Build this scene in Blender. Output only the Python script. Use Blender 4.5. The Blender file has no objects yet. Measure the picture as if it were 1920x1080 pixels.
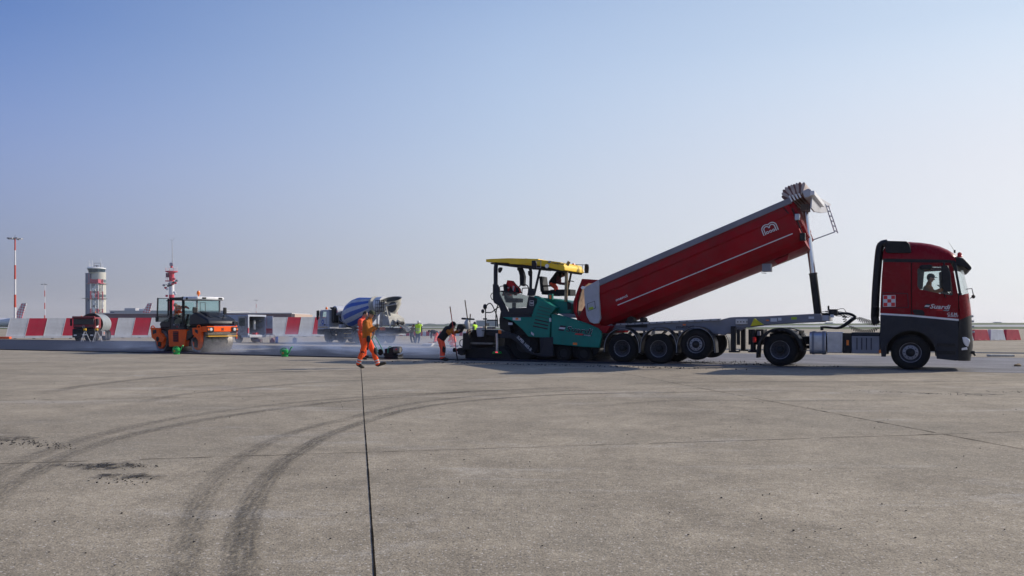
import bpy, bmesh, math, random
from math import sin, cos, tan, pi, radians as R, hypot, atan2
from mathutils import Vector as V, Matrix
from mathutils.geometry import tessellate_polygon
random.seed(7)
SC = bpy.context.scene
COL = SC.collection
# ---------------------------------------------------------------- camera
FPX, CAMH, HOR = 1440.0, 1.35, 610.0      # focal length in photo pixels, eye height, horizon row
cd = bpy.data.cameras.new('camera'); cam = bpy.data.objects.new('camera', cd); COL.objects.link(cam)
cam.location = (0, 0, CAMH); cam.rotation_euler = (R(90), 0, 0)
cd.sensor_width = 36; cd.lens = FPX / 1920 * 36; cd.shift_y = (HOR - 540) / 1920.0
cd.clip_start = 0.05; cd.clip_end = 9000
SC.camera = cam
# ---------------------------------------------------------------- sky and sun
SUN_EL, SUN_AZ = R(30.5), R(70)           # azimuth clockwise from the viewing direction (+Y)
w = bpy.data.worlds.new('World'); SC.world = w; w.use_nodes = True
nt = w.node_tree; nt.nodes.clear()
sky = nt.nodes.new('ShaderNodeTexSky'); sky.sky_type = 'NISHITA'; sky.sun_disc = False
sky.sun_elevation = SUN_EL; sky.sun_rotation = SUN_AZ
sky.air_density = 1.0; sky.dust_density = 1.0; sky.ozone_density = 3.0; sky.altitude = 0
bg = nt.nodes.new('ShaderNodeBackground'); bg.inputs['Strength'].default_value = 0.115
wo = nt.nodes.new('ShaderNodeOutputWorld')
# a milky autumn haze over the clear-sky model: pale and bright towards the sun, mauve low down away from it
def nd(ty, **k):
    n = nt.nodes.new(ty)
    for a, b in k.items(): setattr(n, a, b)
    return n
def nm(op, a, b=None):
    n = nd('ShaderNodeMath', operation=op)
    for i, k in enumerate((a, b)):
        if k is None: continue
        if isinstance(k, (int, float)): n.inputs[i].default_value = k
        else: nt.links.new(k, n.inputs[i])
    return n.outputs[0]
tc = nd('ShaderNodeTexCoord'); sxyz = nd('ShaderNodeSeparateXYZ'); nt.links.new(tc.outputs['Generated'], sxyz.inputs[0])
X_, Y_, Z_ = sxyz.outputs
hl = nm('SQRT', nm('ADD', nm('MULTIPLY', X_, X_), nm('MULTIPLY', Y_, Y_)))
cz = nm('DIVIDE', nm('ADD', nm('MULTIPLY', X_, sin(SUN_AZ)), nm('MULTIPLY', Y_, cos(SUN_AZ))), nm('MAXIMUM', hl, 1e-4))
def ramp(stops):
    r = nd('ShaderNodeValToRGB'); e = r.color_ramp.elements; r.color_ramp.interpolation = 'B_SPLINE' if False else 'CARDINAL'
    while len(e) < len(stops): e.new(.5)
    for i, (p, c) in enumerate(stops): e[i].position = p; e[i].color = (*c, 1)
    nt.links.new(Z_, r.inputs[0]); return r.outputs[0]
rl = ramp([(0, (.225, .225, .30)), (.022, (.232, .234, .325)), (.176, (.259, .329, .589)), (.33, (.123, .232, .563)), (.62, (.055, .12, .40)), (1, (.05, .10, .34))])
rc = ramp([(0, (.600, .595, .635)), (.033, (.601, .601, .655)), (.208, (.572, .663, .822)), (.387, (.391, .530, .795)), (.70, (.14, .25, .55)), (1, (.05, .10, .34))])
rr = ramp([(0, (.765, .785, .860)), (.010, (.766, .794, .875)), (.176, (.851, .845, .884)), (.33, (.665, .779, .923)), (.70, (.30, .42, .66)), (1, (.05, .10, .34))])
def mr(x, a, b):
    n = nd('ShaderNodeMapRange'); nt.links.new(x, n.inputs[0]); n.inputs[1].default_value = a; n.inputs[2].default_value = b; return n.outputs[0]
def mixc(f, a, b):
    n = nd('ShaderNodeMix', data_type='RGBA')
    if isinstance(f, float): n.inputs[0].default_value = f
    else: nt.links.new(f, n.inputs[0])
    nt.links.new(a, n.inputs[6]); nt.links.new(b, n.inputs[7]); return n.outputs[2]
hz = mixc(mr(cz, .342, .806), mixc(mr(cz, -.237, .342), rl, rc), rr)
sc_ = nd('ShaderNodeVectorMath', operation='SCALE'); nt.links.new(hz, sc_.inputs[0]); sc_.inputs['Scale'].default_value = 1 / .115
nt.links.new(mixc(.8, sky.outputs[0], sc_.outputs[0]), bg.inputs[0]); nt.links.new(bg.outputs[0], wo.inputs[0])
sl = bpy.data.lights.new('sun', 'SUN'); sl.energy = 4.6; sl.angle = R(0.6); sl.color = (1.0, 0.90, 0.78)
so = bpy.data.objects.new('sun', sl); COL.objects.link(so)
sd = V((sin(SUN_AZ) * cos(SUN_EL), cos(SUN_AZ) * cos(SUN_EL), sin(SUN_EL)))
so.rotation_euler = (-sd).to_track_quat('-Z', 'Y').to_euler(); so.location = sd * 60
SC.view_settings.view_transform = 'Standard'; SC.view_settings.look = 'None'
SC.view_settings.exposure = 0.0; SC.view_settings.gamma = 1
SC.render.engine = 'CYCLES'
SC.cycles.volume_step_rate = 1.0; SC.cycles.volume_max_steps = 128
SC.cycles.max_bounces = 6; SC.cycles.transparent_max_bounces = 16; SC.cycles.volume_bounces = 1
SC.cycles.use_denoising = True
# ---------------------------------------------------------------- materials
MATS = {}
def mat(name, col, rough=0.6, metal=0.0, var=0.0, scale=4.0, dirt=None, damt=0.0, bump=0.0, bscale=40.0, emit=None, estr=1.0, alpha=None, coat=0.0, trans=0.0, spec=0.5):
    """procedural painted / cast material: base colour, soft tonal variation, patches of dirt, fine bump"""
    if name in MATS: return MATS[name]
    m = bpy.data.materials.new(name); m.use_nodes = True; MATS[name] = m
    t = m.node_tree; b = t.nodes['Principled BSDF']
    b.inputs['Roughness'].default_value = rough; b.inputs['Metallic'].default_value = metal
    b.inputs['Base Color'].default_value = (*col, 1); b.inputs['Coat Weight'].default_value = coat
    b.inputs['Specular IOR Level'].default_value = spec
    tc = t.nodes.new('ShaderNodeTexCoord')
    if var > 0 or damt > 0:
        n1 = t.nodes.new('ShaderNodeTexNoise'); n1.inputs['Scale'].default_value = scale; n1.inputs['Detail'].default_value = 6
        t.links.new(tc.outputs['Object'], n1.inputs['Vector'])
        mr = t.nodes.new('ShaderNodeMapRange'); mr.inputs[1].default_value = 0.3; mr.inputs[2].default_value = 0.7
        mr.inputs[3].default_value = 1 - var; mr.inputs[4].default_value = 1 + var
        t.links.new(n1.outputs[0], mr.inputs[0])
        mx = t.nodes.new('ShaderNodeMix'); mx.data_type = 'RGBA'; mx.blend_type = 'MULTIPLY'; mx.inputs[0].default_value = 1
        mx.inputs[6].default_value = (*col, 1); t.links.new(mr.outputs[0], mx.inputs[7])
        outc = mx.outputs[2]
        if damt > 0:
            n2 = t.nodes.new('ShaderNodeTexNoise'); n2.inputs['Scale'].default_value = scale * 2.3; n2.inputs['Detail'].default_value = 8; n2.inputs['Roughness'].default_value = 0.65
            t.links.new(tc.outputs['Object'], n2.inputs['Vector'])
            r2 = t.nodes.new('ShaderNodeMapRange'); r2.inputs[1].default_value = 0.42; r2.inputs[2].default_value = 0.72; r2.inputs[4].default_value = damt
            t.links.new(n2.outputs[0], r2.inputs[0])
            m2 = t.nodes.new('ShaderNodeMix'); m2.data_type = 'RGBA'
            t.links.new(r2.outputs[0], m2.inputs[0]); t.links.new(outc, m2.inputs[6]); m2.inputs[7].default_value = (*(dirt or (0.12, 0.11, 0.1)), 1)
            outc = m2.outputs[2]
            ra = t.nodes.new('ShaderNodeMath'); ra.operation = 'MULTIPLY_ADD'; ra.inputs[1].default_value = 0.4; ra.inputs[2].default_value = rough
            t.links.new(r2.outputs[0], ra.inputs[0]); t.links.new(ra.outputs[0], b.inputs['Roughness'])
        t.links.new(outc, b.inputs['Base Color'])
    if bump > 0:
        n3 = t.nodes.new('ShaderNodeTexNoise'); n3.inputs['Scale'].default_value = bscale; n3.inputs['Detail'].default_value = 4
        t.links.new(tc.outputs['Object'], n3.inputs['Vector'])
        bp = t.nodes.new('ShaderNodeBump'); bp.inputs['Strength'].default_value = bump; bp.inputs['Distance'].default_value = 0.02
        t.links.new(n3.outputs[0], bp.inputs['Height']); t.links.new(bp.outputs[0], b.inputs['Normal'])
    if emit:
        b.inputs['Emission Color'].default_value = (*emit, 1); b.inputs['Emission Strength'].default_value = estr
    if alpha is not None: b.inputs['Alpha'].default_value = alpha
    if trans: b.inputs['Transmission Weight'].default_value = trans
    return m
def glassmat(name, tint, alpha, rough=0.05):
    m = bpy.data.materials.new(name); m.use_nodes = True; t = m.node_tree; t.nodes.clear()
    o = t.nodes.new('ShaderNodeOutputMaterial'); tr = t.nodes.new('ShaderNodeBsdfTransparent'); gl = t.nodes.new('ShaderNodeBsdfGlossy')
    df = t.nodes.new('ShaderNodeBsdfDiffuse'); df.inputs[0].default_value = (*[c * .5 for c in tint], 1)
    tr.inputs[0].default_value = (*tint, 1); gl.inputs['Roughness'].default_value = rough
    lw = t.nodes.new('ShaderNodeLayerWeight'); pw = t.nodes.new('ShaderNodeMath'); pw.operation = 'POWER'; pw.inputs[1].default_value = 5.0; t.links.new(lw.outputs['Facing'], pw.inputs[0])
    fr = t.nodes.new('ShaderNodeMath'); fr.operation = 'MULTIPLY_ADD'; fr.inputs[1].default_value = .7; fr.inputs[2].default_value = .03; t.links.new(pw.outputs[0], fr.inputs[0])
    m1 = t.nodes.new('ShaderNodeMixShader'); m1.inputs[0].default_value = alpha
    t.links.new(tr.outputs[0], m1.inputs[1]); t.links.new(df.outputs[0], m1.inputs[2])
    m2 = t.nodes.new('ShaderNodeMixShader'); t.links.new(fr.outputs[0], m2.inputs[0]); t.links.new(m1.outputs[0], m2.inputs[1]); t.links.new(gl.outputs[0], m2.inputs[2])
    t.links.new(m2.outputs[0], o.inputs[0]); MATS[name] = m
    return m
dust = (0.20, 0.18, 0.16)
RED = mat('truck_red', (0.22, 0.004, 0.010), .26, 0, .10, 1.5, (.10,.02,.02), .12, spec=.16)
TUBRED = mat('tub_red', (0.30, 0.005, 0.012), .34, 0, .18, 1.2, (0.17, 0.035, 0.035), .55, spec=.14)
TUBIN = mat('tub_dusty_inside', (0.30, 0.22, 0.16), .9, 0, .3, 3, (0.12, .08, .06), .6, .4, 20)
BLK = mat('black_plastic', (0.009, 0.010, 0.013), .45, 0, .2, 5, dust, .05, spec=.3)
DRK = mat('dark_steel', (0.012, 0.013, 0.016), .6, .1, .3, 5, (.06,.055,.05), .25, .2, spec=.3)
RUB = mat('rubber', (0.010, 0.010, 0.011), .8, 0, .25, 6, (0.035, .033, .03), .4, .25, 60, spec=.25)
RIM = mat('painted_rim', (0.34, 0.34, 0.37), .45, .3, .2, 9, (0.05, .045, .04), .5)
RIMD = mat('dark_rim', (0.055, 0.055, 0.065), .55, .3, .25, 9, (0.04, .035, .03), .6)
GRYM = mat('grey_frame_paint', (0.20, 0.205, 0.235), .5, .1, .12, 2, dust, .25)
ALU = mat('aluminium', (0.48, 0.49, 0.52), .34, .8, .12, 4, dust, .2)
LGRY = mat('light_grey_paint', (0.42, 0.43, 0.46), .5, 0, .1, 3, dust, .2)
WHT = mat('white_paint', (0.72, 0.73, 0.74), .45, 0, .06, 3, dust, .12)
CHR = mat('polished_rod', (0.62, 0.63, 0.65), .16, 1, .05, 5)
GREEN = mat('paver_green', (0.003, 0.20, 0.155), .42, 0, .1, 2, (.03,.09,.07), .2, spec=.3)
YEL = mat('canopy_yellow', (0.88, 0.58, 0.01), .4, 0, .08, 2, dust, .12)
ANT = mat('anthracite_paint', (0.017, 0.021, 0.031), .42, 0, .15, 3, dust, .04, spec=.25)
ORG = mat('machine_orange', (1.0, 0.125, 0.010), .5, 0, .06, 3, (0.3, .05, .02), .15, spec=.2)
HIVO = mat('hi_vis_orange', (0.95, 0.10, 0.012), .8, 0, .1, 9, bump=.4, bscale=18)
HIVR = mat('hi_vis_coral', (0.95, 0.10, 0.045), .8, 0, .1, 9, bump=.4, bscale=18)
HIVY = mat('hi_vis_yellow', (0.50, 0.85, 0.04), .8, 0, .1, 9, bump=.4, bscale=18)
OCH = mat('ochre_jacket', (0.42, 0.13, 0.010), .85, 0, .12, 9, bump=.5, bscale=16)
REFL = mat('reflective_tape', (0.48, 0.49, 0.50), .35, .2)
NAVY = mat('navy_cloth', (0.03, 0.035, 0.055), .85, 0, .2, 9, bump=.5, bscale=16)
JEAN = mat('denim', (0.055, 0.075, 0.14), .85, 0, .2, 9)
BLKC = mat('black_cloth', (0.013, 0.013, 0.016), .9, 0, .2, 9, bump=.5, bscale=16)
SKIN = mat('skin', (0.42, 0.22, 0.15), .55)
HAIR = mat('dark_hair', (0.012, 0.009, 0.008), .7)
CAPG = mat('olive_cap', (0.035, 0.045, 0.02), .85)
BOOT = mat('suede_boot', (0.045, 0.038, 0.026), .9, 0, .3, 20)
GLV = mat('work_glove', (0.13, 0.12, 0.10), .9)
AMB = mat('amber_lens', (0.85, 0.18, 0.01), .3, spec=.6)
REDL = mat('red_lens', (0.6, 0.01, 0.01), .3)
LENS = mat('headlamp_lens', (0.75, 0.77, 0.80), .12, .3)
YLW = mat('chock_yellow', (0.62, 0.55, 0.01), .5)
STK = mat('sticker_white', (0.62, 0.63, 0.64), .6)
STRD = mat('sign_red', (0.60, 0.03, 0.03), .6)
MARK = mat('marking_black', (0.012, 0.012, 0.02), .6)
TEAL = glassmat('tinted_cab_glass', (0.86, 0.955, 0.95), .03)
GLS = glassmat('window_glass', (0.92, 0.96, 0.96), .03)
DGL = glassmat('smoked_glass', (0.66, 0.70, 0.68), .16)
CANG = mat('watering_can_green', (0.012, 0.32, 0.07), .45)
BLUD = mat('drum_blue', (0.02, 0.07, 0.36), .4)
WOOD = mat('wood_handle', (0.30, 0.17, 0.08), .7)
CONC = mat('cement_crust', (0.50, 0.49, 0.44), .9, 0, .2, 4, (0.22, .21, .19), .35, .5, 25)
BARR = mat('barrier_red', (0.46, 0.012, 0.045), .6, 0, .12, 1.5, dust, .15)
BARW = mat('barrier_white', (0.58, 0.60, 0.63), .6, 0, .1, 1.5, dust, .15)
# ---------------------------------------------------------------- mesh builder
class MB:
    def __init__(s): s.b = bmesh.new(); s.m = 0
    def fc(s, vs, m=None):
        try: f = s.b.faces.new(vs); f.material_index = s.m if m is None else m; return f
        except ValueError: return None
    def box(s, x0, x1, y0, y1, z0, z1):
        v = [s.b.verts.new((x, y, z)) for x in (x0, x1) for y in (y0, y1) for z in (z0, z1)]
        for q in ((0,1,3,2),(4,6,7,5),(0,4,5,1),(2,3,7,6),(0,2,6,4),(1,5,7,3)): s.fc([v[i] for i in q])
        return s
    def plate(s, loops, y0, y1):
        """(s,z) outline(s), the first the rim and the others holes, given depth from y0 to y1"""
        vl = [[V((a, b, 0)) for a, b in lp] for lp in loops]
        tri = tessellate_polygon(vl)
        A = [s.b.verts.new((p.x, y0, p.y)) for lp in vl for p in lp]; B = [s.b.verts.new((p.x, y1, p.y)) for lp in vl for p in lp]
        for t in tri:
            s.fc([A[t[0]], A[t[1]], A[t[2]]]); s.fc([B[t[2]], B[t[1]], B[t[0]]])
        o = 0
        for lp in vl:
            n = len(lp)
            for i in range(n):
                j = (i + 1) % n; s.fc([A[o+i], A[o+j], B[o+j], B[o+i]])
            o += n
        return s
    def prism(s, pts, y0, y1): return s.plate([pts], y0, y1)
    def platev(s, loops, s0, s1):
        """(v,z) outline given thickness along the vehicle"""
        n0 = len(s.b.verts); s.b.verts.ensure_lookup_table(); old = set(s.b.verts)
        s.plate(loops, s0, s1)
        for v in s.b.verts:
            if v not in old: v.co = V((v.co.y, v.co.x, v.co.z))
        return s
    def strip(s, pts, t, y0, y1):
        """a bent sheet of thickness t following (s,z) points"""
        L = []; Rr = []
        for i, p in enumerate(pts):
            a = V(pts[max(i-1, 0)]); b = V(pts[min(i+1, len(pts)-1)]); d = (b - a).normalized(); n = V((-d.y, d.x)) * t / 2
            L.append((p[0] + n.x, p[1] + n.y)); Rr.append((p[0] - n.x, p[1] - n.y))
        for i in range(len(pts) - 1):
            s.prism([L[i], L[i+1], Rr[i+1], Rr[i]], y0, y1)
        return s
    def ring(s, c, d, r, n, ry=None):
        d = d.normalized(); up = V((0, 0, 1)) if abs(d.z) < .9 else V((1, 0, 0))
        a = d.cross(up).normalized(); b = d.cross(a)
        return [s.b.verts.new(c + a * (r * cos(2*pi*i/n)) + b * ((ry or r) * sin(2*pi*i/n))) for i in range(n)]
    def cyl(s, p0, p1, r0, r1=None, n=12, cap=True):
        p0, p1 = V(p0), V(p1); r1 = r0 if r1 is None else r1; d = p1 - p0
        a = s.ring(p0, d, r0, n); b = s.ring(p1, d, r1, n)
        for i in range(n): s.fc([a[i], a[(i+1) % n], b[(i+1) % n], b[i]])
        if cap: s.fc(a[::-1]); s.fc(b)
        return s
    def tube(s, pts, r, n=8, smooth=0):
        pts = [V(p) for p in pts]
        if isinstance(r, (list, tuple)):
            for _ in range(smooth): r = [r[0]] + [x for i in range(len(r) - 1) for x in (r[i] * .75 + r[i+1] * .25, r[i] * .25 + r[i+1] * .75)] + [r[-1]]
        for _ in range(smooth):
            q = [pts[0]]
            for i in range(len(pts) - 1): q += [pts[i] * .75 + pts[i+1] * .25, pts[i] * .25 + pts[i+1] * .75]
            pts = q + [pts[-1]]
        prev = None; N = len(pts); a = None
        for i, p in enumerate(pts):
            d = (pts[min(i+1, N-1)] - pts[max(i-1, 0)]).normalized()
            if a is None:
                up = V((0, 0, 1)) if abs(d.z) < .9 else V((1, 0, 0)); a = d.cross(up).normalized()
            else: a = (a - d * a.dot(d)).normalized()
            b = d.cross(a); rr = r[i] if isinstance(r, (list, tuple)) else r
            cur = [s.b.verts.new(p + a * (rr * cos(2*pi*k/n)) + b * (rr * sin(2*pi*k/n))) for k in range(n)]
            if prev:
                for k in range(n): s.fc([prev[k], prev[(k+1) % n], cur[(k+1) % n], cur[k]])
            else: s.fc(cur[::-1])
            prev = cur
        s.fc(prev); return s
    def lathe(s, prof, c, d, n=24, mats=None, open_=False):
        """prof: (radius, distance along d) pairs round the axis c + t d"""
        c, d = V(c), V(d).normalized(); up = V((0, 0, 1)) if abs(d.z) < .9 else V((1, 0, 0))
        a = d.cross(up).normalized(); b = d.cross(a); rows = []
        for r, h in prof: rows.append([s.b.verts.new(c + d * h + a * (r * cos(2*pi*i/n)) + b * (r * sin(2*pi*i/n))) for i in range(n)])
        for j in range(len(rows) - 1):
            for i in range(n):
                s.fc([rows[j][i], rows[j][(i+1) % n], rows[j+1][(i+1) % n], rows[j+1][i]], mats(j, i) if mats else None)
        if open_ or prof[0] == prof[-1]: return s
        if prof[0][0] > 1e-4: s.fc(rows[0][::-1])
        if prof[-1][0] > 1e-4: s.fc(rows[-1])
        return s
    def ell(s, c, r, n=12, m=8, rot=None):
        c = V(c); rows = []
        for j in range(m + 1):
            th = pi * j / m
            if j in (0, m): pts = [V((0, 0, cos(th)))]
            else: pts = [V((sin(th) * cos(2*pi*i/n), sin(th) * sin(2*pi*i/n), cos(th))) for i in range(n)]
            out = []
            for p in pts:
                p = V((p.x * r[0], p.y * r[1], p.z * r[2]))
                if rot is not None: p = rot @ p
                out.append(s.b.verts.new(c + p))
            rows.append(out)
        for j in range(m):
            A, B = rows[j], rows[j+1]
            for i in range(n):
                k = (i + 1) % n
                if len(A) == 1: s.fc([A[0], B[i], B[k]])
                elif len(B) == 1: s.fc([A[i], B[0], A[k]])
                else: s.fc([A[i], B[i], B[k], A[k]])
        return s
    def cap(s, p0, p1, r0, r1=None, n=10):
        """capsule between two joints, tapering"""
        p0, p1 = V(p0), V(p1); r1 = r0 if r1 is None else r1; d = (p1 - p0); L = d.length or 1e-4; d.normalize()
        prof = []
        for k in range(4): a = pi/2 * (1 - k/4); prof.append((r0 * cos(a) + 1e-5, -r0 * sin(a)))
        prof.append((r0, 0)); prof.append((r1, L))
        for k in range(1, 5): a = pi/2 * k/4; prof.append((r1 * cos(a) + 1e-5, L + r1 * sin(a)))
        return s.lathe(prof, p0, d, n)
    def text(s, txt, size, org, ang=0.0, shear=0.0, y=-.012, depth=.006, stretch=1.0, face='near', width=None):
        """lettering laid on a plane of constant v; org = (s,z) of its left foot"""
        cu = bpy.data.curves.new('t', 'FONT'); cu.body = txt; cu.size = size; cu.shear = shear; cu.resolution_u = 2
        cu.offset = size * 0.018
        ob = bpy.data.objects.new('t', cu); me = bpy.data.meshes.new_from_object(ob)
        xs = [v.co.x for v in me.vertices] or [0, 1]
        if width: stretch = width / (max(xs) - min(xs))
        T = [s.b.verts.new((0, 0, 0)) for _ in me.vertices]
        ca, sa = cos(ang), sin(ang)
        for v, t in zip(me.vertices, T):
            px, pz = v.co.x * stretch, v.co.y
            t.co = V((org[0] + px * ca - pz * sa, y, org[1] + px * sa + pz * ca))
        for p in me.polygons: s.fc([T[i] for i in p.vertices])
        bpy.data.objects.remove(ob); bpy.data.curves.remove(cu); bpy.data.meshes.remove(me)
        return s
OFF = {}; FRM = {}
def offs(o):
    while o.parent: o = o.parent
    return OFF.get(o, V((0, 0, 0)))
def tag(o, label, cat, group=None, kind=None):
    o['label'] = label; o['category'] = cat
    if group: o['group'] = group
    if kind: o['kind'] = kind
    return o
class Frame:
    """a vehicle's own axes: origin where the photo shows its near side touch the ground, s forward, v to the far side, z up"""
    def __init__(f, px, py, deg, z0=0.0):
        k = FPX * (CAMH - z0) / (py - HOR); f.o = V(((px - 960) / FPX * k, k)); f.a = R(deg); f.z0 = z0
        f.u = V((cos(f.a), -sin(f.a))); f.w = V((sin(f.a), cos(f.a)))
    def q(f, px, py, v=0.0):
        rx = (px - 960) / FPX; k = (v + f.o.dot(f.w)) / (rx * f.w.x + f.w.y)
        return ((V((rx * k, k)) - f.o).dot(f.u), CAMH + k * (HOR - py) / FPX - f.z0)
    def qs(f, px, py, sx):
        rx = (px - 960) / FPX; k = (sx + f.o.dot(f.u)) / (rx * f.u.x + f.u.y)
        return ((V((rx * k, k)) - f.o).dot(f.w), CAMH + k * (HOR - py) / FPX - f.z0)
    def P(f, pts, v=0.0): return [f.q(x, y, v) for x, y in pts]
    def world(f, s, v, z=0.0): p = f.o + f.u * s + f.w * v; return V((p.x, p.y, z + f.z0))
def crop(ox, oy, k): return lambda *pts: [(ox + x / k, oy + y / k) for x, y in pts]
WF = Frame(960, 700, 0)      # picture-parallel frame; use at() for free-standing things
def at(px, py): k = FPX * CAMH / (py - HOR); return V(((px - 960) / FPX * k, k, 0))
def thing(name, label, cat, fr, base=(0, 0, 0), group=None):
    o = bpy.data.objects.new(name, None); COL.objects.link(o); o.empty_display_size = .3
    o.location = fr.world(*base); o.rotation_euler = (0, 0, -fr.a); OFF[o] = V(base); FRM[o] = fr
    return tag(o, label, cat, group)
def finish(me, ang=.6):
    me.polygons.foreach_set('use_smooth', [True] * len(me.polygons)); me.set_sharp_from_angle(angle=ang)
def obj(name, mb, m, parent=None, fr=None, base=None, bev=0.0, ang=.6, subd=0):
    me = bpy.data.meshes.new(name)
    o = bpy.data.objects.new(name, me); COL.objects.link(o)
    if parent is not None: o.parent = parent; off = offs(parent)
    elif fr is not None:
        base = base or (0, 0, 0); o.location = fr.world(*base); o.rotation_euler = (0, 0, -fr.a); off = V(base); OFF[o] = off
    else: off = V(base or (0, 0, 0)); o.location = off; OFF[o] = off
    bmesh.ops.recalc_face_normals(mb.b, faces=mb.b.faces)
    if off.length > 0: bmesh.ops.translate(mb.b, verts=mb.b.verts, vec=-off)
    mb.b.to_mesh(me); mb.b.free()
    for k in (m if isinstance(m, (list, tuple)) else [m]): me.materials.append(k)
    finish(me, ang)
    if bev > 0:
        bm = o.modifiers.new('b', 'BEVEL'); bm.width = bev; bm.segments = 2; bm.limit_method = 'ANGLE'; bm.angle_limit = R(35); bm.harden_normals = False
    return o
def solos(name, mbs, m, parent, **k): return [obj(name, b, m, parent, **k) for b in mbs]
def struct(name, mb, m, **k):
    o = obj(name, mb, m, **k); o['kind'] = 'structure'; return o
def copy_tree(o, parent=None):
    c = o.copy(); COL.objects.link(c)
    if parent is not None: c.parent = parent
    for ch in list(o.children): copy_tree(ch, c)
    return c
def arc(cx, cz, r, a0, a1, n=12): return [(cx + r * cos(R(a0 + (a1 - a0) * i / n)), cz + r * sin(R(a0 + (a1 - a0) * i / n))) for i in range(n + 1)]
def rrect(x0, x1, z0, z1, r, n=4):
    return arc(x1 - r, z1 - r, r, 0, 90, n) + arc(x0 + r, z1 - r, r, 90, 180, n) + arc(x0 + r, z0 + r, r, 180, 270, n) + arc(x1 - r, z0 + r, r, 270, 360, n)
# ================================================================ the ground
def groundmat(name, base, kind):
    m = bpy.data.materials.new(name); m.use_nodes = True; t = m.node_tree; b = t.nodes['Principled BSDF']
    N = t.nodes.new; Lk = t.links.new
    geo = N('ShaderNodeNewGeometry')
    def noise(sc, det=5, ro=.55, dist=0, stretch=None):
        n = N('ShaderNodeTexNoise'); n.inputs['Scale'].default_value = sc; n.inputs['Detail'].default_value = det
        n.inputs['Roughness'].default_value = ro; n.inputs['Distortion'].default_value = dist
        if stretch:
            mp = N('ShaderNodeMapping'); mp.inputs['Rotation'].default_value = (0, 0, R(stretch[0])); mp.inputs['Scale'].default_value = (stretch[1], stretch[2], 1)
            Lk(geo.outputs['Position'], mp.inputs[0]); Lk(mp.outputs[0], n.inputs['Vector'])
        else: Lk(geo.outputs['Position'], n.inputs['Vector'])
        return n.outputs[0]
    def rng(x, a, b_, c, d):
        r = N('ShaderNodeMapRange'); Lk(x, r.inputs[0])
        for i, k in enumerate((a, b_, c, d)): r.inputs[i+1].default_value = k
        return r.outputs[0]
    def mix(f, a, c, bt='MIX'):
        x = N('ShaderNodeMix'); x.data_type = 'RGBA'; x.blend_type = bt
        if isinstance(f, (int, float)): x.inputs[0].default_value = f
        else: Lk(f, x.inputs[0])
        for i, k in ((6, a), (7, c)):
            if isinstance(k, tuple): x.inputs[i].default_value = (*k, 1)
            else: Lk(k, x.inputs[i])
        return x.outputs[2]
    if kind == 'concrete':
        def grey(x, a, b_, lo, hi):
            r = rng(x, a, b_, lo, hi); cb = N('ShaderNodeCombineColor'); [Lk(r, cb.inputs[i]) for i in range(3)]; return cb.outputs[0]
        c = mix(rng(noise(.16, 6), .36, .64, 0, 1), tuple(k * .88 for k in base), tuple(k * 1.10 for k in base))
        c = mix(1.0, c, grey(noise(.55, 8, .68, .6), .32, .68, .80, 1.18), 'MULTIPLY')
        c = mix(1.0, c, grey(noise(2.6, 7, .7, .3), .32, .68, .84, 1.15), 'MULTIPLY')
        c = mix(rng(noise(.55, 8, .72, 1.0, (-24, .45, 1.7)), .55, .72, 0, .55), c, (.50, .475, .43))        # pale dusty streaks
        c = mix(rng(noise(.8, 9, .75, .8, (12, .6, 2.4)), .60, .72, 0, .42), c, (.12, .108, .095))           # dark scuffs
        c = mix(rng(noise(.30, 5, .6), .50, .62, 0, .35), c, tuple(k * q for k, q in zip(base, (.74, .77, .80))))
        c = mix(1.0, c, grey(noise(14, 6, .75), .33, .67, .78, 1.22), 'MULTIPLY')
        c = mix(1.0, c, grey(noise(75, 3, .8), .36, .64, .70, 1.30), 'MULTIPLY')                              # sand and aggregate
        c = mix(rng(noise(48, 2, .5), .625, .66, 0, .8), c, (.07, .066, .06))                                 # pits
        c = mix(rng(noise(37, 2, .5, 0, (40, 1, 1.2)), .63, .67, 0, .7), c, (.60, .56, .50))                   # pale stones
        rough = .92; bumps = ((60, .38, .02), (9, .3, .02))
    elif kind == 'asphalt':
        c = mix(rng(noise(.35, 6), .3, .7, 0, 1), tuple(k * .75 for k in base), tuple(k * 1.3 for k in base))
        c = mix(rng(noise(.8, 6, .6, .5, (28, .15, 2.5)), .5, .75, 0, .6), c, tuple(k * 1.9 for k in base))
        c = mix(rng(noise(90, 3), .5, .7, 0, .5), c, tuple(k * .4 for k in base))
        rough = .62; bumps = ((90, .7, .015), (4, .3, .02))
    elif kind == 'milled':
        c = mix(rng(noise(.5, 6), .3, .7, 0, 1), tuple(k * .7 for k in base), tuple(k * 1.25 for k in base))
        c = mix(rng(noise(1.2, 6, .6, .5, (28, .12, 3)), .5, .72, 0, .8), c, (.05, .05, .055))
        c = mix(rng(noise(40, 4), .5, .72, 0, .5), c, (.09, .085, .08))
        rough = .75; bumps = ((60, .7, .02), (5, .4, .03))
    else:
        c = mix(rng(noise(.02, 6), .3, .7, 0, 1), tuple(k * .8 for k in base), tuple(k * 1.2 for k in base))
        c = mix(rng(noise(.5, 5), .4, .7, 0, .5), c, tuple(k * .7 for k in base)); rough = 1; bumps = ()
    Lk(c, b.inputs['Base Color']); b.inputs['Roughness'].default_value = rough; b.inputs['Specular IOR Level'].default_value = .2
    last = None
    for sc, st, ds in bumps:
        bp = N('ShaderNodeBump'); bp.inputs['Strength'].default_value = st; bp.inputs['Distance'].default_value = ds
        Lk(noise(sc, 4, .6), bp.inputs['Height'])
        if last: Lk(last, bp.inputs['Normal'])
        last = bp.outputs[0]
    if last: Lk(last, b.inputs['Normal'])
    MATS[name] = m; return m
APR = groundmat('apron_concrete', (0.312, 0.270, 0.201), 'concrete')
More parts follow.
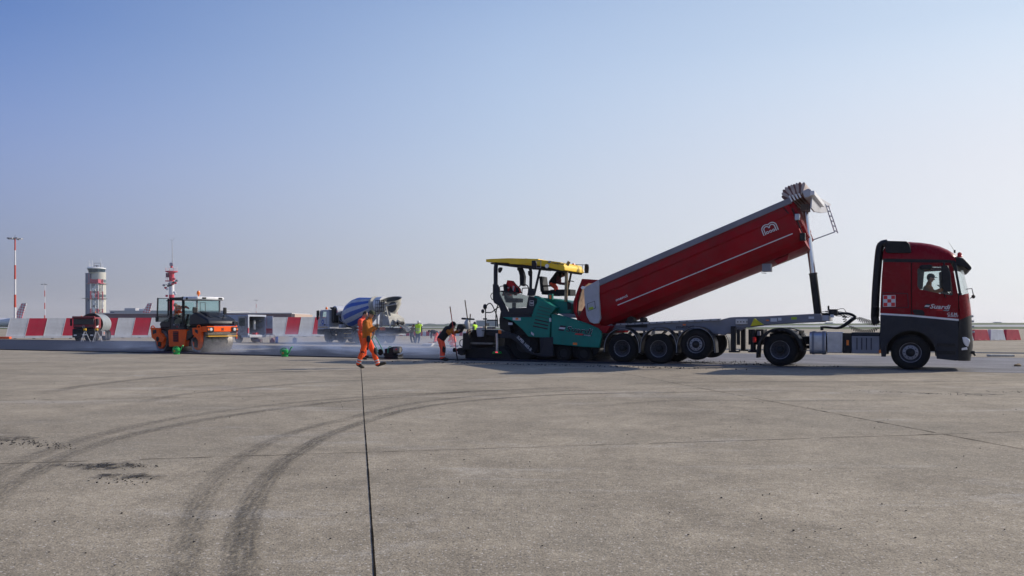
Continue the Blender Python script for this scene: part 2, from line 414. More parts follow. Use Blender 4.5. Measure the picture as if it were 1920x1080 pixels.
ASP = groundmat('fresh_asphalt', (0.019, 0.022, 0.036), 'asphalt')
MIL = groundmat('milled_surface', (0.20, 0.20, 0.215), 'milled')
GRS = groundmat('airfield_grass', (0.085, 0.115, 0.05), 'grass')
def quadsheet(pts, z): 
    mb = MB(); mb.fc([mb.b.verts.new((x, y, z)) for x, y in pts]); return mb
mb = MB(); S = 5200
mb.fc([mb.b.verts.new(p) for p in ((-S, -60, 0), (S, -60, 0), (S, S, 0), (-S, S, 0))])
struct('ground', mb, APR)
# the strip under repair runs past the machines at 26 degrees
e0, e1 = at(0, 656), at(1920, 700); ed = (e1 - e0).normalized(); en = V((-ed.y, ed.x, 0)); en = en if en.y > 0 else -en
def sp(t, n): p = e0 + ed * t + en * n; return (p.x, p.y)
TP = 36.6                                    # how far along the strip the fresh mat has reached
struct('milled_strip', quadsheet([sp(TP - 3, 0), sp(90, 0), sp(90, 12.2), sp(TP - 3, 12.2)], .004), MIL)
mb = MB()   # the fresh asphalt mat with its ragged long edges: a raised slab 4 cm thick
ea = []; eb = []
nst = 150
for i in range(nst + 1):
    t = -60 + (TP + 60) * i / nst
    ea.append((t, .02 * sin(i * 1.7) + .03 * random.random()))
    far = 12.2 + (4.6 if t < -2 else 0)
    eb.append((t, far + .06 * random.random()))
top = []
for (t, a), (_, b_) in zip(ea, eb):
    n0, n1 = sp(t, a), sp(t, b_)
    top.append([mb.b.verts.new((n0[0], n0[1], .008)), mb.b.verts.new((n0[0], n0[1], .045)), mb.b.verts.new((n1[0], n1[1], .045)), mb.b.verts.new((n1[0], n1[1], .008))])
for A, B in zip(top, top[1:]):
    for k in range(3): mb.fc([A[k], B[k], B[k+1], A[k+1]])
mb.fc(top[-1])
struct('asphalt_road', mb, ASP)
# an older second dark band beyond a strip of pale concrete
struct('old_asphalt_band', quadsheet([sp(-70, 17.5), sp(120, 17.5), sp(120, 19.6), sp(-70, 19.6)], .006), ASP)
# pale slab left unpaved inside the fresh strip
a1, a2 = at(432, 658.5), at(507, 655)
mb = MB()
for dz in (0,):
    p = [(a1.x, a1.y), (a2.x, a2.y - 1.6), (a2.x + .3, a2.y), (a1.x - 1.2, a1.y + 1.6)]
    A = [mb.b.verts.new((x, y, .049)) for x, y in p]; mb.fc(A)
struct('concrete_patch_path', mb, APR)
# joints between the slabs: narrow dark grooves with ragged edges
JNT = mat('joint_tar', (0.020, 0.017, 0.014), 1, 0, .4, 30, spec=0)
def joint(name, p, q_, wd, seed, jit=.3, gaps=0.0):
    rnd = random.Random(seed); p, q_ = V(p), V(q_); d = q_ - p; L = d.length; d.normalize(); n = V((-d.y, d.x, 0)); m_ = MB(); prev = None
    N = int(L / .12)
    for i in range(N + 1):
        c = p + d * (L * i / N) + n * (wd * .25 * sin(i * .07 + seed)); h = wd / 2 * (1 + jit * (rnd.random() - .5) * 2)
        if rnd.random() < .02: h *= 1.7
        cur = [m_.b.verts.new((c.x + n.x * h, c.y + n.y * h, .004)), m_.b.verts.new((c.x - n.x * h, c.y - n.y * h, .004))]
        if prev and rnd.random() >= gaps: m_.fc([prev[0], prev[1], cur[1], cur[0]])
        prev = cur
    return struct(name, m_, JNT)
A0, A1 = at(703, 1080), at(677, 690); dA = (A1 - A0).normalized()
B0, B1 = at(0, 870), at(1750, 815); dB = (B1 - B0).normalized()
C0, C1 = at(1920, 843), at(1115, 690); dC = (C1 - C0).normalized()
joint('slab_joint_path', A0 - dA * 4, A1, .0115, 1)
joint('slab_joint_path', B0 - dB * 20, B1 + dB * 22, .011, 2, .5, .05)
joint('slab_joint_path', C0 - dC * 6, C1, .013, 3, .6, .04)
bn = V((-dB.y, dB.x, 0))
joint('slab_joint_path', B0 - dB * 20 + bn * 7.0, B1 + dB * 24 + bn * 7.0, .016, 4, .5, .12)
# tyre tracks: soft dark ribbons scrubbed into the concrete
m = bpy.data.materials.new('tyre_rubber_marks'); m.use_nodes = True; t = m.node_tree; b = t.nodes['Principled BSDF']
b.inputs['Base Color'].default_value = (.085, .076, .060, 1); b.inputs['Roughness'].default_value = .9
uv = t.nodes.new('ShaderNodeUVMap'); sx = t.nodes.new('ShaderNodeSeparateXYZ'); t.links.new(uv.outputs[0], sx.inputs[0])
def mth(op, a, b_=None, c=None):
    n = t.nodes.new('ShaderNodeMath'); n.operation = op
    for i, k in enumerate((a, b_, c)):
        if k is None: continue
        if isinstance(k, (int, float)): n.inputs[i].default_value = k
        else: t.links.new(k, n.inputs[i])
    return n.outputs[0]
pr = mth('SUBTRACT', 1.0, mth('POWER', mth('ABSOLUTE', mth('MULTIPLY_ADD', sx.outputs[0], 2.0, -1.0)), 3.0))
g = t.nodes.new('ShaderNodeNewGeometry')
n1 = t.nodes.new('ShaderNodeTexNoise'); n1.inputs['Scale'].default_value = 1.3; n1.inputs['Detail'].default_value = 6; t.links.new(g.outputs['Position'], n1.inputs['Vector'])
n2 = t.nodes.new('ShaderNodeTexNoise'); n2.inputs['Scale'].default_value = 38; n2.inputs['Detail'].default_value = 3; t.links.new(g.outputs['Position'], n2.inputs['Vector'])
mp = t.nodes.new('ShaderNodeMapping'); mp.inputs['Scale'].default_value = (9, 1.1, 1); t.links.new(uv.outputs[0], mp.inputs[0])
n3 = t.nodes.new('ShaderNodeTexNoise'); n3.inputs['Scale'].default_value = 1.0; n3.inputs['Detail'].default_value = 3; t.links.new(mp.outputs[0], n3.inputs['Vector'])
wv = t.nodes.new('ShaderNodeTexWave'); wv.wave_type = 'BANDS'; wv.bands_direction = 'Y'; wv.inputs['Scale'].default_value = 1.6; wv.inputs['Distortion'].default_value = 3.0; wv.inputs['Detail'].default_value = 2; wv.inputs['Detail Scale'].default_value = 2.5; t.links.new(uv.outputs[0], wv.inputs[0])
at_ = t.nodes.new('ShaderNodeAttribute'); at_.attribute_name = 'fade'
cl_ = lambda x: mth('MINIMUM', mth('MAXIMUM', x, 0.0), 1.0)
streak = cl_(mth('MULTIPLY_ADD', n3.outputs[0], 3.2, -1.05)); grain = cl_(mth('MULTIPLY_ADD', n2.outputs[0], 5.5, -2.05)); patch = cl_(mth('MULTIPLY_ADD', n1.outputs[0], 2.6, -.65))
wv = t.nodes.new('ShaderNodeTexWave'); wv.wave_type = 'BANDS'; wv.bands_direction = 'Y'; wv.inputs['Scale'].default_value = 2.6; wv.inputs['Distortion'].default_value = 2.5; wv.inputs['Detail'].default_value = 2; wv.inputs['Detail Scale'].default_value = 3; t.links.new(uv.outputs[0], wv.inputs[0])
al = mth('MULTIPLY', mth('MULTIPLY', pr, at_.outputs['Fac']), mth('MULTIPLY', mth('MULTIPLY', mth('MULTIPLY_ADD', streak, .7, .3), grain), mth('MULTIPLY', mth('MULTIPLY_ADD', patch, .6, .4), mth('MULTIPLY_ADD', wv.outputs['Fac'], .2, .75))))
al = mth('MINIMUM', mth('MULTIPLY', al, 1.0), .6)
t.links.new(al, b.inputs['Alpha'])
TRK = m
def catmull(P, k=10):
    out = []; P = [P[0] * 2 - P[1]] + P + [P[-1] * 2 - P[-2]]
    for i in range(1, len(P) - 2):
        for j in range(k):
            u = j / k; a, b_, c, d = P[i-1], P[i], P[i+1], P[i+2]
            out.append(.5 * ((2 * b_) + (c - a) * u + (2*a - 5*b_ + 4*c - d) * u*u + (-a + 3*b_ - 3*c + d) * u**3))
    return out + [P[-2]]
def track(px, wd, str_=1.0, z=.006, closew=None):
    P = catmull([at(x, y) for x, y in px]); me = bpy.data.meshes.new('tyre_track_path'); vs = []; fs = []; uvs = []; L = 0; fd = []
    for i, p in enumerate(P):
        d = (P[min(i+1, len(P)-1)] - P[max(i-1, 0)]).normalized(); n = V((-d.y, d.x, 0)); 
        if i: L += (p - P[i-1]).length
        for k in (-1, 1): vs.append((p.x + n.x * wd / 2 * k, p.y + n.y * wd / 2 * k, z)); uvs.append(((k + 1) / 2, L)); fd.append(str_ * min(1, i / 8, (len(P) - 1 - i) / 8))
        if i: j = 2 * i; fs.append((j-2, j-1, j+1, j))
    me.from_pydata(vs, [], fs); ul = me.uv_layers.new(name='UVMap')
    for lp in me.loops: ul.data[lp.index].uv = uvs[lp.vertex_index]
    a = me.attributes.new('fade', 'FLOAT', 'POINT')
    for i, f_ in enumerate(fd): a.data[i].value = f_
    me.materials.append(TRK); o = bpy.data.objects.new('tyre_track_path', me); COL.objects.link(o); o['kind'] = 'structure'; return o
track([(455,1180),(452,1080),(462,980),(500,900),(560,848),(650,803),(800,762),(1000,743),(1190,737),(1500,733)], .24, 1.0)
track([(338,1180),(345,1080),(362,980),(395,910),(450,860),(540,815),(640,788),(800,753),(1000,736),(1250,729)], .24, .62, .0064)
track([(-60,990),(0,922),(70,884),(140,848),(250,815),(400,785),(560,762),(700,748),(900,734),(1150,724)], .28, .8, .0068)
track([(-60,930),(0,885),(80,850),(180,818),(300,790),(450,767),(600,751),(800,738),(1000,728)], .30, .6, .0072)
track([(60,742),(150,725),(300,708),(480,699),(760,693)], .5, .8, .006)
track([(250,760),(330,742),(480,727),(620,716),(820,709)], .34, .6, .0076)
track([(1000,775),(1250,752),(1500,752),(1920,748)], .3, .5, .006)
track([(1100,722),(1400,716),(1700,716),(1990,712)], .5, .6, .0066)
track([(-40,700),(150,702),(420,694),(640,700)], .4, .5, .0081)
# crumbs of asphalt and grit
CRB = mat('asphalt_crumb', (0.03, 0.029, 0.028), .9)
GRT = mat('pale_grit', (0.30, 0.28, 0.25), .9)
def scatter(name, label, spots, rmin, rmax, m_, seed, zb=.004):
    rnd = random.Random(seed); b_ = MB()
    for cx, cy, rx, ry, n, an in spots:
        for _ in range(n):
            a, r = rnd.random() * 2 * pi, rnd.random() ** .7; x, y = r * cos(a) * rx, r * sin(a) * ry
            X, Y = cx + x * cos(an) - y * sin(an), cy + x * sin(an) + y * cos(an); s_ = rnd.uniform(rmin, rmax) ** 1
            b_.ell((X, Y, zb + s_ * .35), (s_ * rnd.uniform(.7, 1.4), s_ * rnd.uniform(.7, 1.4), s_ * rnd.uniform(.4, .8)), 5, 3)
    o = obj(name, b_, m_); tag(o, label, name.replace('_', ' '), kind='stuff'); return o
def spot(px, py, rx, ry, n, an=0): p = at(px, py); return (p.x, p.y, rx, ry, n, an)
scatter('crumbs', 'dark crumbs of asphalt lying beside the paver and across the apron', [
    spot(1000,684,7,.5,160,-.45), spot(1180,688,4,.4,70,-.45), spot(1330,679,3.5,1.2,150,-.45), spot(1420,684,3,.5,60,-.45),
    spot(880,681,2,.4,40,-.45)], .008, .03, CRB, 3)
scatter('tar_crumbs', 'small black tar crumbs by the left edge of the concrete', [spot(55,832,.5,.22,110,-.5), spot(110,838,.3,.15,30,-.5), spot(200,875,.5,.2,60,0), spot(230,900,.4,.2,40,-.4), spot(1740,738,1.3,.22,90,-.5), spot(1905,735,.8,.3,40)], .003, .010, CRB, 31)
scatter('grit', 'scattered small dark stones on the pale concrete apron', [spot(960,800,9,5,110), spot(500,740,14,6,130), spot(1500,760,12,6,150), spot(960,930,4,2,60), spot(250,980,2.5,1,40), spot(1600,1000,2,.9,40)], .002, .008, CRB, 4)
# dark oil stain left of centre
def stain(px, py, rx, ry, seed, str_=1.0, nb=5, k_=1.0):
    c = at(px, py); b_ = MB(); rnd = random.Random(seed)
    for k in range(nb):
        cx, cy = c.x + rnd.uniform(-rx, rx), c.y + rnd.uniform(-ry, ry); r = k_ * rnd.uniform(.12, .45)
        vs = [b_.b.verts.new((cx + r * cos(a * pi / 8) * rnd.uniform(.6, 1.3) * 1.2, cy + r * sin(a * pi / 8) * rnd.uniform(.5, 1.2) * .8, .0075 + k * .0002)) for a in range(16)]
        b_.fc(vs)
    return struct('oil_stain_path', b_, STN)
m = bpy.data.materials.new('oil_stain'); m.use_nodes = True; t = m.node_tree; b = t.nodes['Principled BSDF']; b.inputs['Base Color'].default_value = (.04, .036, .03, 1); b.inputs['Roughness'].default_value = .8
g = t.nodes.new('ShaderNodeNewGeometry'); n1 = t.nodes.new('ShaderNodeTexNoise'); n1.inputs['Scale'].default_value = 7; n1.inputs['Detail'].default_value = 9; n1.inputs['Roughness'].default_value = .75
mp = t.nodes.new('ShaderNodeMapping'); mp.inputs['Scale'].default_value = (1.0, 2.2, 1); t.links.new(g.outputs['Position'], mp.inputs[0]); t.links.new(mp.outputs[0], n1.inputs['Vector']); mrx = t.nodes.new('ShaderNodeMapRange'); mrx.inputs[1].default_value = .46; mrx.inputs[2].default_value = .58; mrx.inputs[4].default_value = .6; t.links.new(n1.outputs[0], mrx.inputs[0]); al = mrx.outputs[0]; t.links.new(al, b.inputs['Alpha']); STN = m
stain(190, 874, .22, .03, 5, nb=4, k_=.6); stain(212, 893, .14, .05, 6, nb=3, k_=.5); stain(268, 897, .07, .10, 16, nb=2, k_=.5); stain(40, 828, .3, .2, 8, nb=2); stain(1740, 738, .9, .3, 9, nb=3)
# ================================================================ far airfield
RWY = mat('runway_grey', (.30, .31, .32), .9)
FZ = [(150, 0, 0), (285, 0, 0), (330, .15, 1), (400, .62, 1), (520, 1.35, 0), (560, 1.75, 0), (900, 4.3, 1), (2200, 8.5, 1)]
FX = [(-1.2, .12), (-.45, .12), (-.1, .2), (.15, .35), (.4, .75), (.62, 1.0), (1.6, 1.05)]
for kind_, nm_, M_ in ((1, 'grass_field', GRS), (0, 'runway_road', RWY)):
    mb = MB()
    for (z0_, h0_, k0), (z1_, h1_, k1) in zip(FZ[1:], FZ[2:]):
        if k1 != kind_: continue
        for (u0, f0), (u1, f1) in zip(FX, FX[1:]):
            hh = lambda z_, h_, f_: .012 + h_ * f_
            mb.fc([mb.b.verts.new(p) for p in ((u0 * z0_, z0_, hh(z0_, h0_, f0)), (u1 * z0_, z0_, hh(z0_, h0_, f1)), (u1 * z1_, z1_, hh(z1_, h1_, f1)), (u0 * z1_, z1_, hh(z1_, h1_, f0)))])
    struct(nm_, mb, M_)
# low wooded rise along the horizon
mb = MB(); rnd = random.Random(5)
def ridge(y, x0, x1, h0, hj, step, dep):
    n = int((x1 - x0) / step); pv = None
    for i in range(n + 1):
        x = x0 + i * step; h = h0 + hj * (rnd.random() - .5) + h0 * .25 * sin(i * .07)
        cur = [mb.b.verts.new((x, y, 0)), mb.b.verts.new((x, y + dep * .2, h * .8)), mb.b.verts.new((x, y + dep * .6, h)), mb.b.verts.new((x, y + dep, 0))]
        if pv:
            for k in range(3): mb.fc([pv[k], cur[k], cur[k+1], pv[k+1]])
        pv = cur
ridge(930, -1500, 90, 2.7, 1.4, 5, 60); ridge(1500, 60, 900, 5.5, 1.5, 12, 90)
struct('distant_wooded_hills', mb, mat('far_woods', (.085, .115, .105), 1, 0, .3, .02))  # bluish tint paints distance haze into the colour of the woods
# ================================================================ lorry wheels
def wheel_mesh(r, wd, rr, style):
    """centred on the outer face's hub; axis +v is inwards; returns tyre, rim, hub meshes"""
    T = MB(); n = 40
    T.lathe([(rr, .02), (rr + .03, .0), (rr + (r - rr) * .55, -.012), (r - .035, .02), (r - .008, .05), (r, .075), (r, wd * .30), (r - .014, wd * .31), (r - .014, wd * .34), (r, wd * .35),
             (r, wd * .48), (r - .014, wd * .49), (r - .014, wd * .52), (r, wd * .53), (r, wd * .66), (r - .014, wd * .67), (r - .014, wd * .70), (r, wd * .71), (r, wd - .07), (r - .035, wd - .02), (rr, wd)], (0, 0, 0), (0, 1, 0), n, None, True)
    Rm = MB(); d = .13 if style != 'front' else .05; F_ = style == 'front'
    # rolled edge, well with its shade put into a dark colour, dished disc
    pr = [(rr + .012, .0), (rr + .012, .02), (rr - .012, .03), (rr - .02, .09), (.225, .11), (.215, d + .0), (.13, d - (.02 if F_ else -.02)), (.12, d + .02)]
    Rm.lathe(pr, (0, 0, 0), (0, 1, 0), 32, lambda j, i: 0 if j in (0, 1) or (F_ and j == 5) else 1, True)
    H = MB(); hd = -.02 if F_ else -.005
    H.lathe([(.001, hd), (.075, hd + .005), (.11, hd + .03), (.125, d + .03)], (0, 0, 0), (0, 1, 0), 18)
    for k in range(10):
        a = 2 * pi * k / 10; rb = .172
        H.cyl((rb * cos(a), d - .045, rb * sin(a)), (rb * cos(a), d + .02, rb * sin(a)), .016, n=6)
    return T, Rm, H
def bake(name, mb, m, m2=None):
    bmesh.ops.recalc_face_normals(mb.b, faces=mb.b.faces); me = bpy.data.meshes.new(name); mb.b.to_mesh(me); mb.b.free(); me.materials.append(m); (me.materials.append(m2) if m2 else None); finish(me); return me
WH = {}
def wheel(par, s, z, v, style='trailer', r=.535, wd=.38, rr=.30, flip=False, tilt=0.0):
    key = (style, r, wd, rr)
    if key not in WH:
        T, Rm, H = wheel_mesh(r, wd, rr, style)
        WH[key] = (bake('tyre', T, RUB), bake('rim', Rm, RIM, RIMD), bake('hub', H, DRK))
    off = offs(par); t_, r_, h_ = WH[key]
    def mk(nm_, me, p, loc=None):
        o = bpy.data.objects.new(nm_, me); COL.objects.link(o); o.parent = p
        if loc is not None: o.location = loc
        return o
    w_ = mk('wheel', h_, par, V((s, v + (wd if flip else 0), z)) - off)
    if flip: w_.rotation_euler = (0, 0, pi)
    w_.rotation_euler[2] += tilt
    mk('tyre', t_, w_); mk('rim', r_, w_)
    return w_
# ================================================================ tractor
T = Frame(1707, 694, 28)
tr = thing('truck_tractor', 'dark red tractor unit with raised black air duct, pulling the tipping trailer', 'truck', T, (0, 1.25, 0))
c3 = crop(1620, 440, 4.0)
fz = T.q(1707, 661)[1]; WR = .535
P = T.P
# door and side panel (near side), far side alike
side = P(c3((121,590),(124,500),(134,300),(144,192),(353,200),(351,603)))
door = P(c3((358,603),(360,201),(645,205),(668,250),(706,458),(710,637)))
hole = P(c3((400,262),(420,243),(600,232),(640,262),(668,440),(660,458),(520,432),(415,408),(400,385)))
sd_ = obj('side_panel', MB().prism(side, -.02, .03), RED, tr, bev=.01)
dr = obj('door', MB().plate([door, hole], -.02, .03), RED, tr, bev=.008)
far_ = obj('door', MB().plate([door, hole], 2.45, 2.5), RED, tr); obj('side_panel', MB().prism(side, 2.45, 2.5), RED, tr)
obj('window', MB().prism(hole, .0, .012), TEAL if False else GLS, dr); obj('window', MB().prism(hole, 2.47, 2.482), GLS, far_)
obj('door_gap_backing', MB().prism(P(c3((345,203),(368,203),(368,604),(340,602))), .032, .06), BLK, tr)  # dark backing strip added behind the door gap to stop light showing through
hp = P(c3((362,572),(372,560),(440,566),(456,590),(450,606),(380,600)))
obj('handle', MB().prism(hp, -.045, -.021), BLK, dr, bev=.01)
# roof with rounded flanks
rp = P(c3((140,190),(142,150),(152,100),(170,60),(345,54),(430,60),(500,70),(570,88),(630,114),(680,146),(700,176),(694,205)), .4)
rf = MB(); lo = P(c3((140,190),(141,178),(142,170),(143,165),(345,165),(430,166),(500,168),(570,170),(630,174),(665,180),(680,190),(684,204)), 0)
NR = len(rp)
def lerp2(a, b, t): return (a[0] + (b[0] - a[0]) * t, a[1] + (b[1] - a[1]) * t)
rows = []
for k in range(9):
    if k < 5: a = pi / 2 * k / 4; yy = -.02 + .42 * (1 - cos(a)); w_ = sin(a)
    else: yy = None
    if yy is not None: rows.append([rf.b.verts.new((lerp2(lo[i], rp[i], w_)[0], yy, lerp2(lo[i], rp[i], w_)[1])) for i in range(NR)])
for k in range(5):
    a = pi / 2 * (4 - k) / 4; yy = 2.52 - .42 * (1 - cos(a)) - .02; w_ = sin(a)
    rows.append([rf.b.verts.new((lerp2(lo[i], rp[i], w_)[0], yy, lerp2(lo[i], rp[i], w_)[1])) for i in range(NR)])
for A, B in zip(rows, rows[1:]):
    for i in range(NR - 1): rf.fc([A[i], A[i+1], B[i+1], B[i]])
rf.fc(rows[0]); rf.fc(rows[-1])
roof = obj('roof', rf, RED, tr, ang=.5)
obj('roof_seam', MB().prism(P(c3((146,180),(500,186),(640,190),(684,196),(690,214),(640,211),(145,206))), -.03, .02), BLK, tr)
# wrap-round nose: quarter arcs from each flank to the front face
sideL = c3((668,206),(672,230),(690,330),(712,458),(716,560),(716,640),(708,700),(702,800),(700,945))
front = c3((720,215),(742,245),(762,340),(786,440),(800,540),(806,600),(810,700),(818,830),(800,945))
bands = [0, 1, 1, 2, 2, 3, 3, 3]     # black top band, screen, nose, grille
NM = [BLK, GLS, RED, BLK]
wrapb = {0: MB(), 1: MB(), 2: MB(), 3: MB()}
def wraprow(i):
    a = T.q(*sideL[i], 0); b = T.q(*front[i], .5); out = []
    for k in range(7):
        t = pi / 2 * k / 6; s_ = a[0] + (b[0] - a[0]) * sin(t); y_ = -.02 + .52 * (1 - cos(t)); out.append((s_, y_, a[1] + (b[1] - a[1]) * sin(t)))
    out += [(x, 2.48 - y, z) for x, y, z in out[::-1]]
    return out
WRr = [wraprow(i) for i in range(len(sideL))]
for i, bd in enumerate(bands):
    mb = wrapb[bd]
    for k in range(len(WRr[0]) - 1):
        q4 = [WRr[i][k], WRr[i][k+1], WRr[i+1][k+1], WRr[i+1][k]]
        if bd == 1 and (k < 1 or k > 11): tgt = wrapb[0]
        elif bd == 2 and k in (0, 12): tgt = wrapb[2]
        else: tgt = mb
        tgt.fc([tgt.b.verts.new(p) for p in q4])
for k_, nme in ((0, 'windscreen_pillar'), (1, 'windscreen'), (2, 'nose_panel'), (3, 'bumper')):
    bmesh.ops.remove_doubles(wrapb[k_].b, verts=wrapb[k_].b.verts, dist=1e-4)
    o = obj(nme, wrapb[k_], NM[k_], tr, ang=.7)
    if k_ == 3: bumper = o
    if k_ == 1: wind = o
# grille bars and bright trim on the front face
g = MB()
for i, (px, py) in enumerate(c3((808,612),(812,650),(814,690),(816,730))):
    s_, z_ = T.q(px, py, .5); g.box(s_ - .02, s_ + .05, .55, 1.95, z_ - .03, z_ + .03)
obj('grille', g, ALU, bumper, bev=.008)
hl_ = c3((733,768),(760,766),(790,784),(795,800),(780,842),(755,830),(742,805))
pts = P(hl_, .12); hb = MB().prism(pts, -.005, .34); obj('headlight', hb, LENS, tr, bev=.02)
obj('headlight', MB().prism(pts, 2.14, 2.485), LENS, tr, bev=.02)
fg = P(c3((722,852),(770,842),(776,862),(718,868)), .08); obj('fog_light', MB().prism(fg, .0, .3), LENS, tr, bev=.01)
b_ = MB(); s0, z0 = T.q(*c3((775,930))[0], .3); s1, z1 = T.q(*c3((815,880))[0], .3)
b_.box(s1 - .1, s1 + .06, .3, 2.2, z1 - .06, z1 + .03); b_.cyl((s1, .7, z1), (s1 + .09, .7, z1 - .12), .03); b_.box(s0 - .5, s0, .25, 2.2, z0 - .02, z0 + .14)
obj('bumper_step', b_, BLK, tr, bev=.02)
# sun visor, marker lamps, beacon, aerial
v_ = MB().prism(P(c3((655,178),(665,168),(740,180),(780,220),(804,250),(800,268),(775,270),(745,245),(700,236),(655,205)), .3), .02, 2.46)
vis = obj('sun_visor', v_, BLK, tr, bev=.03)
s_, z_ = T.q(*c3((745,205))[0], .25)
solos('marker_lamp', [MB().box(s_ - .02, s_ + .05, y, y + .14, z_, z_ + .07) for y in (.2, .7, 1.75, 2.2)], LENS, vis)
s_, z_ = T.q(*c3((718,168))[0], .5); mb = MB().lathe([(.075, 0), (.075, .03), (.06, .05), (.058, .12), (.03, .15), (.001, .155)], (s_, .6, z_), (0, 0, 1), 14); obj('beacon', mb, REDL, tr)
s_, z_ = T.q(*c3((680,125))[0], .5); s1, z1 = T.q(*c3((634,54))[0], .5)
obj('aerial', MB().cyl((s_, .5, z_ - .05), (s_, .5, z_ + .04), .025).cyl((s_, .5, z_), (s1, .5, z1), .006, .003), BLK, tr)
# mirrors
mr1 = P(c3((578,238),(590,230),(632,234),(650,300),(656,418),(645,428),(600,424),(584,400)), -.25)
mo = obj('mirror', MB().prism(mr1, -.36, -.16), BLK, tr, bev=.03)
s_, z_ = T.q(*c3((600,228))[0], -.2); solos('mirror_arm', [MB().tube([(s_ - .02, 0, z_ + .10), (s_, -.2, z_ + .08), (s_, -.26, z_)], .022, 6), MB().tube([(s_ + .05, 0, z_ - 0.95), (s_, -.2, z_ - .85)], .02, 6)], BLK, mo)
m2 = [(x, z) for x, z in P(c3((578,238),(590,230),(632,234),(650,300),(656,418),(645,428),(600,424),(584,400)), -.25)]
obj('mirror', MB().prism(m2, 2.66, 2.84), BLK, tr, bev=.03)
obj('kerb_mirror', MB().prism(P(c3((412,240),(430,228),(505,226),(518,242),(500,258),(430,260)), -.2), -.28, -.06), BLK, tr, bev=.03)
s_, z_ = T.q(*c3((790,425))[0], .5); w2 = MB().tube([(s_ - .1, .4, z_ + .06), (s_ + .06, .4, z_ + .08), (s_ + .10, .4, z_ - .12), (s_ + .02, .4, z_ - .22)], .014, 6); w2.ell((s_ + .10, .42, z_ - .16), (.05, .08, .06)); obj('front_mirror', w2, BLK, tr)
# white line, chequered patch, lettering
obj('white_line', MB().prism(P(c3((124,588),(350,600),(710,633),(710,647),(350,614),(124,601))), -.027, -.021), WHT, tr)
ck = MB(); x0, y0, x1, y1 = 147, 457, 233, 537
p0 = T.q(*c3((x0, y1))[0]); p1 = T.q(*c3((x1, y0))[0]); dx, dz = (p1[0] - p0[0]) / 3, (p1[1] - p0[1]) / 3
ck.m = 1; ck.box(p0[0] - .015, p1[0] + .015, -.026, -.021, p0[1] - .015, p1[1] + .015)
for i in range(3):
    for j in range(3): ck.m = 1 if (i + j) % 2 else 0; ck.box(p0[0] + dx * i, p0[0] + dx * (i + 1), -.032, -.027, p0[1] + dz * j, p0[1] + dz * (j + 1))
obj('chequered_plate', ck, [STRD, STK], sd_)
hp2 = MB()
fr_ = P(c3((140,432),(330,440),(336,550),(134,552)))
ix = [(fr_[0][0] + .02, fr_[0][1] - .02), (fr_[1][0] - .02, fr_[1][1] - .02), (fr_[2][0] - .02, fr_[2][1] + .02), (fr_[3][0] + .02, fr_[3][1] + .02)]
obj('locker_seam', MB().plate([fr_, ix], -.0235, -.021), MARK, sd_)
LT = MB(); 
a = T.q(*c3((494,550))[0]); b2 = T.q(*c3((648,556))[0])
def logo(mb_, fr, A, B, hgt, y, under=True, bar=True, sh=.25, ink=True):
    """the contractor's slanted wordmark with its striped flag and the tag beneath; A,B = (s,z) of its left and right foot"""
    an = atan2(B[1] - A[1], B[0] - A[0]); W = hypot(B[0] - A[0], B[1] - A[1]); ca, sa = cos(an), sin(an)
    def Q(x, z): return (A[0] + x * ca - z * sa, A[1] + x * sa + z * ca)
    fw = W * .17
    for k, mi in enumerate((1, 0, 1)):
        z0_, z1_ = hgt * k / 3, hgt * (k + 1) / 3; mb_.m = mi
        mb_.prism([Q(z0_ * sh * 2, z0_), Q(fw + z0_ * sh * 2, z0_), Q(fw + z1_ * sh * 2, z1_), Q(z1_ * sh * 2, z1_)], y - .004, y)
    mb_.m = 0; mb_.text('Suardi', hgt * 1.42, Q(fw * 1.35, 0), an, sh, y - .002, width=W - fw * 1.35)
    if ink: mb_.m = 1; mb_.text('Suardi', hgt * 1.30, Q(fw * 1.37, .012 * hgt), an, sh, y - .008, width=W - fw * 1.40)
    if under:
        mb_.m = 2; mb_.prism([Q(W * .5, -hgt * .42), Q(W * .72, -hgt * .42), Q(W * .75, -hgt * .14), Q(W * .53, -hgt * .14)], y - .004, y)
        mb_.m = 1; mb_.prism([Q(W * .72, -hgt * .42), Q(W * .98, -hgt * .42), Q(W * 1.0, -hgt * .14), Q(W * .75, -hgt * .14)], y - .004, y)
        mb_.m = 0; mb_.text('energia', hgt * .3, Q(W * .76, -hgt * .38), an, .1, y - .006, width=W * .2)
logo(LT, T, T.q(*c3((447,550))[0]), T.q(*c3((645,560))[0]), .13, -.022, ink=False)
LT.m = 0; LT.text('C.E.M.', .10, T.q(*c3((622,603))[0]), -.02, 0, -.024, width=.28); LT.text('SUARDI', .07, T.q(*c3((626,617))[0]), -.02, .2, -.024, width=.27)
obj('door_lettering', LT, [STK, MARK, STRD], dr)
# lower body with the wheel arch cut out
ar = arc(0.0, fz, .66, 8, 172, 14)
low = P(c3((122,600),(350,613),(706,646),(706,940),(690,945),(545,930),(538,850))) + [(x, z) for x, z in ar] + P(c3((180,800),(164,915),(130,915),(118,740),(122,690)))
obj('lower_body', MB().prism(low, -.02, .10), ANT, tr, bev=.012)
obj('lower_body', MB().prism(low, 2.42, 2.5), ANT, tr)
solos('wheel_arch', [MB().strip(arc(0, fz, .70, 5, 178, 14), .05, -.045, .50), MB().strip(arc(0, fz, .70, 5, 178, 14), .05, 2.0, 2.52)], ANT, tr)
st = P(c3((548,812),(686,816),(686,840),(548,836))); obj('step', MB().prism(st, -.04, .1), BLK, tr, bev=.01)
st = P(c3((548,868),(686,872),(686,900),(548,896))); obj('step', MB().prism(st, -.035, .1), DRK, tr, bev=.01)
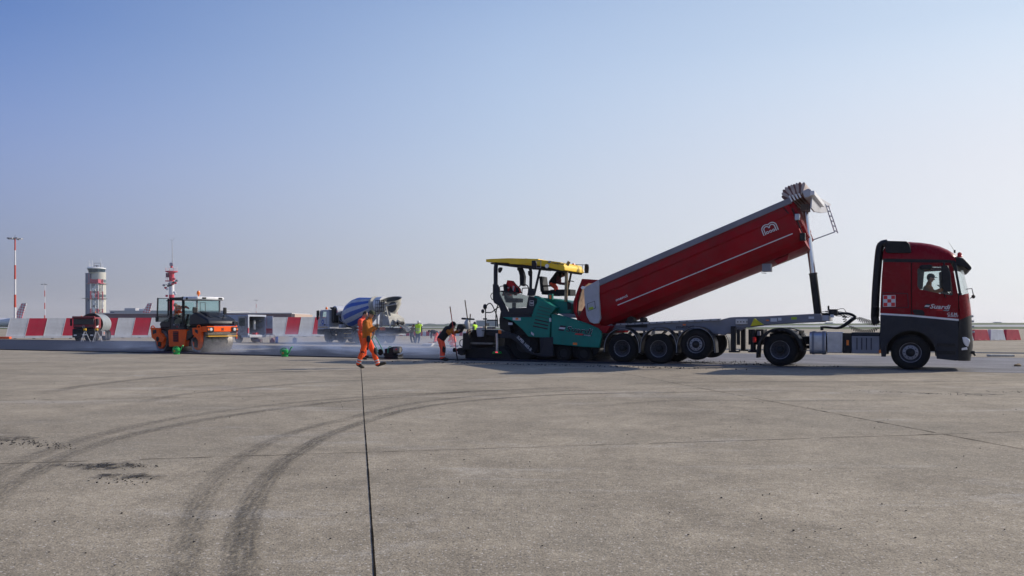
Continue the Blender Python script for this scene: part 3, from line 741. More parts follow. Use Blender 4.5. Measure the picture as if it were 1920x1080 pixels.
# cab floor, back wall and engine block so nothing is hollow
fl = MB(); s0, zf = T.q(*c3((125,600))[0]); s1, _ = T.q(*c3((700,640))[0])
fl.box(s0 + .02, s1, .02, 2.43, zf - .12, zf); ztop = T.q(*c3((145,190))[0])[1]
fl.prism([(s0 + .01, zf), (s0 + .07, zf), (s0 + .15, ztop), (s0 + .06, ztop)], .04, 2.43)
fl.box(s0 + .1, s1 - .1, .75, 1.75, .55, zf - .12); fl.box(s0 + .1, s0 + .75, .1, 2.4, zf, zf + .65)
obj('cab_floor', fl, BLK, tr)
ss = T.q(*c3((470,500))[0])[0] - .12
for y in (.35, 1.65):
    st_ = MB(); st_.box(ss - .25, ss + .25, y, y + .5, zf + .15, zf + .45); st_.prism([(ss - .3, zf + .4), (ss - .15, zf + .4), (ss - .28, zf + 1.15), (ss - .42, zf + 1.15)], y + .02, y + .48)
    obj('seat', st_, BLK, tr, bev=.03)
sw = MB(); sx_ = T.q(*c3((590,420))[0])[0]; sw.lathe([(.21, -.012), (.235, 0), (.21, .012), (.20, 0), (.21, -.012)], (sx_ + .05, .6, zf + .78), (.55, 0, .83), 20); sw.cyl((sx_ + .05, .6, zf + .78), (sx_ + .25, .6, zf + .5), .03)
sw.box(sx_ + .15, s1 + .12, .1, 2.35, zf + .2, zf + .62); obj('dashboard', sw, BLK, tr)
cur = P(c3((400,262),(420,243),(455,242),(440,410),(415,408),(400,385)), 2.44); obj('curtain', MB().prism(cur, 2.41, 2.44), NAVY, tr)
# chassis
ch = MB(); r0, _ = T.q(1418, 640, .8)
for y in (.82, 1.6): ch.box(r0, .6, y, y + .08, .72, .97)
for s_ in (-5.0 + 1.2, -3.2, -2.2, -1.0, .1): ch.box(s_, s_ + .08, .88, 1.62, .76, .93)
ch.cyl((-3.78, .3, .53), (-3.78, 2.2, .53), .09).ell((-3.78, 1.25, .53), (.25, .25, .25)); ch.cyl((0, .2, .5), (0, 2.3, .5), .06); ch.cyl((-3.6, 1.25, .6), (-.6, 1.25, .75), .06)
ch.box(-2.9, -2.0, .9, 1.6, .55, .95); ch.box(-1.6, -.9, 1.7, 2.3, .5, 1.0)
pz = T.q(*crop(1390, 560, 6.62)((1000,395))[0], .3)[1]
ch.box(-3.1, -.75, .2, 1.5, .965, .99)
obj('chassis', ch, DRK, tr, bev=.01)
fw_ = MB(); a = T.q(1500, 612, 1.25)[0]; c_ = T.q(1535, 612, 1.25)[0]
fw_.box(-4.2, -3.2, .75, 1.75, .98, 1.08).lathe([(.001, 1.18), (.55, 1.18), (.55, 1.10), (.3, 1.06)], (-3.72, 1.25, 0), (0, 0, 1), 20); obj('coupling_plate', fw_, DRK, tr)
# rear fender
dz_ = T.q(1462, 656)[1]; ds_ = T.q(1462, 656)[0]
rfb = MB().strip([(ds_ - .70, .42)] + arc(ds_, dz_, .70, 172, 10, 16) + [(ds_ + .72, .52)], .035, -.03, .60); obj('rear_mudguard', MB().strip([(ds_ - .70, .42)] + arc(ds_, dz_, .70, 172, 10, 16) + [(ds_ + .72, .52)], .035, 1.9, 2.53), BLK, tr)
rfb.plate([[(ds_ - .70, .42)] + arc(ds_, dz_, .70, 172, 10, 16) + [(ds_ + .72, .52), (ds_ + .66, .52)] + arc(ds_, dz_, .635, 10, 172, 16) + [(ds_ - .635, .42)]], -.045, -.02)
rfb.box(ds_ - .74, ds_ - .69, 0, .58, .28, .55)
obj('rear_mudguard', rfb, BLK, tr, bev=.008)
s_, z_ = T.q(1412, 637, .5); solos('tail_light', [MB().box(s_, s_ + .07, y, y + .4, z_ - .09, z_ + .09) for y in (.45, 1.65)], REDL, tr)
wheel(tr, 0, fz, 0, 'front'); wheel(tr, 0, fz, 2.12, 'front', flip=True)
wheel(tr, ds_, dz_, 0, 'drive', r=.53, wd=.32); wheel(tr, ds_, dz_, .33, 'drive', r=.53, wd=.27)
wheel(tr, ds_, dz_, 2.18, 'drive', r=.53, wd=.32, flip=True); wheel(tr, ds_, dz_, 1.90, 'drive', r=.53, wd=.27, flip=True)
# tank, boxes, air ducts
c2_ = crop(1390, 560, 6.62)
tk0, tk1 = T.q(*c2_((845,410))[0], .05), T.q(*c2_((1050,690))[0], .05)
tk = MB(); bx = rrect(.05, .68, tk1[1], tk0[1], .14, 5)
tk.platev([bx], tk0[0], tk1[0]); tank = obj('fuel_tank', tk, ALU, tr, bev=.01)
for px in (872, 1000):
    tb = MB()
   
    s_ = T.q(*c2_((px, 500))[0], .03)[0]; o_ = rrect(.035, .695, tk1[1] - .015, tk0[1] + .015, .15, 5); i_ = rrect(.055, .675, tk1[1] + .005, tk0[1] - .005, .135, 5); tb.platev([o_, i_], s_, s_ + .07); obj('tank_strap', tb, GRYM, tank)
bx0, bx1 = T.q(*c2_((1062,415))[0]), T.q(*c2_((1255,675))[0]); sb = obj('silencer_box', MB().box(bx0[0], bx1[0], .02, .65, bx1[1], bx0[1]), LGRY if False else ALU, tr, bev=.02)
g0, g1 = T.q(*c2_((1258,420))[0]), T.q(*c2_((1365,680))[0]); obj('side_board', MB().box(g0[0], g1[0], .06, .6, g1[1], g0[1] - .02), BLK, tr)
s_, z_ = T.q(*c2_((1318,547))[0]); obj('side_reflector', MB().box(s_ - .035, s_ + .035, .04, .06, z_ - .08, z_ + .08), AMB, tr)
s_, z_ = T.q(*c2_((1720,657))[0]); obj('side_reflector', MB().box(s_ - .03, s_ + .03, -.02, .01, z_ - .05, z_ + .05), AMB, tr)
e0_, e1_ = T.q(*c2_((1368,460))[0]), T.q(*c2_((1718,685))[0]); bb = MB().box(e0_[0], e1_[0], .02, .66, e1_[1], e0_[1]); bbo = obj('battery_box', bb, GRYM, tr, bev=.02)
l0 = T.q(*c2_((1362,418))[0]); l1 = T.q(*c2_((1722,462))[0]); obj('lid', MB().box(l0[0], l1[0], .0, .68, l1[1], l0[1]), ANT, bbo, bev=.03)
for px in (1435, 1495, 1553, 1612): s_ = T.q(*c2_((px, 500))[0])[0]; obj('pressed_groove', MB().box(s_ - .012, s_ + .012, .005, .019, e1_[1] + .12, e0_[1] - .06), MARK, bbo)
# air intake: filter box on the roof corner and the ribbed duct down the back of the cab
fb = MB().prism(P(c3((160,52),(168,46),(320,50),(340,70),(356,122),(350,138),(175,138),(160,124)), -.03), -.06, .42); obj('air_filter_box', fb, BLK, tr, bev=.04)
gm = MB(); 
for i in range(9):
    a = T.q(*c3((178 + i * 17, 64))[0], -.06)[0]; z1_ = T.q(*c3((200, 64))[0])[1]; z0_ = T.q(*c3((200, 128))[0])[1]; gm.box(a, a + .025, -.075, -.061, z0_, z1_)
obj('intake_grille', gm, DRK, tr)
d = [T.q(*p, .12) for p in c3((95,670),(80,640),(82,560),(88,420),(100,260),(112,130),(122,80),(140,66),(175,62))]
du = MB().tube([(s_, .18, z_) for s_, z_ in d], .115, 12, 1)
for y_ in range(10): s_, z_ = T.q(*c3((83 + y_ * .3, 612 - y_ * 7))[0], .12); du.lathe([(.11, -.012), (.135, 0), (.11, .012)], (s_, .18, z_), (0, 0, 1), 12)
obj('air_duct', du, BLK, tr)
# ================================================================ semi-trailer
tl_ = thing('tipper_trailer', 'grey semi-trailer with its long dark red body tipped up on a hydraulic ram', 'tipper trailer', T, (-8, 1.25, 0))
cA = crop(1110, 570, 6.0); cT = crop(1080, 330, 3.692)
fr = MB()
ft = [T.q(*p, .6) for p in cA((185,235),(270,238),(1450,176),(1560,150),(1640,146),(1920,140))] + [T.q(*p, .6) for p in c2_((915,187),(1000,190))]
fb_ = [T.q(*p, .6) for p in c2_((1000,285),(955,290),(620,303),(285,325),(0,362))] + [T.q(*p, .6) for p in cA((1660,262),(1560,320),(1500,345),(1380,335),(1260,300),(1000,300),(700,305),(400,300),(185,300))]
fr.prism(ft + fb_, .55, .68); 
ft2 = [(s_, z_) for s_, z_ in ft + fb_]; fr.prism(ft2, 1.82, 1.95)
for s_ in (-12.2, -11.1, -9.9, -8.6, -7.3, -6.0, -4.6, -3.4): 
    z_ = 1.05; fr.box(s_, s_ + .1, .68, 1.82, 1.0, 1.15)
chs = obj('chassis_frame', fr, GRYM, tl_, bev=.012)
hf = MB(); a = T.q(*c2_((990,200))[0], .6); b2 = T.q(*c2_((1085,285))[0], .6); hf.box(a[0], b2[0], .62, 1.88, b2[1] + .02, a[1] - .02); obj('front_cross_beam', hf, LGRY, tl_, bev=.02)
ral = MB(); a = T.q(*cA((270,222))[0], .5); b2 = T.q(*cA((1450,163))[0], .5); c_ = T.q(*cA((1450,185))[0], .5); d_ = T.q(*cA((270,242))[0], .5)
ral.prism([a, b2, c_, d_], .48, .549); ralo = obj('side_rail', ral, LGRY, tl_, bev=.006)
rb = MB()
for i in range(14): t_ = (i + .7) / 14; p = lerp2(lerp2(a, b2, t_), lerp2(d_, c_, t_), .5); rb.cyl((p[0], .47, p[1]), (p[0], .481, p[1]), .022, n=8)
obj('rail_bolts', rb, MARK, ralo)
# running gear: two axles on the ground and the front one lifted
axs = [(cA((335,500))[0], 0), (cA((747,505))[0], 0), (cA((1165,455))[0], 1)]
for (px, lift) in axs:
    ax = MB()
    s_, z_ = T.q(*px); z_ = z_ if lift else .53
    wheel(tl_, s_, z_, 0, 'front' if lift else 'trailer', rr=.295); wheel(tl_, s_, z_, 2.12, 'trailer', flip=True)
    ax.cyl((s_, .3, z_), (s_, 2.2, z_), .08); ax.box(s_ - .5, s_ + .1, .58, .68, z_ + .05, z_ + .22); ax.box(s_ - .5, s_ + .1, 1.82, 1.92, z_ + .05, z_ + .22); ax.cyl((s_ - .1, .62, z_ + .1), (s_ - .1, .62, z_ + .38), .12)
    ax.cyl((s_ - .1, 1.86, z_ + .1), (s_ - .1, 1.86, z_ + .38), .12)
    obj('axle', ax, DRK, tl_)
gz = [T.q(*p)[1] for p in cA((340,268),(765,262),(1165,255))]; g2 = MB()
for (px, lift), gt in zip(axs, gz):
    s_, z_ = T.q(*px); r_ = .66; cz_ = gt - r_; 
    rim_ = [(s_ - r_ - .02, cz_ - .22)] + arc(s_, cz_, r_, 176, 4, 18) + [(s_ + r_ + .02, cz_ - .22)]
    for y0_, y1_ in ((-.02, .42), (2.08, 2.52)):
        m_ = MB().strip(rim_, .02, y0_, y1_); obj('mudguard', m_, BLK, tl_)
    ln = MB().strip([(s_ - r_ + .0, cz_ - .22)] + arc(s_, cz_, r_ - .018, 176, 4, 18) + [(s_ + r_ - .0, cz_ - .22)], .010, -.032, -.0205); obj('mudguard_edge', ln, LGRY, tl_)
# landing legs, box, hoses, chock, stickers
for y in (.35, 2.0):
    lg = MB()
    a = T.q(*cA((1560,250))[0], .35); b2 = T.q(*cA((1612,545))[0], .35); lg.box(a[0], b2[0], y, y + .16, b2[1] + .05, a[1]); lg.box(a[0] - .06, b2[0] + .12, y - .05, y + .22, b2[1], b2[1] + .05)
    obj('landing_leg', lg, BLK, tl_, bev=.01)
lg = MB()
a = T.q(*cA((1630,285))[0], .5); b2 = T.q(*cA((1665,460))[0], .5); lg.box(a[0], b2[0], .45, .55, b2[1], a[1])
lg.box(a[0] + .3, a[0] + .8, .9, 1.6, b2[1] + .0, a[1]); lg.cyl((a[0] + .5, .7, b2[1] - .22), (a[0] + .5, .7, a[1]), .09); lg.lathe([(.2, 0), (.14, .06), (.05, .1)], (a[0] + .5, .7, b2[1] - .25), (0, 0, 1), 12)
obj('support_bracket', lg, BLK, tl_, bev=.01)
a = T.q(*cA((1615,168))[0], .5); b2 = T.q(*cA((1752,228))[0], .5); vb = obj('valve_box', MB().box(a[0], b2[0], .49, .549, b2[1], a[1]), ALU, tl_, bev=.008)
kn = MB()
for i in range(4): kn.cyl((a[0] + .08 + i * .1, .46, a[1] - .1), (a[0] + .08 + i * .1, .489, a[1] - .1), .02, n=8)
obj('valve_knob', kn, MARK, vb)
LIM = mat('lime_sticker', (.35, .5, .02), .5)
yc = MB().prism([T.q(*p, .5) for p in c2_((165,247),(175,247),(215,280),(285,324),(118,342))], .40, .548); obj('wheel_chock', yc, YLW, tl_, bev=.01)
for i, (x0, y0, x1, y1, mi) in enumerate(((362,243,442,285,0), (455,237,498,272,0), (620,227,688,258,1), (835,222,902,250,0), (305,262,342,277,2))):
    a = T.q(*c2_((x0, y0))[0], .548); b2 = T.q(*c2_((x1, y1))[0], .548); obj('marker_plate', MB().box(a[0], b2[0], .543, .549, b2[1], a[1]), [STK, LIM, AMB][mi], tl_)
a = T.q(*cA((1022,222))[0], .48); b2 = T.q(*cA((1055,232))[0], .48); obj('side_reflector', MB().box(a[0], b2[0], .472, .479, b2[1] - .03, b2[1] + .02), AMB, tl_)
lt = MB().text('menci', .17, T.q(*cA((945,278))[0], .54), .035, 0, .545, width=.62); obj('frame_lettering', lt, MARK, chs)
# coiled suzie hoses and the hose boom between cab and trailer
cH = crop(1530, 560, 13.5)
hs = MB(); 
def hp_(x, y, v=1.1): s_, z_ = T.q(*cH((x, y))[0], v); return (s_, v, z_)
hs.tube([hp_(150,720), hp_(260,720), hp_(430,742), hp_(560,745), hp_(650,715), hp_(800,620), hp_(900,540), hp_(1010,470)], [.03, .035, .035, .04, .05, .06, .06, .055], 8, 1)
hs.tube([hp_(1010,470), hp_(930,410), hp_(820,375), hp_(700,370), hp_(560,390), hp_(300,400), hp_(140,390)], .04, 8, 1)
hs.tube([hp_(150,800), hp_(150,700)], .05, 8)
obj('hose_boom', hs, BLK, tr)
def coil(name, p0, p1, turns, r, par, m_, sag=0.0):
    p0, p1 = V(p0), V(p1); d = (p1 - p0); L = d.length; d.normalize(); up = V((0, 0, 1)); a_ = d.cross(up).normalized(); b_ = a_.cross(d); N = turns * 10; pts_ = []
    for i in range(N + 1):
        t = i / N; c = p0.lerp(p1, t) + V((0, 0, -sag * 4 * t * (1 - t))); an = 2 * pi * turns * t; rr_ = r * min(1, t * 8, (1 - t) * 8) + .005
        pts_.append(c + a_ * (rr_ * cos(an)) + b_ * (rr_ * sin(an)))
    return obj(name, MB().tube(pts_, .011, 5), m_, par)
coil('coiled_hose', hp_(1030,490,1.0), hp_(1600,640,1.0), 13, .075, tr, BLK, .03)
coil('coiled_hose', hp_(820,680,.95), hp_(1600,735,.95), 15, .06, tr, BLK, .16)
coil('coiled_hose', hp_(700,420,1.2), hp_(760,640,1.2), 4, .05, tr, BLK, 0)
rndh = random.Random(3); hc = MB()
for k in range(9):
    x0_, x1_ = rndh.uniform(140, 520), rndh.uniform(600, 980); ys = rndh.uniform(270, 400); hc.tube([hp_(x0_, ys, 1.0 + k * .05), hp_((x0_ + x1_) / 2, ys + rndh.uniform(-60, 30), 1.0 + k * .05), hp_(x1_ * .8, ys + 60, 1.1), hp_(x1_, rndh.uniform(420, 500), 1.1)], .010, 5, 2)
hc.box(hp_(330,320)[0], hp_(540,260)[0], .95, 1.35, hp_(330,400)[2], hp_(330,270)[2]); hc.cyl(hp_(320,300), hp_(315,180), .03); hc.box(hp_(160,440)[0], hp_(340,520)[0], .9, 1.0, hp_(0,520)[2], hp_(0,450)[2])
obj('air_line_bundle', hc, BLK, tl_)
obj('number_box', MB().box(hp_(380,400)[0], hp_(470,480)[0], .85, .9, hp_(0,480)[2], hp_(0,405)[2]), STK, tl_)
# ---- the tipping body in its own inclined axes
R0 = T.q(*cT((155,725))[0]); R1 = T.q(*cT((1580,112))[0]); tv = V((R1[0] - R0[0], R1[1] - R0[1])); TL = tv.length; tv.normalize(); tn = V((tv.y, -tv.x))
def tp(t, w_): return (R0[0] + tv.x * t + tn.x * w_, R0[1] + tv.y * t + tn.y * w_)
def tinv(px, v=0.0): s_, z_ = T.q(*px, v); d_ = V((s_ - R0[0], z_ - R0[1])); return d_.dot(tv), d_.dot(tn)
# ---- tub shell: a half-pipe lofted along the inclined axis
def section(t, k=1.0, ins=0.0, sl=0.0):
    S_ = [(0, .02), (0, .46), (.035, .52), (.05, 1.0), (.10, 1.22), (.22, 1.42), (.45, 1.58), (.80, 1.66), (1.25, 1.68)]
    S_ = [(v + ins, w_ * k - ins * .7) for v, w_ in S_]; S_ = S_ + [(2.5 - v, w_) for v, w_ in S_[-2::-1]]
    return [(tp(t - sl * w_, w_)[0], v, tp(t - sl * w_, w_)[1]) for v, w_ in S_]
def loft(mb, secs, close=False):
    R0_ = [[mb.b.verts.new(p) for p in s_] for s_ in secs]
    for A, B in zip(R0_, R0_[1:]):
        for i in range(len(A) - 1): mb.fc([A[i], A[i+1], B[i+1], B[i]])
        if close: mb.fc([A[-1], A[0], B[0], B[-1]])
    return R0_
tb_ = MB(); o_ = [section(.06, sl=.46)] + [section(t) for t in (.8, 2, 4, 6, 6.7)] + [section(6.95, .985)]
i_ = [section(.06, 1, .05, .46)] + [section(t, 1, .05) for t in (.8, 2, 4, 6, 6.7)] + [section(6.90, .985, .05)]
Ro = loft(tb_, o_); Ri = loft(tb_, i_)
for A, B in zip(Ro, Ro[1:]): pass
for j in range(len(Ro) - 1):
    for e in (0, -1): tb_.fc([Ro[j][e], Ro[j+1][e], Ri[j+1][e], Ri[j][e]])
for i in range(len(Ro[0]) - 1): tb_.fc([Ro[0][i], Ro[0][i+1], Ri[0][i+1], Ri[0][i]])
tb_.fc(Ro[-1]); tb_.fc(Ri[-1])
tub = obj('tipping_body', tb_, TUBRED, tl_, ang=.35)
st = MB(); 
for t0, t1 in ((.36, 3.4), (3.42, 6.72)):
    c0, c1 = tp(t0, 1.075), tp(t1, 1.075); d0, d1 = tp(t0, 1.104), tp(t1, 1.104); 
    s2 = MB().prism([c0, c1, d1, d0], .040, .058); obj('white_line', s2, WHT, tub)
# top rail and its seam
for y0_, y1_ in ((-.05, .07), (2.43, 2.55)):
    r_ = MB().prism([tp(-.02, -.02), tp(7.05, -.02), tp(7.05, .17), tp(-.02, .20)], y0_, y1_); obj('top_rail', r_, GRYM, tub, bev=.015)
sm_ = MB().prism([tp(.4, .235), tp(6.7, .215), tp(6.7, .225), tp(.4, .245)], -.006, .0); obj('body_seam', sm_, MARK, tub)
sm_ = MB().prism([tp(.36, .46), tp(6.72, .44), tp(6.72, .475), tp(.36, .51)], -.008, .03); obj('body_crease', sm_, TUBRED, tub, bev=.006)
# corner post at the rear
c7 = crop(980, 470, 4.907)
pp = P(c7((566,342),(700,270),(708,300),(703,420),(718,620),(700,668),(655,672),(620,655),(590,600),(572,470)), -.03)
post = obj('corner_post', MB().prism(pp, -.07, .05), LGRY, tub, bev=.02)
obj('corner_post', MB().prism(pp, 2.45, 2.57), LGRY, tub)
obj('marker_plate', MB().prism(P(c7((608,524),(648,514),(652,536),(610,546)), -.07), -.078, -.07), mat('lime_sticker', (.35, .5, .02)), post)
lp = P(c7((592,488),(665,462),(672,530),(600,560)), -.07); lpi = P(c7((597,490),(661,467),(667,527),(604,555)), -.07)
obj('panel_seam', MB().plate([lp, lpi], -.074, -.0702), MARK, post)
rl = MB().prism(P(c7((535,340),(550,325),(580,330),(575,350),(545,356)), -.1), -.12, -.02); obj('marker_lamp', rl, LENS, post, bev=.01)
# tailgate hanging open behind, dusty on its inner face
tgp = P(c7((545,258),(566,266),(520,380),(496,470),(490,560),(515,640),(530,660),(505,650),(470,560),(465,470),(500,370)))
tg = obj('tailgate', MB().prism(tgp, .0, 2.5), TUBRED, tl_, bev=.01)
tgi = P(c7((566,270),(572,274),(532,384),(508,474),(502,560),(525,636),(518,632),(494,560),(499,472),(524,380)))
obj('dusty_inner_face', MB().prism(tgi, .1, 2.4), TUBIN, tg)
for y in (.02, 2.42): obj('tailgate_arm', MB().prism(P(c7((545,258),(690,268),(700,300),(600,298),(558,330),(540,300))), y, y + .08), TUBRED, tg, bev=.01)
chut = MB().prism(P(c7((576,480),(600,600),(700,690),(800,690),(760,760),(600,740),(500,620))), .08, 2.42); obj('body_rear_lip', chut, TUBRED, tub, bev=.02)
hg = MB().prism(P(c7((700,640),(790,600),(830,700),(790,760),(720,800),(690,740)), .5), .45, .62); obj('body_bracket', hg, GRYM, tl_, bev=.02)
hb = MB(); a = T.q(*cT((385,1000))[0], .6)
for k in (0, 1): hb.cyl((a[0] + k * .45, .45, a[1] + .02), (a[0] + k * .45, .8, a[1] + .02), .13 - .04 * k, n=16)
hb.box(a[0] - .2, a[0] + .6, .5, .75, a[1] - .25, a[1] - .02); obj('tipping_hinge', hb, DRK, tl_)
# front wall ribs, brackets, canopy
for k, y in enumerate((.14, .46, .80, 1.5, 1.85, 2.2)):
    b0, b1 = tp(6.95, .12), tp(7.10, .12); c1, c0 = tp(7.10, 1.30 if y > .3 and y < 2 else .95), tp(6.95, 1.35 if y > .3 and y < 2 else 1.0)
    obj('front_rib', MB().prism([b0, b1, c1, c0], y, y + .10), TUBRED, tub, bev=.01)
fb2 = MB(); a = tp(6.97, .62); fb2.box(a[0], a[0] + .14, .02, .22, a[1] - .1, a[1] + .1); obj('latch_box', fb2, ALU, tub, bev=.01)
a = tp(6.90, 1.28); fb2 = MB().box(a[0] - .02, a[0] + .14, .05, .28, a[1] - .12, a[1] + .12); obj('work_light', fb2, BLK, tub, bev=.01)
a = tp(6.95, .3); b2 = tp(6.98, 1.2); obj('air_pipe', MB().tube([(a[0] + .05, .04, a[1]), (b2[0] + .02, .04, b2[1])], .018, 6), BLK, tub)
cB = crop(1440, 330, 4.0)
kp = P(cB((255,115),(300,95),(322,100),(330,125),(318,152),(275,165)), -.05)
hd = obj('canopy', MB().prism(kp, -.07, 2.57), LGRY, tub, bev=.02)
bm0 = T.q(*cB((324,122))[0], -.07)
hb2 = MB().box(bm0[0] - .04, bm0[0] + .10, -.075, 2.68, bm0[1] - .10, bm0[1] + .05); obj('canopy_beam', hb2, WHT, hd, bev=.02)
sx_ = bm0[0] - .02; shp = [T.qs(*p, sx_) for p in cB((330,128),(470,212),(440,272),(400,278),(345,268),(322,240))]
hs_ = MB().platev([shp], sx_ - .03, sx_ + .02); obj('canopy_shield', hs_, LGRY, hd, bev=.01)
# ladder below the canopy
la = MB(); l0, l1 = T.q(*cB((432,210))[0], 2.3), T.q(*cB((500,420))[0], 2.3)
m0, m1 = T.q(*cB((455,222))[0], 2.3), T.q(*cB((524,428))[0], 2.3)
la.cyl((l0[0], 2.3, l0[1]), (l1[0], 2.3, l1[1]), .022).cyl((m0[0], 2.3, m0[1]), (m1[0], 2.3, m1[1]), .022)
for k in range(6): t = (k + .3) / 5.6; p = lerp2(l0, l1, t); q_ = lerp2(m0, m1, t); la.cyl((p[0], 2.3, p[1]), (q_[0], 2.3, q_[1]), .016)
s0, s1 = T.q(*cB((330,482))[0], 2.0), T.q(*cB((500,420))[0], 2.3); la.cyl((s0[0], 2.0, s0[1]), (s1[0], 2.3, s1[1]), .02); obj('ladder', la, ALU, tub)
# rolled-back tarpaulin: a fan of stiff folds across the body
TARP = mat('tarpaulin', (.16, .085, .08), .8, 0, .25, 6); TARL = mat('tarpaulin_pale_fold', (.42, .36, .34), .8, 0, .2, 6)  # fold shading put into colour: pale and dark copies of one cloth alternate
tips = cT((1424,142),(1426,118),(1433,96),(1450,78),(1470,68),(1490,60),(1508,56),(1528,48),(1550,42),(1580,44))
bas = cT((1482,158),(1488,156),(1495,153),(1503,150),(1512,147),(1520,144),(1530,140),(1540,136),(1550,132),(1560,128))
for i, (tpx, bpx) in enumerate(zip(tips, bas)):
    a, b2 = V(T.q(*tpx)), V(T.q(*bpx)); d_ = (a - b2).normalized(); n_ = V((-d_.y, d_.x)); L_ = (a - b2).length
    pl = [b2 + n_ * .02, b2 + d_ * L_ * .6 + n_ * .05, a - d_ * .05 + n_ * .055, a + n_ * .02, a - n_ * .02, a - d_ * .05 - n_ * .045, b2 + d_ * L_ * .6 - n_ * .05, b2 - n_ * .02]
    obj('tarpaulin_fold', MB().prism([tuple(p) for p in pl], -.03 - .01 * (i % 2), 2.53), TARL if i % 2 else TARP, tub, bev=.015)
for i in range(4):
    a, b2 = V(T.q(*cT((1478 + i * 22, 138 - i * 5))[0])), V(T.q(*cT((1498 + i * 20, 178 - i * 9))[0])); d_ = (b2 - a).normalized(); n_ = V((-d_.y, d_.x)) * .022
    obj('tarpaulin_strap', MB().prism([tuple(a + n_), tuple(b2 + n_), tuple(b2 - n_), tuple(a - n_)], -.07, -.052), WHT, tub)
s0 = tp(6.72, .28); obj('tie_cord', MB().tube([(s0[0], -.03, s0[1] + .1), (s0[0] + .12, -.06, s0[1] - .05), (s0[0] + .2, -.04, s0[1] - .15), (s0[0] + .1, -.05, s0[1] - .02)], .016, 6, 2), BLK, tub)
# small gear under the body
a = tinv(cT((1330,640))[0], .5); p = tp(a[0], 1.74); ub = MB().box(p[0] - .15, p[0] + .13, .35, .62, p[1] - .16, p[1] + .1); ub.tube([(p[0] - .15, .4, p[1] - .1), (p[0] - .17, .4, p[1] - .2), (p[0] - .02, .4, p[1] - .22)], .012, 5); obj('underbody_box', ub, GRYM, tub, bev=.02)
a = tinv(cT((1440,580))[0], .5); p, q_ = tp(a[0] - .3, 1.62), tp(a[0] + .2, 1.62); p2, q2 = tp(a[0] - .25, 1.78), tp(a[0] + .1, 1.76); obj('underbody_rail', MB().prism([p, q_, q2, p2], .5, .62), TUBRED, tub, bev=.01)
# telescopic ram
h0 = T.q(*cB((375,1035))[0], 1.25); h1 = T.q(*cB((338,735))[0], 1.25); h2 = T.q(*cB((302,455))[0], 1.25); h3 = T.q(*cB((282,255))[0], 1.25)
v3 = lambda p: (p[0], 1.25, p[1])
ram = obj('hydraulic_ram', MB().cyl(v3(h0), v3(h1), .125, n=20).lathe([(.09, -.02), (.135, -.02), (.135, .03), (.09, .03)], v3(h1), V(v3(h1)) - V(v3(h0)), 20), BLK, tl_)
obj('ram_stage', MB().cyl(v3(h1), v3(h2), .10, n=20), CHR, ram); obj('ram_stage', MB().cyl(v3(h2), v3(h3), .08, n=20), CHR, ram)
obj('ram_pivot', MB().cyl((h3[0], .9, h3[1]), (h3[0], 1.6, h3[1]), .07).box(h3[0] - .12, h3[0] + .12, 1.0, 1.5, h3[1] - .05, h3[1] + .16), GRYM, ram)
# lettering on the body: arcs badge and maker's word
bd = MB()
def tq(x, w_, cx, cw): return tp(cx + x * .84, cw - w_ * .84)
bc = tinv(cT((1340,365))[0])
def band(cx, cz, r, a0, a1, wd): return [tq(cx + (r + wd / 2) * cos(R(a0 + (a1 - a0) * k / 14)), cz + (r + wd / 2) * sin(R(a0 + (a1 - a0) * k / 14)), *bc) for k in range(15)] + [tq(cx + (r - wd / 2) * cos(R(a1 + (a0 - a1) * k / 14)), cz + (r - wd / 2) * sin(R(a1 + (a0 - a1) * k / 14)), *bc) for k in range(15)]
for cx, a0, a1 in ((-.11, 180, 48), (.11, 132, 0)):
    for r_ in (.175, .10): bd.prism(band(cx, .03, r_, a0 if r_ > .15 else 180, a1 if r_ > .15 else 0, .034), -.008, -.002)
for x_ in (-.285, -.21, .21, .285): bd.prism([tq(x_ - .017, -.17, *bc), tq(x_ + .017, -.17, *bc), tq(x_ + .017, .03, *bc), tq(x_ - .017, .03, *bc)], -.008, -.002)
for k in range(3):
    cx = -.12 + k * .12; o2 = [tq(cx + .055 * cos(a * pi / 6), -.11 + .055 * sin(a * pi / 6), *bc) for a in range(12)]; i2 = [tq(cx + .026 * cos(a * pi / 6), -.11 + .026 * sin(a * pi / 6), *bc) for a in range(12)]; bd.plate([o2, i2], -.008, -.002)
obj('arched_badge', bd, WHT, tub)
mt = tinv(cT((275,868))[0]); p = tp(mt[0], mt[1]); obj('maker_lettering', MB().text('menci', .13, p, atan2(tv.y, tv.x), 0, .030, width=.46), WHT, tub)
# ================================================================ road paver
c6 = crop(860, 470, 4.907); cP = crop(860, 560, 8.31); cD = crop(920, 480, 9.82); cO = crop(1000, 480, 12.0)
PV = thing('road_paver', 'green road paver with a yellow roof and a black screed, fed by the tipper', 'paver', T, (-13.5, 1.25, 0))
# yellow roof in two shells
cn = MB().prism(P(c6((254,80),(300,76),(460,70),(735,76),(735,126),(700,140),(640,134),(600,128),(470,122),(460,112),(256,104)), .05), .02, 1.80)
can = obj('canopy_roof', cn, YEL, PV, bev=.04)
cn2 = MB().prism(P(c7((20,70),(130,82),(250,94),(345,106),(372,122),(386,150),(386,182),(360,184),(320,174),(250,158),(180,142),(20,118)), .0), -.02, 1.84); c2o = obj('canopy_front', cn2, YEL, PV, bev=.05)
un = MB().prism(P(c6((300,112),(470,120),(660,140),(700,158),(690,166),(520,150),(300,124)), .2), .15, 1.75).prism(P(c7((40,125),(180,146),(300,170),(390,186),(380,200),(200,176),(40,150)), .1), .08, 1.78); obj('roof_underside', un, BLK, PV)
obj('roof_highlight_panel', MB().prism(P(c6((592,96),(670,100),(672,122),(605,124)), .0), -.02, .02), WHT, PV) if False else None
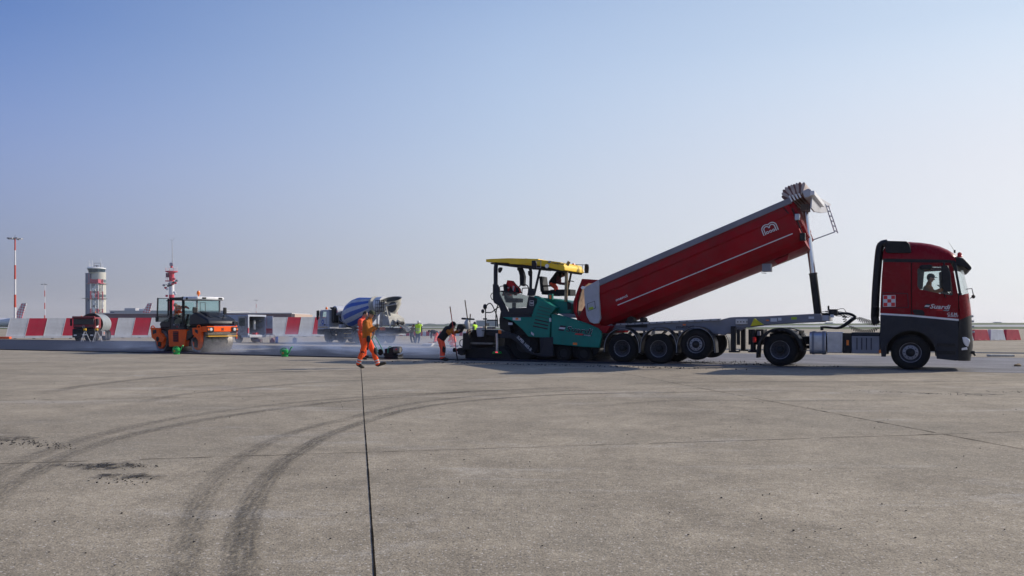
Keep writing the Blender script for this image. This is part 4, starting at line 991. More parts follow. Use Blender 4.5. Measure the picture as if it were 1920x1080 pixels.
LC = MB(); logo(LC, T, T.q(*c7((232,112))[0], -.02), T.q(*c7((385,134))[0], -.02), .085, -.045, under=False); obj('roof_lettering', LC, [STK, MARK, STRD], c2o)
s_, z_ = T.q(*c7((228,143))[0]); obj('work_light', MB().lathe([(.001, -.03), (.07, -.03), (.085, 0), (.06, .08)], (s_, -.04, z_), (0, 1, 0), 14), LENS, PV)
s_, z_ = T.q(*c7((466,152))[0], 1.2); obj('beacon', MB().lathe([(.04, -.10), (.07, -.06), (.09, 0), (.08, .08), (.05, .14), (.001, .15)], (s_, 1.2, z_), (0, 0, 1), 14), AMB, PV)
# mirrors on their brackets
def pmirror(pts, v, arm):
    o = obj('mirror', MB().prism(P(pts, v), v - .03, v + .05), BLK, PV, bev=.02)
    obj('mirror_bracket', MB().tube([(*T.q(*p, v)[:1], v, T.q(*p, v)[1]) for p in arm], .014, 6), GRYM, o)
pmirror(c7((572,126),(585,122),(604,126),(608,160),(603,206),(575,208),(569,180)), 1.5, c7((480,128),(570,130),(548,134),(548,200),(572,202)))
pmirror(c7((84,92),(118,90),(130,120),(126,170),(96,176),(84,150)), -.35, c7((120,96),(178,90),(166,96),(166,156),(128,158)))
# posts
def bar(name, pts, v, r, par=PV, m_=ANT, n=8, sm=0):
    o = MB().tube([(T.q(*p, v)[0], v, T.q(*p, v)[1]) for p in pts], r, n, sm); return obj(name, o, m_, par)
for v in (.12, 1.66):
    bar('roof_post', cD((115,130),(95,180),(92,300),(92,520)), v, .085, sm=1)
    obj('roof_post_foot', MB().prism(P(cD((50,520),(125,520),(165,600),(160,700),(210,800),(340,1060),(210,1060),(160,920),(70,860),(50,800)), v), v - .06, v + .06), ANT, PV, bev=.015)
obj('roof_post', MB().prism(P(cD((495,195),(560,195),(605,300),(625,380),(615,560),(545,540),(540,360),(515,270),(495,265)), 1.2), 1.15, 1.35), ANT, PV, bev=.02)
bar('roof_post', cD((690,190),(735,240),(742,340),(735,600)), .3, .06, sm=1)
obj('post_bracket', MB().prism(P(cD((700,600),(790,600),(800,700),(770,735),(700,735),(690,650)), .2), .15, .35), ANT, PV, bev=.02)
bar('roof_post', c7((160,170),(105,408)), .1, .05);  bar('roof_post', c7((450,185),(400,430)), 1.6, .045)
for pts, v in ((cD((135,300),(130,230),(160,205),(195,210),(185,260),(150,310)), .05), (cD((680,280),(720,265),(745,290),(740,360),(710,380),(685,340)), .2)):
    obj('work_light', MB().prism(P(pts, v), v, v + .14), BLK, PV, bev=.02)
# rails round the platform
bar('hand_rail', cD((0,740),(10,700),(45,675),(60,690)), .1, .016, sm=2, m_=BLK); bar('hand_rail', cD((0,740),(15,790),(45,812)), .1, .016, sm=1, m_=BLK)
bar('hand_rail', cD((150,620),(165,570),(200,550),(330,560)), .2, .018, sm=1, m_=BLK); bar('hand_rail', cD((505,600),(530,550),(590,520),(660,530),(695,570),(700,650),(680,730)), .25, .022, sm=1, m_=BLK)
bar('hand_rail', cD((575,700),(580,600),(600,590),(690,590)), .35, .02, sm=1, m_=BLK)
# glazed side, deck, consoles
gw = obj('side_screen', MB().prism(P(cD((130,650),(220,640),(460,670),(690,740),(660,940),(330,970),(250,870),(160,760)), .08), .07, .09), DGL, PV)
obj('screen_rail', MB().prism(P(cD((180,636),(225,636),(460,660),(462,690),(220,664),(180,660)), .05), .04, .1), BLK, gw)
obj('platform_step', MB().prism(P(cD((320,965),(680,950),(760,960),(760,1060),(350,1060)), .05), .02, 2.45), ANT, PV, bev=.02)
obj('console_panel', MB().prism(P(cD((700,735),(880,770),(870,860),(820,960),(790,1080),(700,1080),(700,975),(662,960)), .04), .0, .5), ANT, PV, bev=.02)
s_, z_ = T.q(*cD((757,868))[0]); em = MB(); em.plate([rrect(s_ - .085, s_ + .085, z_ - .1, z_ + .1, .02), rrect(s_ - .072, s_ + .072, z_ - .087, z_ + .087, .015)], -.008, .0); em.text('W', .14, (s_ - .062, z_ - .05), 0, 0, -.006); obj('square_emblem', em, STK, PV)
dk = MB().prism(P(c6((390,560),(670,560),(680,620),(410,612)), .1), .05, 2.45); obj('platform', dk, ANT, PV, bev=.02)
# seats: near one draped with a jacket, far one used by the driver
def pseat(cx, cz, v):
    b_ = MB().box(cx - .26, cx + .28, v - .26, v + .26, cz - .1, cz + .06); b_.prism([(cx - .3, cz), (cx - .16, cz), (cx - .24, cz + .62), (cx - .36, cz + .62)], v - .25, v + .25); b_.cyl((cx, v, cz - .5), (cx, v, cz - .1), .08); b_.box(cx - .2, cx + .2, v - .33, v - .27, cz + .2, cz + .26); return obj('seat', b_, BLK, PV, bev=.03)
n_ = T.q(*cD((430,800))[0], .5); pseat(n_[0], n_[1] - .02, .5)
f_ = T.q(*cO((400,800))[0], 1.45); pseat(f_[0] - .05, f_[1] - .02, 1.45)
obj('steering_console', MB().box(f_[0] + .1, f_[0] + .95, 1.15, 1.7, f_[1] - .18, f_[1] + .06).tube([(f_[0] + .75, 1.3, f_[1] + .06), (f_[0] + .75, 1.3, f_[1] + .42), (f_[0] + 1.05, 1.3, f_[1] + .36)], .02, 6, 1), BLK, PV, bev=.02)
# engine hood with its louvres, raised middle, exhaust
hood = P(c7((105,410),(150,432),(160,438),(305,525),(260,580),(245,600),(258,620),(248,800),(108,797),(62,745)))
ho = obj('engine_cover', MB().prism(hood, .0, .35), GREEN, PV, bev=.025)
for i in range(7):
    y_ = 512 + i * 30 * 1.0; sl_ = P(c7((148 - i * 8.5, y_ - 5), (262 - i * 5.5, y_ + 22), (262 - i * 5.5, y_ + 34), (146 - i * 8.5, y_ + 7)), 0)
    obj('louvre', MB().prism(sl_, -.012, .002), MARK if i > 3 else mat('louvre_green', (.004, .11, .085), .5), ho, bev=.004)
obj('hood_top', MB().prism(P(c7((165,430),(310,450),(440,470),(465,490),(465,578),(320,582),(250,520)), .6), .45, 2.45), GREEN, PV, bev=.04)
obj('rear_flank', MB().prism(P(c6((400,612),(680,612),(652,760),(690,795),(640,790),(580,720),(500,650),(430,625))), .0, .25), GREEN, PV, bev=.02)
obj('hood_step', MB().prism(P(c7((330,578),(465,580),(495,610),(440,618),(380,600)), .3), .25, 2.3), GRYM, PV, bev=.01)
obj('hood_grille', MB().prism(P(c7((425,475),(458,482),(462,540),(430,545)), .6), .43, .46), BLK, PV)
obj('marker_lamp', MB().prism(P(c7((238,398),(275,398),(275,452),(238,452)), .3), .28, .40), GREEN, PV, bev=.01); obj('side_reflector', MB().prism(P(c7((248,408),(266,408),(266,444),(248,444)), .3), .262, .28), AMB, PV)
ex = P(c7((383,466),(412,466),(416,150),(434,112),(430,94),(395,118),(391,160)), .4)
obj('exhaust_stack', MB().tube([(T.q(*p, .4)[0], .4, T.q(*p, .4)[1]) for p in c7((398,468),(402,300),(404,150))], .065, 12).tube([(T.q(*p, .4)[0], .4, T.q(*p, .4)[1]) for p in c7((404,165),(408,135),(428,100))], .06, 12, 1), mat('heat_stained_steel', (.33, .27, .17), .45, .6, .25, 4, (.12, .08, .04), .5), PV)
# hopper flank with the contractor's name
hf_ = P(c7((268,584),(330,590),(480,630),(600,672),(690,712),(722,745),(726,790),(706,893),(560,886),(265,858)))
hop = obj('hopper_wing', MB().prism(hf_, -.03, .10), GREEN, PV, bev=.02); obj('hopper_wing', MB().prism(hf_, 2.42, 2.52), GREEN, PV)
obj('hopper_edge', MB().strip(P(c7((268,590),(330,596),(480,636),(600,678),(688,716),(716,748),(718,790))), .04, -.05, -.03), GREEN, hop, bev=.01)
obj('hopper_floor', MB().prism(P(c7((270,800),(700,820),(690,890),(270,856))), .1, 2.42), DRK, PV)
obj('asphalt_load', MB().prism(P(c7((300,640),(480,660),(640,720),(690,810),(290,800))), .11, 2.41), ASP, PV)
LH = MB(); logo(LH, T, T.q(*c7((326,734))[0], -.03), T.q(*c7((640,768))[0], -.03), .20, -.032, sh=.2); obj('hopper_lettering', LH, [STK, MARK, STRD], hop)
obj('warning_plate', MB().prism(P(c7((466,846),(504,848),(504,868),(466,866))), -.036, -.03), AMB, hop)
obj('hopper_hinge', MB().prism(P(c7((246,620),(262,622),(262,655),(246,652))), -.02, .04), STK, PV)
obj('warning_plate', MB().prism(P(c6((668,745),(694,765),(690,785),(665,765))), -.012, .0), STK, PV)
# sweeping side beam with model lettering, wheels, frame
bmp = P(c6((360,735),(440,745),(520,770),(590,850),(650,920),(690,945),(770,945),(770,925),(800,800),(870,795),(870,970),(800,978),(690,958),(620,930),(550,850),(480,805),(360,805)), -.02)
sb_ = obj('side_beam', MB().prism(bmp, -.06, .08), ANT, PV, bev=.015)
a = T.q(*c6((533,800))[0], -.06); b2 = T.q(*c6((660,925))[0], -.06); L_ = hypot(b2[0] - a[0], b2[1] - a[1]); an = atan2(b2[1] - a[1], b2[0] - a[0])
obj('beam_lettering', MB().text('SUPER 1603-3i', .17, a, an, 0, -.064, width=L_), STK, sb_)
obj('track_frame', MB().prism(P(c6((440,625),(560,650),(700,800),(1300,1000),(1180,1000),(420,985)), .5), .45, 2.05), DRK, PV)
obj('under_frame', MB().prism(P(c7((160,800),(265,860),(700,895),(700,940),(640,985),(270,960),(160,900)), .3), .25, 2.2), DRK, PV, bev=.02)
obj('steel_bracket', MB().prism(P(c7((158,800),(238,795),(240,880),(270,900),(268,930),(235,960),(160,960)), .0), -.01, .12), ANT, PV, bev=.02)
def pwheel(p, r, wd, v=.05):
    s_, z_ = T.q(*p, v)
    for vv, fl in ((v, 1), (2.45 - wd, -1)):
        w_ = MB(); w_.lathe([(.001, .03), (r * .2, .03), (r * .25, .06), (r * .5, .06), (r * .55, .0), (r * .9, .0), (r, .05), (r, wd - .05), (r * .9, wd), (.001, wd)], (s_, vv + (0 if fl > 0 else wd), r), (0, fl, 0), 32)
        o = obj('wheel', w_, RUB, PV); rm = MB().lathe([(r * .26, -.004), (r * .5, -.004), (r * .5, .02)], (s_, vv + (0 if fl > 0 else wd), r), (0, fl, 0), 24); obj('rim', rm, DRK, o)
    return s_
pwheel(c6((595,870))[0], .62, .42, .12); pwheel(c7((375,962))[0], .31, .3); pwheel(c7((560,970))[0], .30, .3)
s_, z_ = T.q(*cP((720,380))[0]); 
obj('push_roller', MB().cyl((T.q(*c7((660,968))[0])[0], .2, .45), (T.q(*c7((660,968))[0])[0], 2.3, .45), .1, n=16), DRK, PV)
obj('rear_console', MB().prism(P(c6((385,560),(420,600),(410,625),(460,640),(480,760),(430,740),(380,720),(372,640)), .1), .1, 1.2), BLK, PV, bev=.01)
obj('label_plate', MB().prism(P(c6((458,660),(496,662),(496,684),(458,682)), .1), .085, .1), STK, PV); obj('label_plate', MB().prism(P(c6((498,616),(572,618),(572,642),(498,640))), -.008, -.001), STK, PV)
obj('warning_plate', MB().prism(P(c6((524,618),(550,618),(550,636),(524,636))), -.012, -.009), AMB, PV); obj('warning_plate', MB().prism(P(c6((366,730),(392,732),(392,765),(366,762)), -.06), -.068, -.062), AMB, PV)
# the screed
scv = P(cP((100,760),(100,960),(830,960),(760,830),(640,740),(440,770),(210,770)), -.1)
scr = obj('screed', MB().prism(scv, -.1, 2.6), DRK, PV, bev=.02)
obj('screed_end_plate', MB().prism(P(cP((70,540),(150,530),(170,640),(180,780),(110,790),(80,870),(50,880),(60,760)), -.25), -.27, -.2), BLK, scr, bev=.01)
obj('screed_end_gear', MB().prism(P(cP((0,770),(60,760),(90,870),(60,885),(0,860)), -.25).copy(), -.35, -.1), BLK, scr, bev=.02)
s0, z0 = T.q(*cP((-75,800))[0], -.2); obj('screed_spindle', MB().cyl((s0, -.2, z0), (s0 + .55, -.2, z0), .055, n=10).cyl((s0, -.2, z0), (s0 + .06, -.2, z0), .09, n=10), DRK, scr)
obj('screed_body', MB().prism(P(cP((180,540),(240,485),(300,478),(520,490),(545,520),(545,780),(180,780)), .3), .25, 2.4), BLK, scr, bev=.02)
obj('screed_walkway', MB().prism(P(cP((170,680),(545,690),(545,712),(170,708)), -.05), -.12, .3), mat('worn_tread_plate', (.25, .24, .22), .5, .5, .2, 9), scr)
obj('tow_arm', MB().prism(P(cP((430,480),(640,490),(840,560),(840,620),(600,600),(430,560)), .0), .0, .18), ANT, PV, bev=.01)
for pts in (cP((420,140),(418,420),(425,700)), cP((405,170),(430,110),(480,65),(520,90),(560,180),(605,290),(608,440)), cP((425,215),(515,215),(560,175),(640,120)), cP((440,335),(600,335)), cP((610,95),(580,200),(580,440))):
    bar('screed_hand_rail', pts, .05, .022, par=scr, m_=BLK, sm=1)
for p, r_ in ((cP((405,125))[0], .09), (cP((370,196))[0], .07)): s_, z_ = T.q(*p, -.05); obj('lever_knob', MB().ell((s_, -.02, z_), (r_, .05, r_ * 1.2)), BLK, scr)
s_, z_ = T.q(*cP((400,316))[0], -.02); obj('lever_handle', MB().cyl((s_ - .06, .0, z_), (s_ + .1, .0, z_), .03), BLK, scr)
obj('hydraulic_hose', MB().tube([(T.q(*p, -.2)[0], -.2, T.q(*p, -.2)[1]) for p in cP((75,640),(30,640),(12,690),(30,740),(80,760))], .016, 6, 2).tube([(T.q(*p, -.2)[0], -.15, T.q(*p, -.2)[1]) for p in cP((100,560),(160,510),(260,485),(420,500),(520,500),(550,560),(545,660))], .018, 6, 2), BLK, scr)
ps = bar('sensor_mast', cP((595,540),(600,700),(598,820)), -.15, .05, par=scr, m_=ALU)
obj('level_sensor', MB().prism(P(cP((545,822),(645,822),(660,856),(530,856)), -.2), -.26, -.1), mat('sensor_green', (.02, .30, .05), .4), scr, bev=.01)
s_, z_ = T.q(*cP((592,836))[0], -.26); obj('sensor_lamp', MB().box(s_ - .05, s_ + .05, -.27, -.262, z_ - .015, z_ + .02), mat('lit_red', (.8, .02, .05), .4, emit=(1, .05, .1), estr=1.5), scr)
obj('control_box', MB().prism(P(cP((440,440),(520,440),(520,472),(440,472)), .2), .2, .5), GRYM, scr, bev=.01); obj('control_box', MB().prism(P(cP((385,425),(415,420),(420,470),(385,475)), .2), .15, .3), mat('cream_plastic', (.4, .37, .28), .5), scr, bev=.02)
# ================================================================ people
def person(label, fr, J, wear, hgt=1.78, fine=.014, group=None, look=(1, 0, 0), base=(0, 0), z=0.0):
    """J: joints in frame coordinates; wear: garments. The body is one voxel-joined surface, clothes are children."""
    J = {k: V(p) for k, p in J.items()}; k_ = hgt / 1.78
    ro = thing('person', label, 'person', fr, (base[0], base[1], z), group)
    look = V(look).normalized(); up = (J['head'] - J['neck']).normalized(); sd = look.cross(up).normalized(); lf = up.cross(sd).normalized() * (1 if up.cross(sd).dot(look) > 0 else -1)
    rot = Matrix((lf, sd, up)).transposed()
    B = MB(); hc = J['head']
    B.ell(hc, (.098 * k_, .078 * k_, .122 * k_), 14, 10, rot)
    def hl(f, s_, u): return hc + lf * f * k_ + sd * s_ * k_ + up * u * k_
    B.ell(hl(.035, 0, -.075), (.055 * k_, .05 * k_, .055 * k_), 10, 8, rot)      # jaw
    B.cap(hl(.09, 0, .015), hl(.112, 0, -.03), .011 * k_, .017 * k_, 8)              # nose
    for e in (1, -1): B.ell(hl(-.005, .08 * e, -.005), (.02 * k_, .014 * k_, .032 * k_), 8, 6, rot)
    B.cap(J['neck'] - up * .03, hc - up * .06, .055 * k_, .052 * k_)
    def torso(M, e=0.0, lo='pelvis'):
        for sgn in (1, -1):
            sh = J['shL'] if sgn > 0 else J['shR']; hp = J['hipL'] if sgn > 0 else J['hipR']
            M.cap(hp.lerp(J['pelvis'], .4), J['chest'].lerp(sh, .45), .105 * k_ + e, .115 * k_ + e, 12)
        M.cap(J['pelvis'], J['chest'], .115 * k_ + e, .125 * k_ + e, 12)
        M.cap(J['chest'], J['neck'], .11 * k_ + e, .055 * k_ + e, 10)
        for a in ('shL', 'shR'): M.cap(J['chest'].lerp(J['neck'], .35), J[a], .07 * k_ + e, .062 * k_ + e, 10)
    def arm(M, a, e=0.0, t1=1.0):
        sh, el, ha = J['sh' + a], J['el' + a], J['ha' + a]; M.cap(sh, el, .057 * k_ + e, .043 * k_ + e, 10); M.cap(el, el.lerp(ha, t1), .043 * k_ + e, .031 * k_ + e, 10)
    def leg(M, a, e=0.0, t1=1.0):
        hp, kn, an = J['hip' + a], J['kn' + a], J['an' + a]; M.cap(hp, kn, .092 * k_ + e, .060 * k_ + e, 12)
        M.cap(kn, kn.lerp(an, .4 if t1 > .4 else t1), .058 * k_ + e, .060 * k_ + e, 12); M.cap(kn.lerp(an, .35), kn.lerp(an, t1), .060 * k_ + e, .042 * k_ + e, 12)
    torso(B)
    for a in 'LR':
        arm(B, a); leg(B, a)
        B.cap(J['an' + a], J['to' + a], .045 * k_, .035 * k_)
        d = (J['ha' + a] - J['el' + a]).normalized(); n_ = d.cross(V((0, 0, 1)) if abs(d.z) < .9 else V((1, 0, 0))).normalized(); c_ = n_.cross(d)
        w_ = J['ha' + a]; B.cap(w_, w_ + d * .055, .030, .036, 8); 
        for i, ln in enumerate((.062, .074, .070, .054)):
            p0 = w_ + d * .075 + c_ * (.030 - .019 * i); p1 = p0 + d * ln * .55 + n_ * .008; p2 = p1 + (d * .45 + n_ * .8).normalized() * ln * .45; p3 = p2 + (n_ * .9 - d * .3).normalized() * ln * .35
            B.cap(p0 - d * .03, p1, .0095, .009, 6); B.cap(p1, p2, .009, .0085, 6); B.cap(p2, p3, .0085, .007, 6)
        q0 = w_ + d * .02 + c_ * .035; B.cap(q0, q0 + c_ * .03 + d * .03, .012, .010, 6); B.cap(q0 + c_ * .03 + d * .03, q0 + c_ * .028 + d * .06 + n_ * .01, .010, .008, 6)
    def rm(o, vs, it=2):
        m_ = o.modifiers.new('r', 'REMESH'); m_.mode = 'VOXEL'; m_.voxel_size = vs; m_.use_smooth_shade = True
        s_ = o.modifiers.new('s', 'SMOOTH'); s_.iterations = it; s_.factor = .5; return o
    body = rm(obj('body', B, SKIN, ro), fine, 1)
    e = .022
    for part, m_ in wear.items():
        kind = part.split('#')[0]
        if kind in ('jacket', 'shirt'):
            M = MB(); torso(M, e if kind == 'jacket' else .012)
            for a in 'LR': arm(M, a, e if kind == 'jacket' else .012, .93)
            if kind == 'jacket': M.cap(J['neck'] - up * .02, J['neck'] + up * .035, .068, .066)
            o = rm(obj(kind, M, m_, ro), fine * 1.2, 2)
            t_ = bpy.data.textures.get('folds') or bpy.data.textures.new('folds', 'CLOUDS'); t_.noise_scale = .11; t_.noise_depth = 2
            dm = o.modifiers.new('d', 'DISPLACE'); dm.texture = t_; dm.strength = .035; dm.mid_level = .5
        elif kind == 'vest':
            M = MB(); torso(M, .034); o = rm(obj('vest', M, m_, ro), fine * 1.2, 2)
        elif kind == 'trousers':
            M = MB()
            for a in 'LR':
                leg(M, a, e, .93); M.cap(J['kn' + a].lerp(J['an' + a], .5), J['kn' + a].lerp(J['an' + a], .93), .066 * k_, .072 * k_, 12)
            M.cap(J['hipL'], J['hipR'], .115 * k_, .115 * k_, 12); M.cap(J['pelvis'], J['pelvis'].lerp(J['chest'], .28), .13 * k_, .13 * k_, 12)
            o = rm(obj('trousers', M, m_, ro), fine * 1.2, 2)
            t_ = bpy.data.textures.get('folds') or bpy.data.textures.new('folds', 'CLOUDS'); t_.noise_scale = .11; t_.noise_depth = 2
            dm = o.modifiers.new('d', 'DISPLACE'); dm.texture = t_; dm.strength = .04; dm.mid_level = .5
        elif kind == 'boots':
            for a in 'LR':
                an, to = J['an' + a], J['to' + a]; d = (to - an); M = MB(); f_ = V((d.x, d.y, d.z)); 
                M.cap(an + (J['kn' + a] - an).normalized() * .10, an, .056, .060, 10); M.cap(an, to, .062, .048, 10); M.cap(an - f_.normalized() * .03, to, .05, .05, 8)
                rm(obj('boot', M, m_, ro), .014, 1)
        elif kind == 'bands':
            for a in 'LR':
                for t_ in wear[part][1]:
                    p = J['kn' + a].lerp(J['an' + a], t_); q_ = J['kn' + a].lerp(J['an' + a], t_ + .085); obj('reflective_band', MB().cyl(p, q_, .091 * k_, .089 * k_, 14), m_[0], ro)
        elif kind == 'armband':
            for a in 'LR': p = J['sh' + a].lerp(J['el' + a], .6); q_ = J['sh' + a].lerp(J['el' + a], .75); obj('reflective_band', MB().cyl(p, q_, .079, .077, 12), m_, ro)
        elif kind == 'waistband':
            for t_ in (.25, .55): p = J['pelvis'].lerp(J['chest'], t_); q_ = J['pelvis'].lerp(J['chest'], t_ + .12); o = obj('reflective_band', MB().lathe([(.19, 0), (.19, (q_ - p).length)], p, q_ - p, 20), m_, ro)
        elif kind == 'kneepads':
            for a in 'LR': kn = J['kn' + a]; rm(obj('knee_pad', MB().cap(kn + V((.02, 0, .07)), kn.lerp(J['an' + a], .35) + V((.015, 0, 0)), .078, .074, 10), m_, ro), .015, 1)
        elif kind == 'hair':
            M = MB(); M.ell(hl(-.018, 0, .022), (.098 * k_, .086 * k_, .115 * k_), 12, 8, rot); obj('hair', M, m_, ro)
        elif kind == 'hood':
            M = MB(); M.ell(hl(-.022, 0, .01), (.115 * k_, .10 * k_, .135 * k_), 12, 8, rot); M.cap(hl(-.03, 0, -.08), J['neck'] - up * .03, .085, .09); rm(obj('hood', M, m_, ro), .016)
        elif kind == 'cap':
            M = MB(); M.ell(hl(-.005, 0, .055), (.105 * k_, .09 * k_, .082 * k_), 14, 8, rot); M.prism([(0, 0)] * 0 or [(0, 0), (.001, 0), (.001, .001)], 0, .001)
            M = MB(); M.ell(hl(-.005, 0, .055), (.107 * k_, .092 * k_, .085 * k_), 14, 8, rot); M.ell(hl(.11, 0, .045), (.07 * k_, .07 * k_, .012), 12, 6, rot); obj('cap', M, m_, ro)
        elif kind == 'helmet':
            M = MB(); M.ell(hl(0, 0, .06), (.135 * k_, .12 * k_, .11 * k_), 16, 8, rot); M.ell(hl(.02, 0, .02), (.165 * k_, .14 * k_, .018), 16, 6, rot); obj('helmet', M, m_, ro)
        elif kind == 'gloves':
            for a in 'LR':
                d = (J['ha' + a] - J['el' + a]).normalized(); M = MB(); M.cap(J['ha' + a] - d * .05, J['ha' + a] + d * .03, .042, .046, 8); M.cap(J['ha' + a] + d * .03, J['ha' + a] + d * .12, .045, .036, 8); rm(obj('glove', M, m_, ro), .012, 1)
        elif kind == 'pouch': p = J['hipR'] + V((.10, -.14, .02)); obj('tool_pouch', MB().ell(p, (.07, .05, .12), 10, 8).cap(p, p + V((-.02, -.02, -.32)), .03, .02), m_, ro)
    if fine < .02:
        for s_ in (1, -1): obj('eye', MB().ell(hl(.088, .032 * s_, .012), (.008, .011, .008), 8, 6), MARK, body)
    return ro
def joints(fr, cr, tab):
    """joints traced off the photograph: (crop x, crop y, depth v)"""
    out = {}
    for k, (x, y, v) in tab.items(): px = cr((x, y))[0]; s_, z_ = fr.q(px[0], px[1], v); out[k] = (s_, v, z_)
    return out
c4 = crop(590, 540, 6.75); c5 = crop(730, 540, 6.75)
M1 = Frame(690, 690, 0)
j = joints(M1, c4, dict(head=(716,334,-.02), neck=(698,392,0), chest=(668,455,0), pelvis=(660,628,0), shR=(648,432,-.17), shL=(690,425,.17), elR=(672,548,-.22), elL=(728,535,.22), haR=(762,492,-.16), haL=(776,508,.02),
    hipR=(652,655,-.09), hipL=(672,655,.09), knR=(606,798,-.10), anR=(552,968,-.10), toR=(612,1008,-.11), knL=(748,812,.09), anL=(800,972,.09), toL=(888,950,.09)))
person('worker in ochre jacket, orange trousers and olive cap striding across the apron', M1, j,
    {'jacket': OCH, 'trousers': HIVO, 'boots': BOOT, 'bands': (REFL, (.62, .80)), 'cap': CAPG, 'gloves': GLV, 'kneepads': BLKC, 'pouch': BLKC}, look=(.80, -.6, -.05))
hd_ = [M1.q(*p, -.10) for p in c4((786,455),(735,600),(727,640))]
obj('handle_tmp', MB().tube([(hd_[0][0], -.10, hd_[0][1]), (hd_[2][0], -.05, hd_[2][1])], .017, 8), WOOD, fr=M1, base=(hd_[0][0], -.1, 0)).name = 'wooden_shaft'
tag(bpy.data.objects['wooden_shaft'], 'wooden tool handle held in the glove of the worker in ochre', 'tool')
M2 = Frame(683, 674, 0)
j = joints(M2, c4, dict(head=(640,335,0), neck=(618,382,0), chest=(598,440,0), pelvis=(590,570,0), shR=(580,415,-.18), shL=(612,412,.18), elR=(600,510,-.22), elL=(650,515,.24), haR=(690,565,-.2), haL=(705,575,.2),
    hipR=(588,590,-.09), hipL=(600,592,.09), knR=(612,730,-.1), anR=(610,880,-.1), toR=(650,898,-.1), knL=(640,740,.1), anL=(632,862,.12), toL=(676,872,.12)))
person('worker in a coral hi-vis shirt with dark collar standing behind the striding man', M2, j,
    {'jacket': HIVR, 'trousers': HIVO, 'boots': BLKC, 'waistband': REFL, 'hair': HAIR, 'kneepads': BLKC}, look=(.95, -.25, -.1))
M3 = Frame(832, 676.5, 0)
j = joints(M3, c5, dict(head=(806,470,-.02), neck=(775,500,0), chest=(738,535,0), pelvis=(652,640,0), shR=(728,520,-.17), shL=(752,530,.17), elR=(758,578,-.20), elL=(812,572,.20), haR=(795,520,-.12), haL=(868,545,.12),
    hipR=(645,655,-.09), hipL=(660,655,.09), knR=(668,775,-.08), anR=(664,893,-.08), toR=(722,912,-.09), knL=(684,775,.10), anL=(680,886,.12), toL=(738,905,.12)))
person('worker in black vest and ochre sleeves bending forward over a red-handled rake by the screed', M3, j,
    {'jacket': OCH, 'vest': BLKC, 'trousers': HIVR, 'boots': BLKC, 'bands': (REFL, (.72,)), 'hood': BLKC, 'kneepads': BLKC}, look=(.9, -.1, -.5))
r0, r1, r2 = [M3.q(*p, -.18) for p in c5((768,235),(842,780),(866,920))]
rk = thing('asphalt_rake', 'long red-handled rake held upright by the bending worker', 'rake', M3, (r2[0], -.18, 0))
obj('handle', MB().cyl((r2[0], -.18, r2[1]), (r0[0], -.18, r0[1]), .017, n=8), mat('red_handle', (.45, .03, .03), .5), rk)
obj('grip', MB().cyl((r0[0], -.18, r0[1]), V((r0[0], -.18, r0[1])).lerp(V((r2[0], -.18, r2[1])), .09), .021, n=8), WOOD, rk)
obj('rake_head', MB().box(r2[0] - .09, r2[0] + .09, -.40, .05, .0, .03).cyl((r2[0], -.18, 0), (r1[0], -.18, r1[1]), .024, n=8), BLK, rk)
# workers far behind, out on the second slab
def far_person(label, px, py, cr, tab, wear, look, hgt=1.76, deg=0):
    f_ = Frame(px, py, deg); return person(label, f_, joints(f_, cr, tab), wear, hgt, .024, None, look)
far_person('worker in dark clothes leaning on the mixer chute', 770, 642.5, c5, dict(head=(304,480,0), neck=(300,498,0), chest=(290,520,0), pelvis=(284,570,0), shR=(275,512,-.18), shL=(300,512,.18), elR=(258,530,-.2), elL=(285,540,.22), haR=(240,540,-.15), haL=(255,548,.15),
    hipR=(280,580,-.09), hipL=(290,580,.09), knR=(272,630,-.1), anR=(284,682,-.1), toR=(298,688,-.1), knL=(312,625,.1), anL=(318,680,.12), toL=(330,686,.12)), {'jacket': NAVY, 'trousers': NAVY, 'boots': BLKC, 'hair': HAIR}, (-.6, -.2, -.3))
far_person('worker seen from behind in yellow hi-vis vest, jeans and white helmet', 784, 643.7, c5, dict(head=(370,440,0), neck=(368,462,0), chest=(365,490,0), pelvis=(362,560,0), shR=(400,474,0), shL=(338,474,0), elR=(410,515,.05), elL=(326,515,.05), haR=(410,555,.1), haL=(326,555,.1),
    hipR=(378,568,0), hipL=(350,568,0), knR=(380,628,0), anR=(368,690,0), toR=(366,698,.12), knL=(342,630,0), anL=(330,692,0), toL=(328,698,.12)), {'shirt': NAVY, 'vest': HIVY, 'waistband': REFL, 'trousers': JEAN, 'boots': BLKC, 'helmet': WHT}, (.1, .95, 0))
far_person('worker in dark blue bending double over the concrete pour', 811, 642.5, c5, dict(head=(508,548,0), neck=(524,545,0), chest=(550,548,0), pelvis=(600,565,0), shR=(540,555,-.18), shL=(545,545,.18), elR=(528,590,-.2), elL=(535,590,.2), haR=(528,630,-.15), haL=(535,625,.15),
    hipR=(598,575,-.09), hipL=(606,575,.09), knR=(580,625,-.1), anR=(570,683,-.1), toR=(552,690,-.1), knL=(590,628,.1), anL=(590,680,.12), toL=(575,688,.12)), {'jacket': NAVY, 'trousers': HIVR, 'boots': BLKC, 'hair': HAIR}, (-.9, 0, -.5))
far_person('kneeling worker in faded orange working near the ground behind the bending man', 848, 651, c5, dict(head=(770,600,0), neck=(782,606,0), chest=(800,612,0), pelvis=(820,665,0), shR=(790,612,-.18), shL=(800,605,.18), elR=(765,640,-.2), elL=(780,640,.2), haR=(748,672,-.15), haL=(760,672,.15),
    hipR=(818,675,-.09), hipL=(826,675,.09), knR=(770,700,-.1), anR=(840,735,-.1), toR=(862,745,-.1), knL=(800,690,.1), anL=(796,742,.12), toL=(770,746,.12)), {'jacket': HIVO, 'trousers': HIVO, 'boots': BLKC, 'hair': HAIR, 'bands': (REFL, (.5,))}, (-.9, 0, -.5))
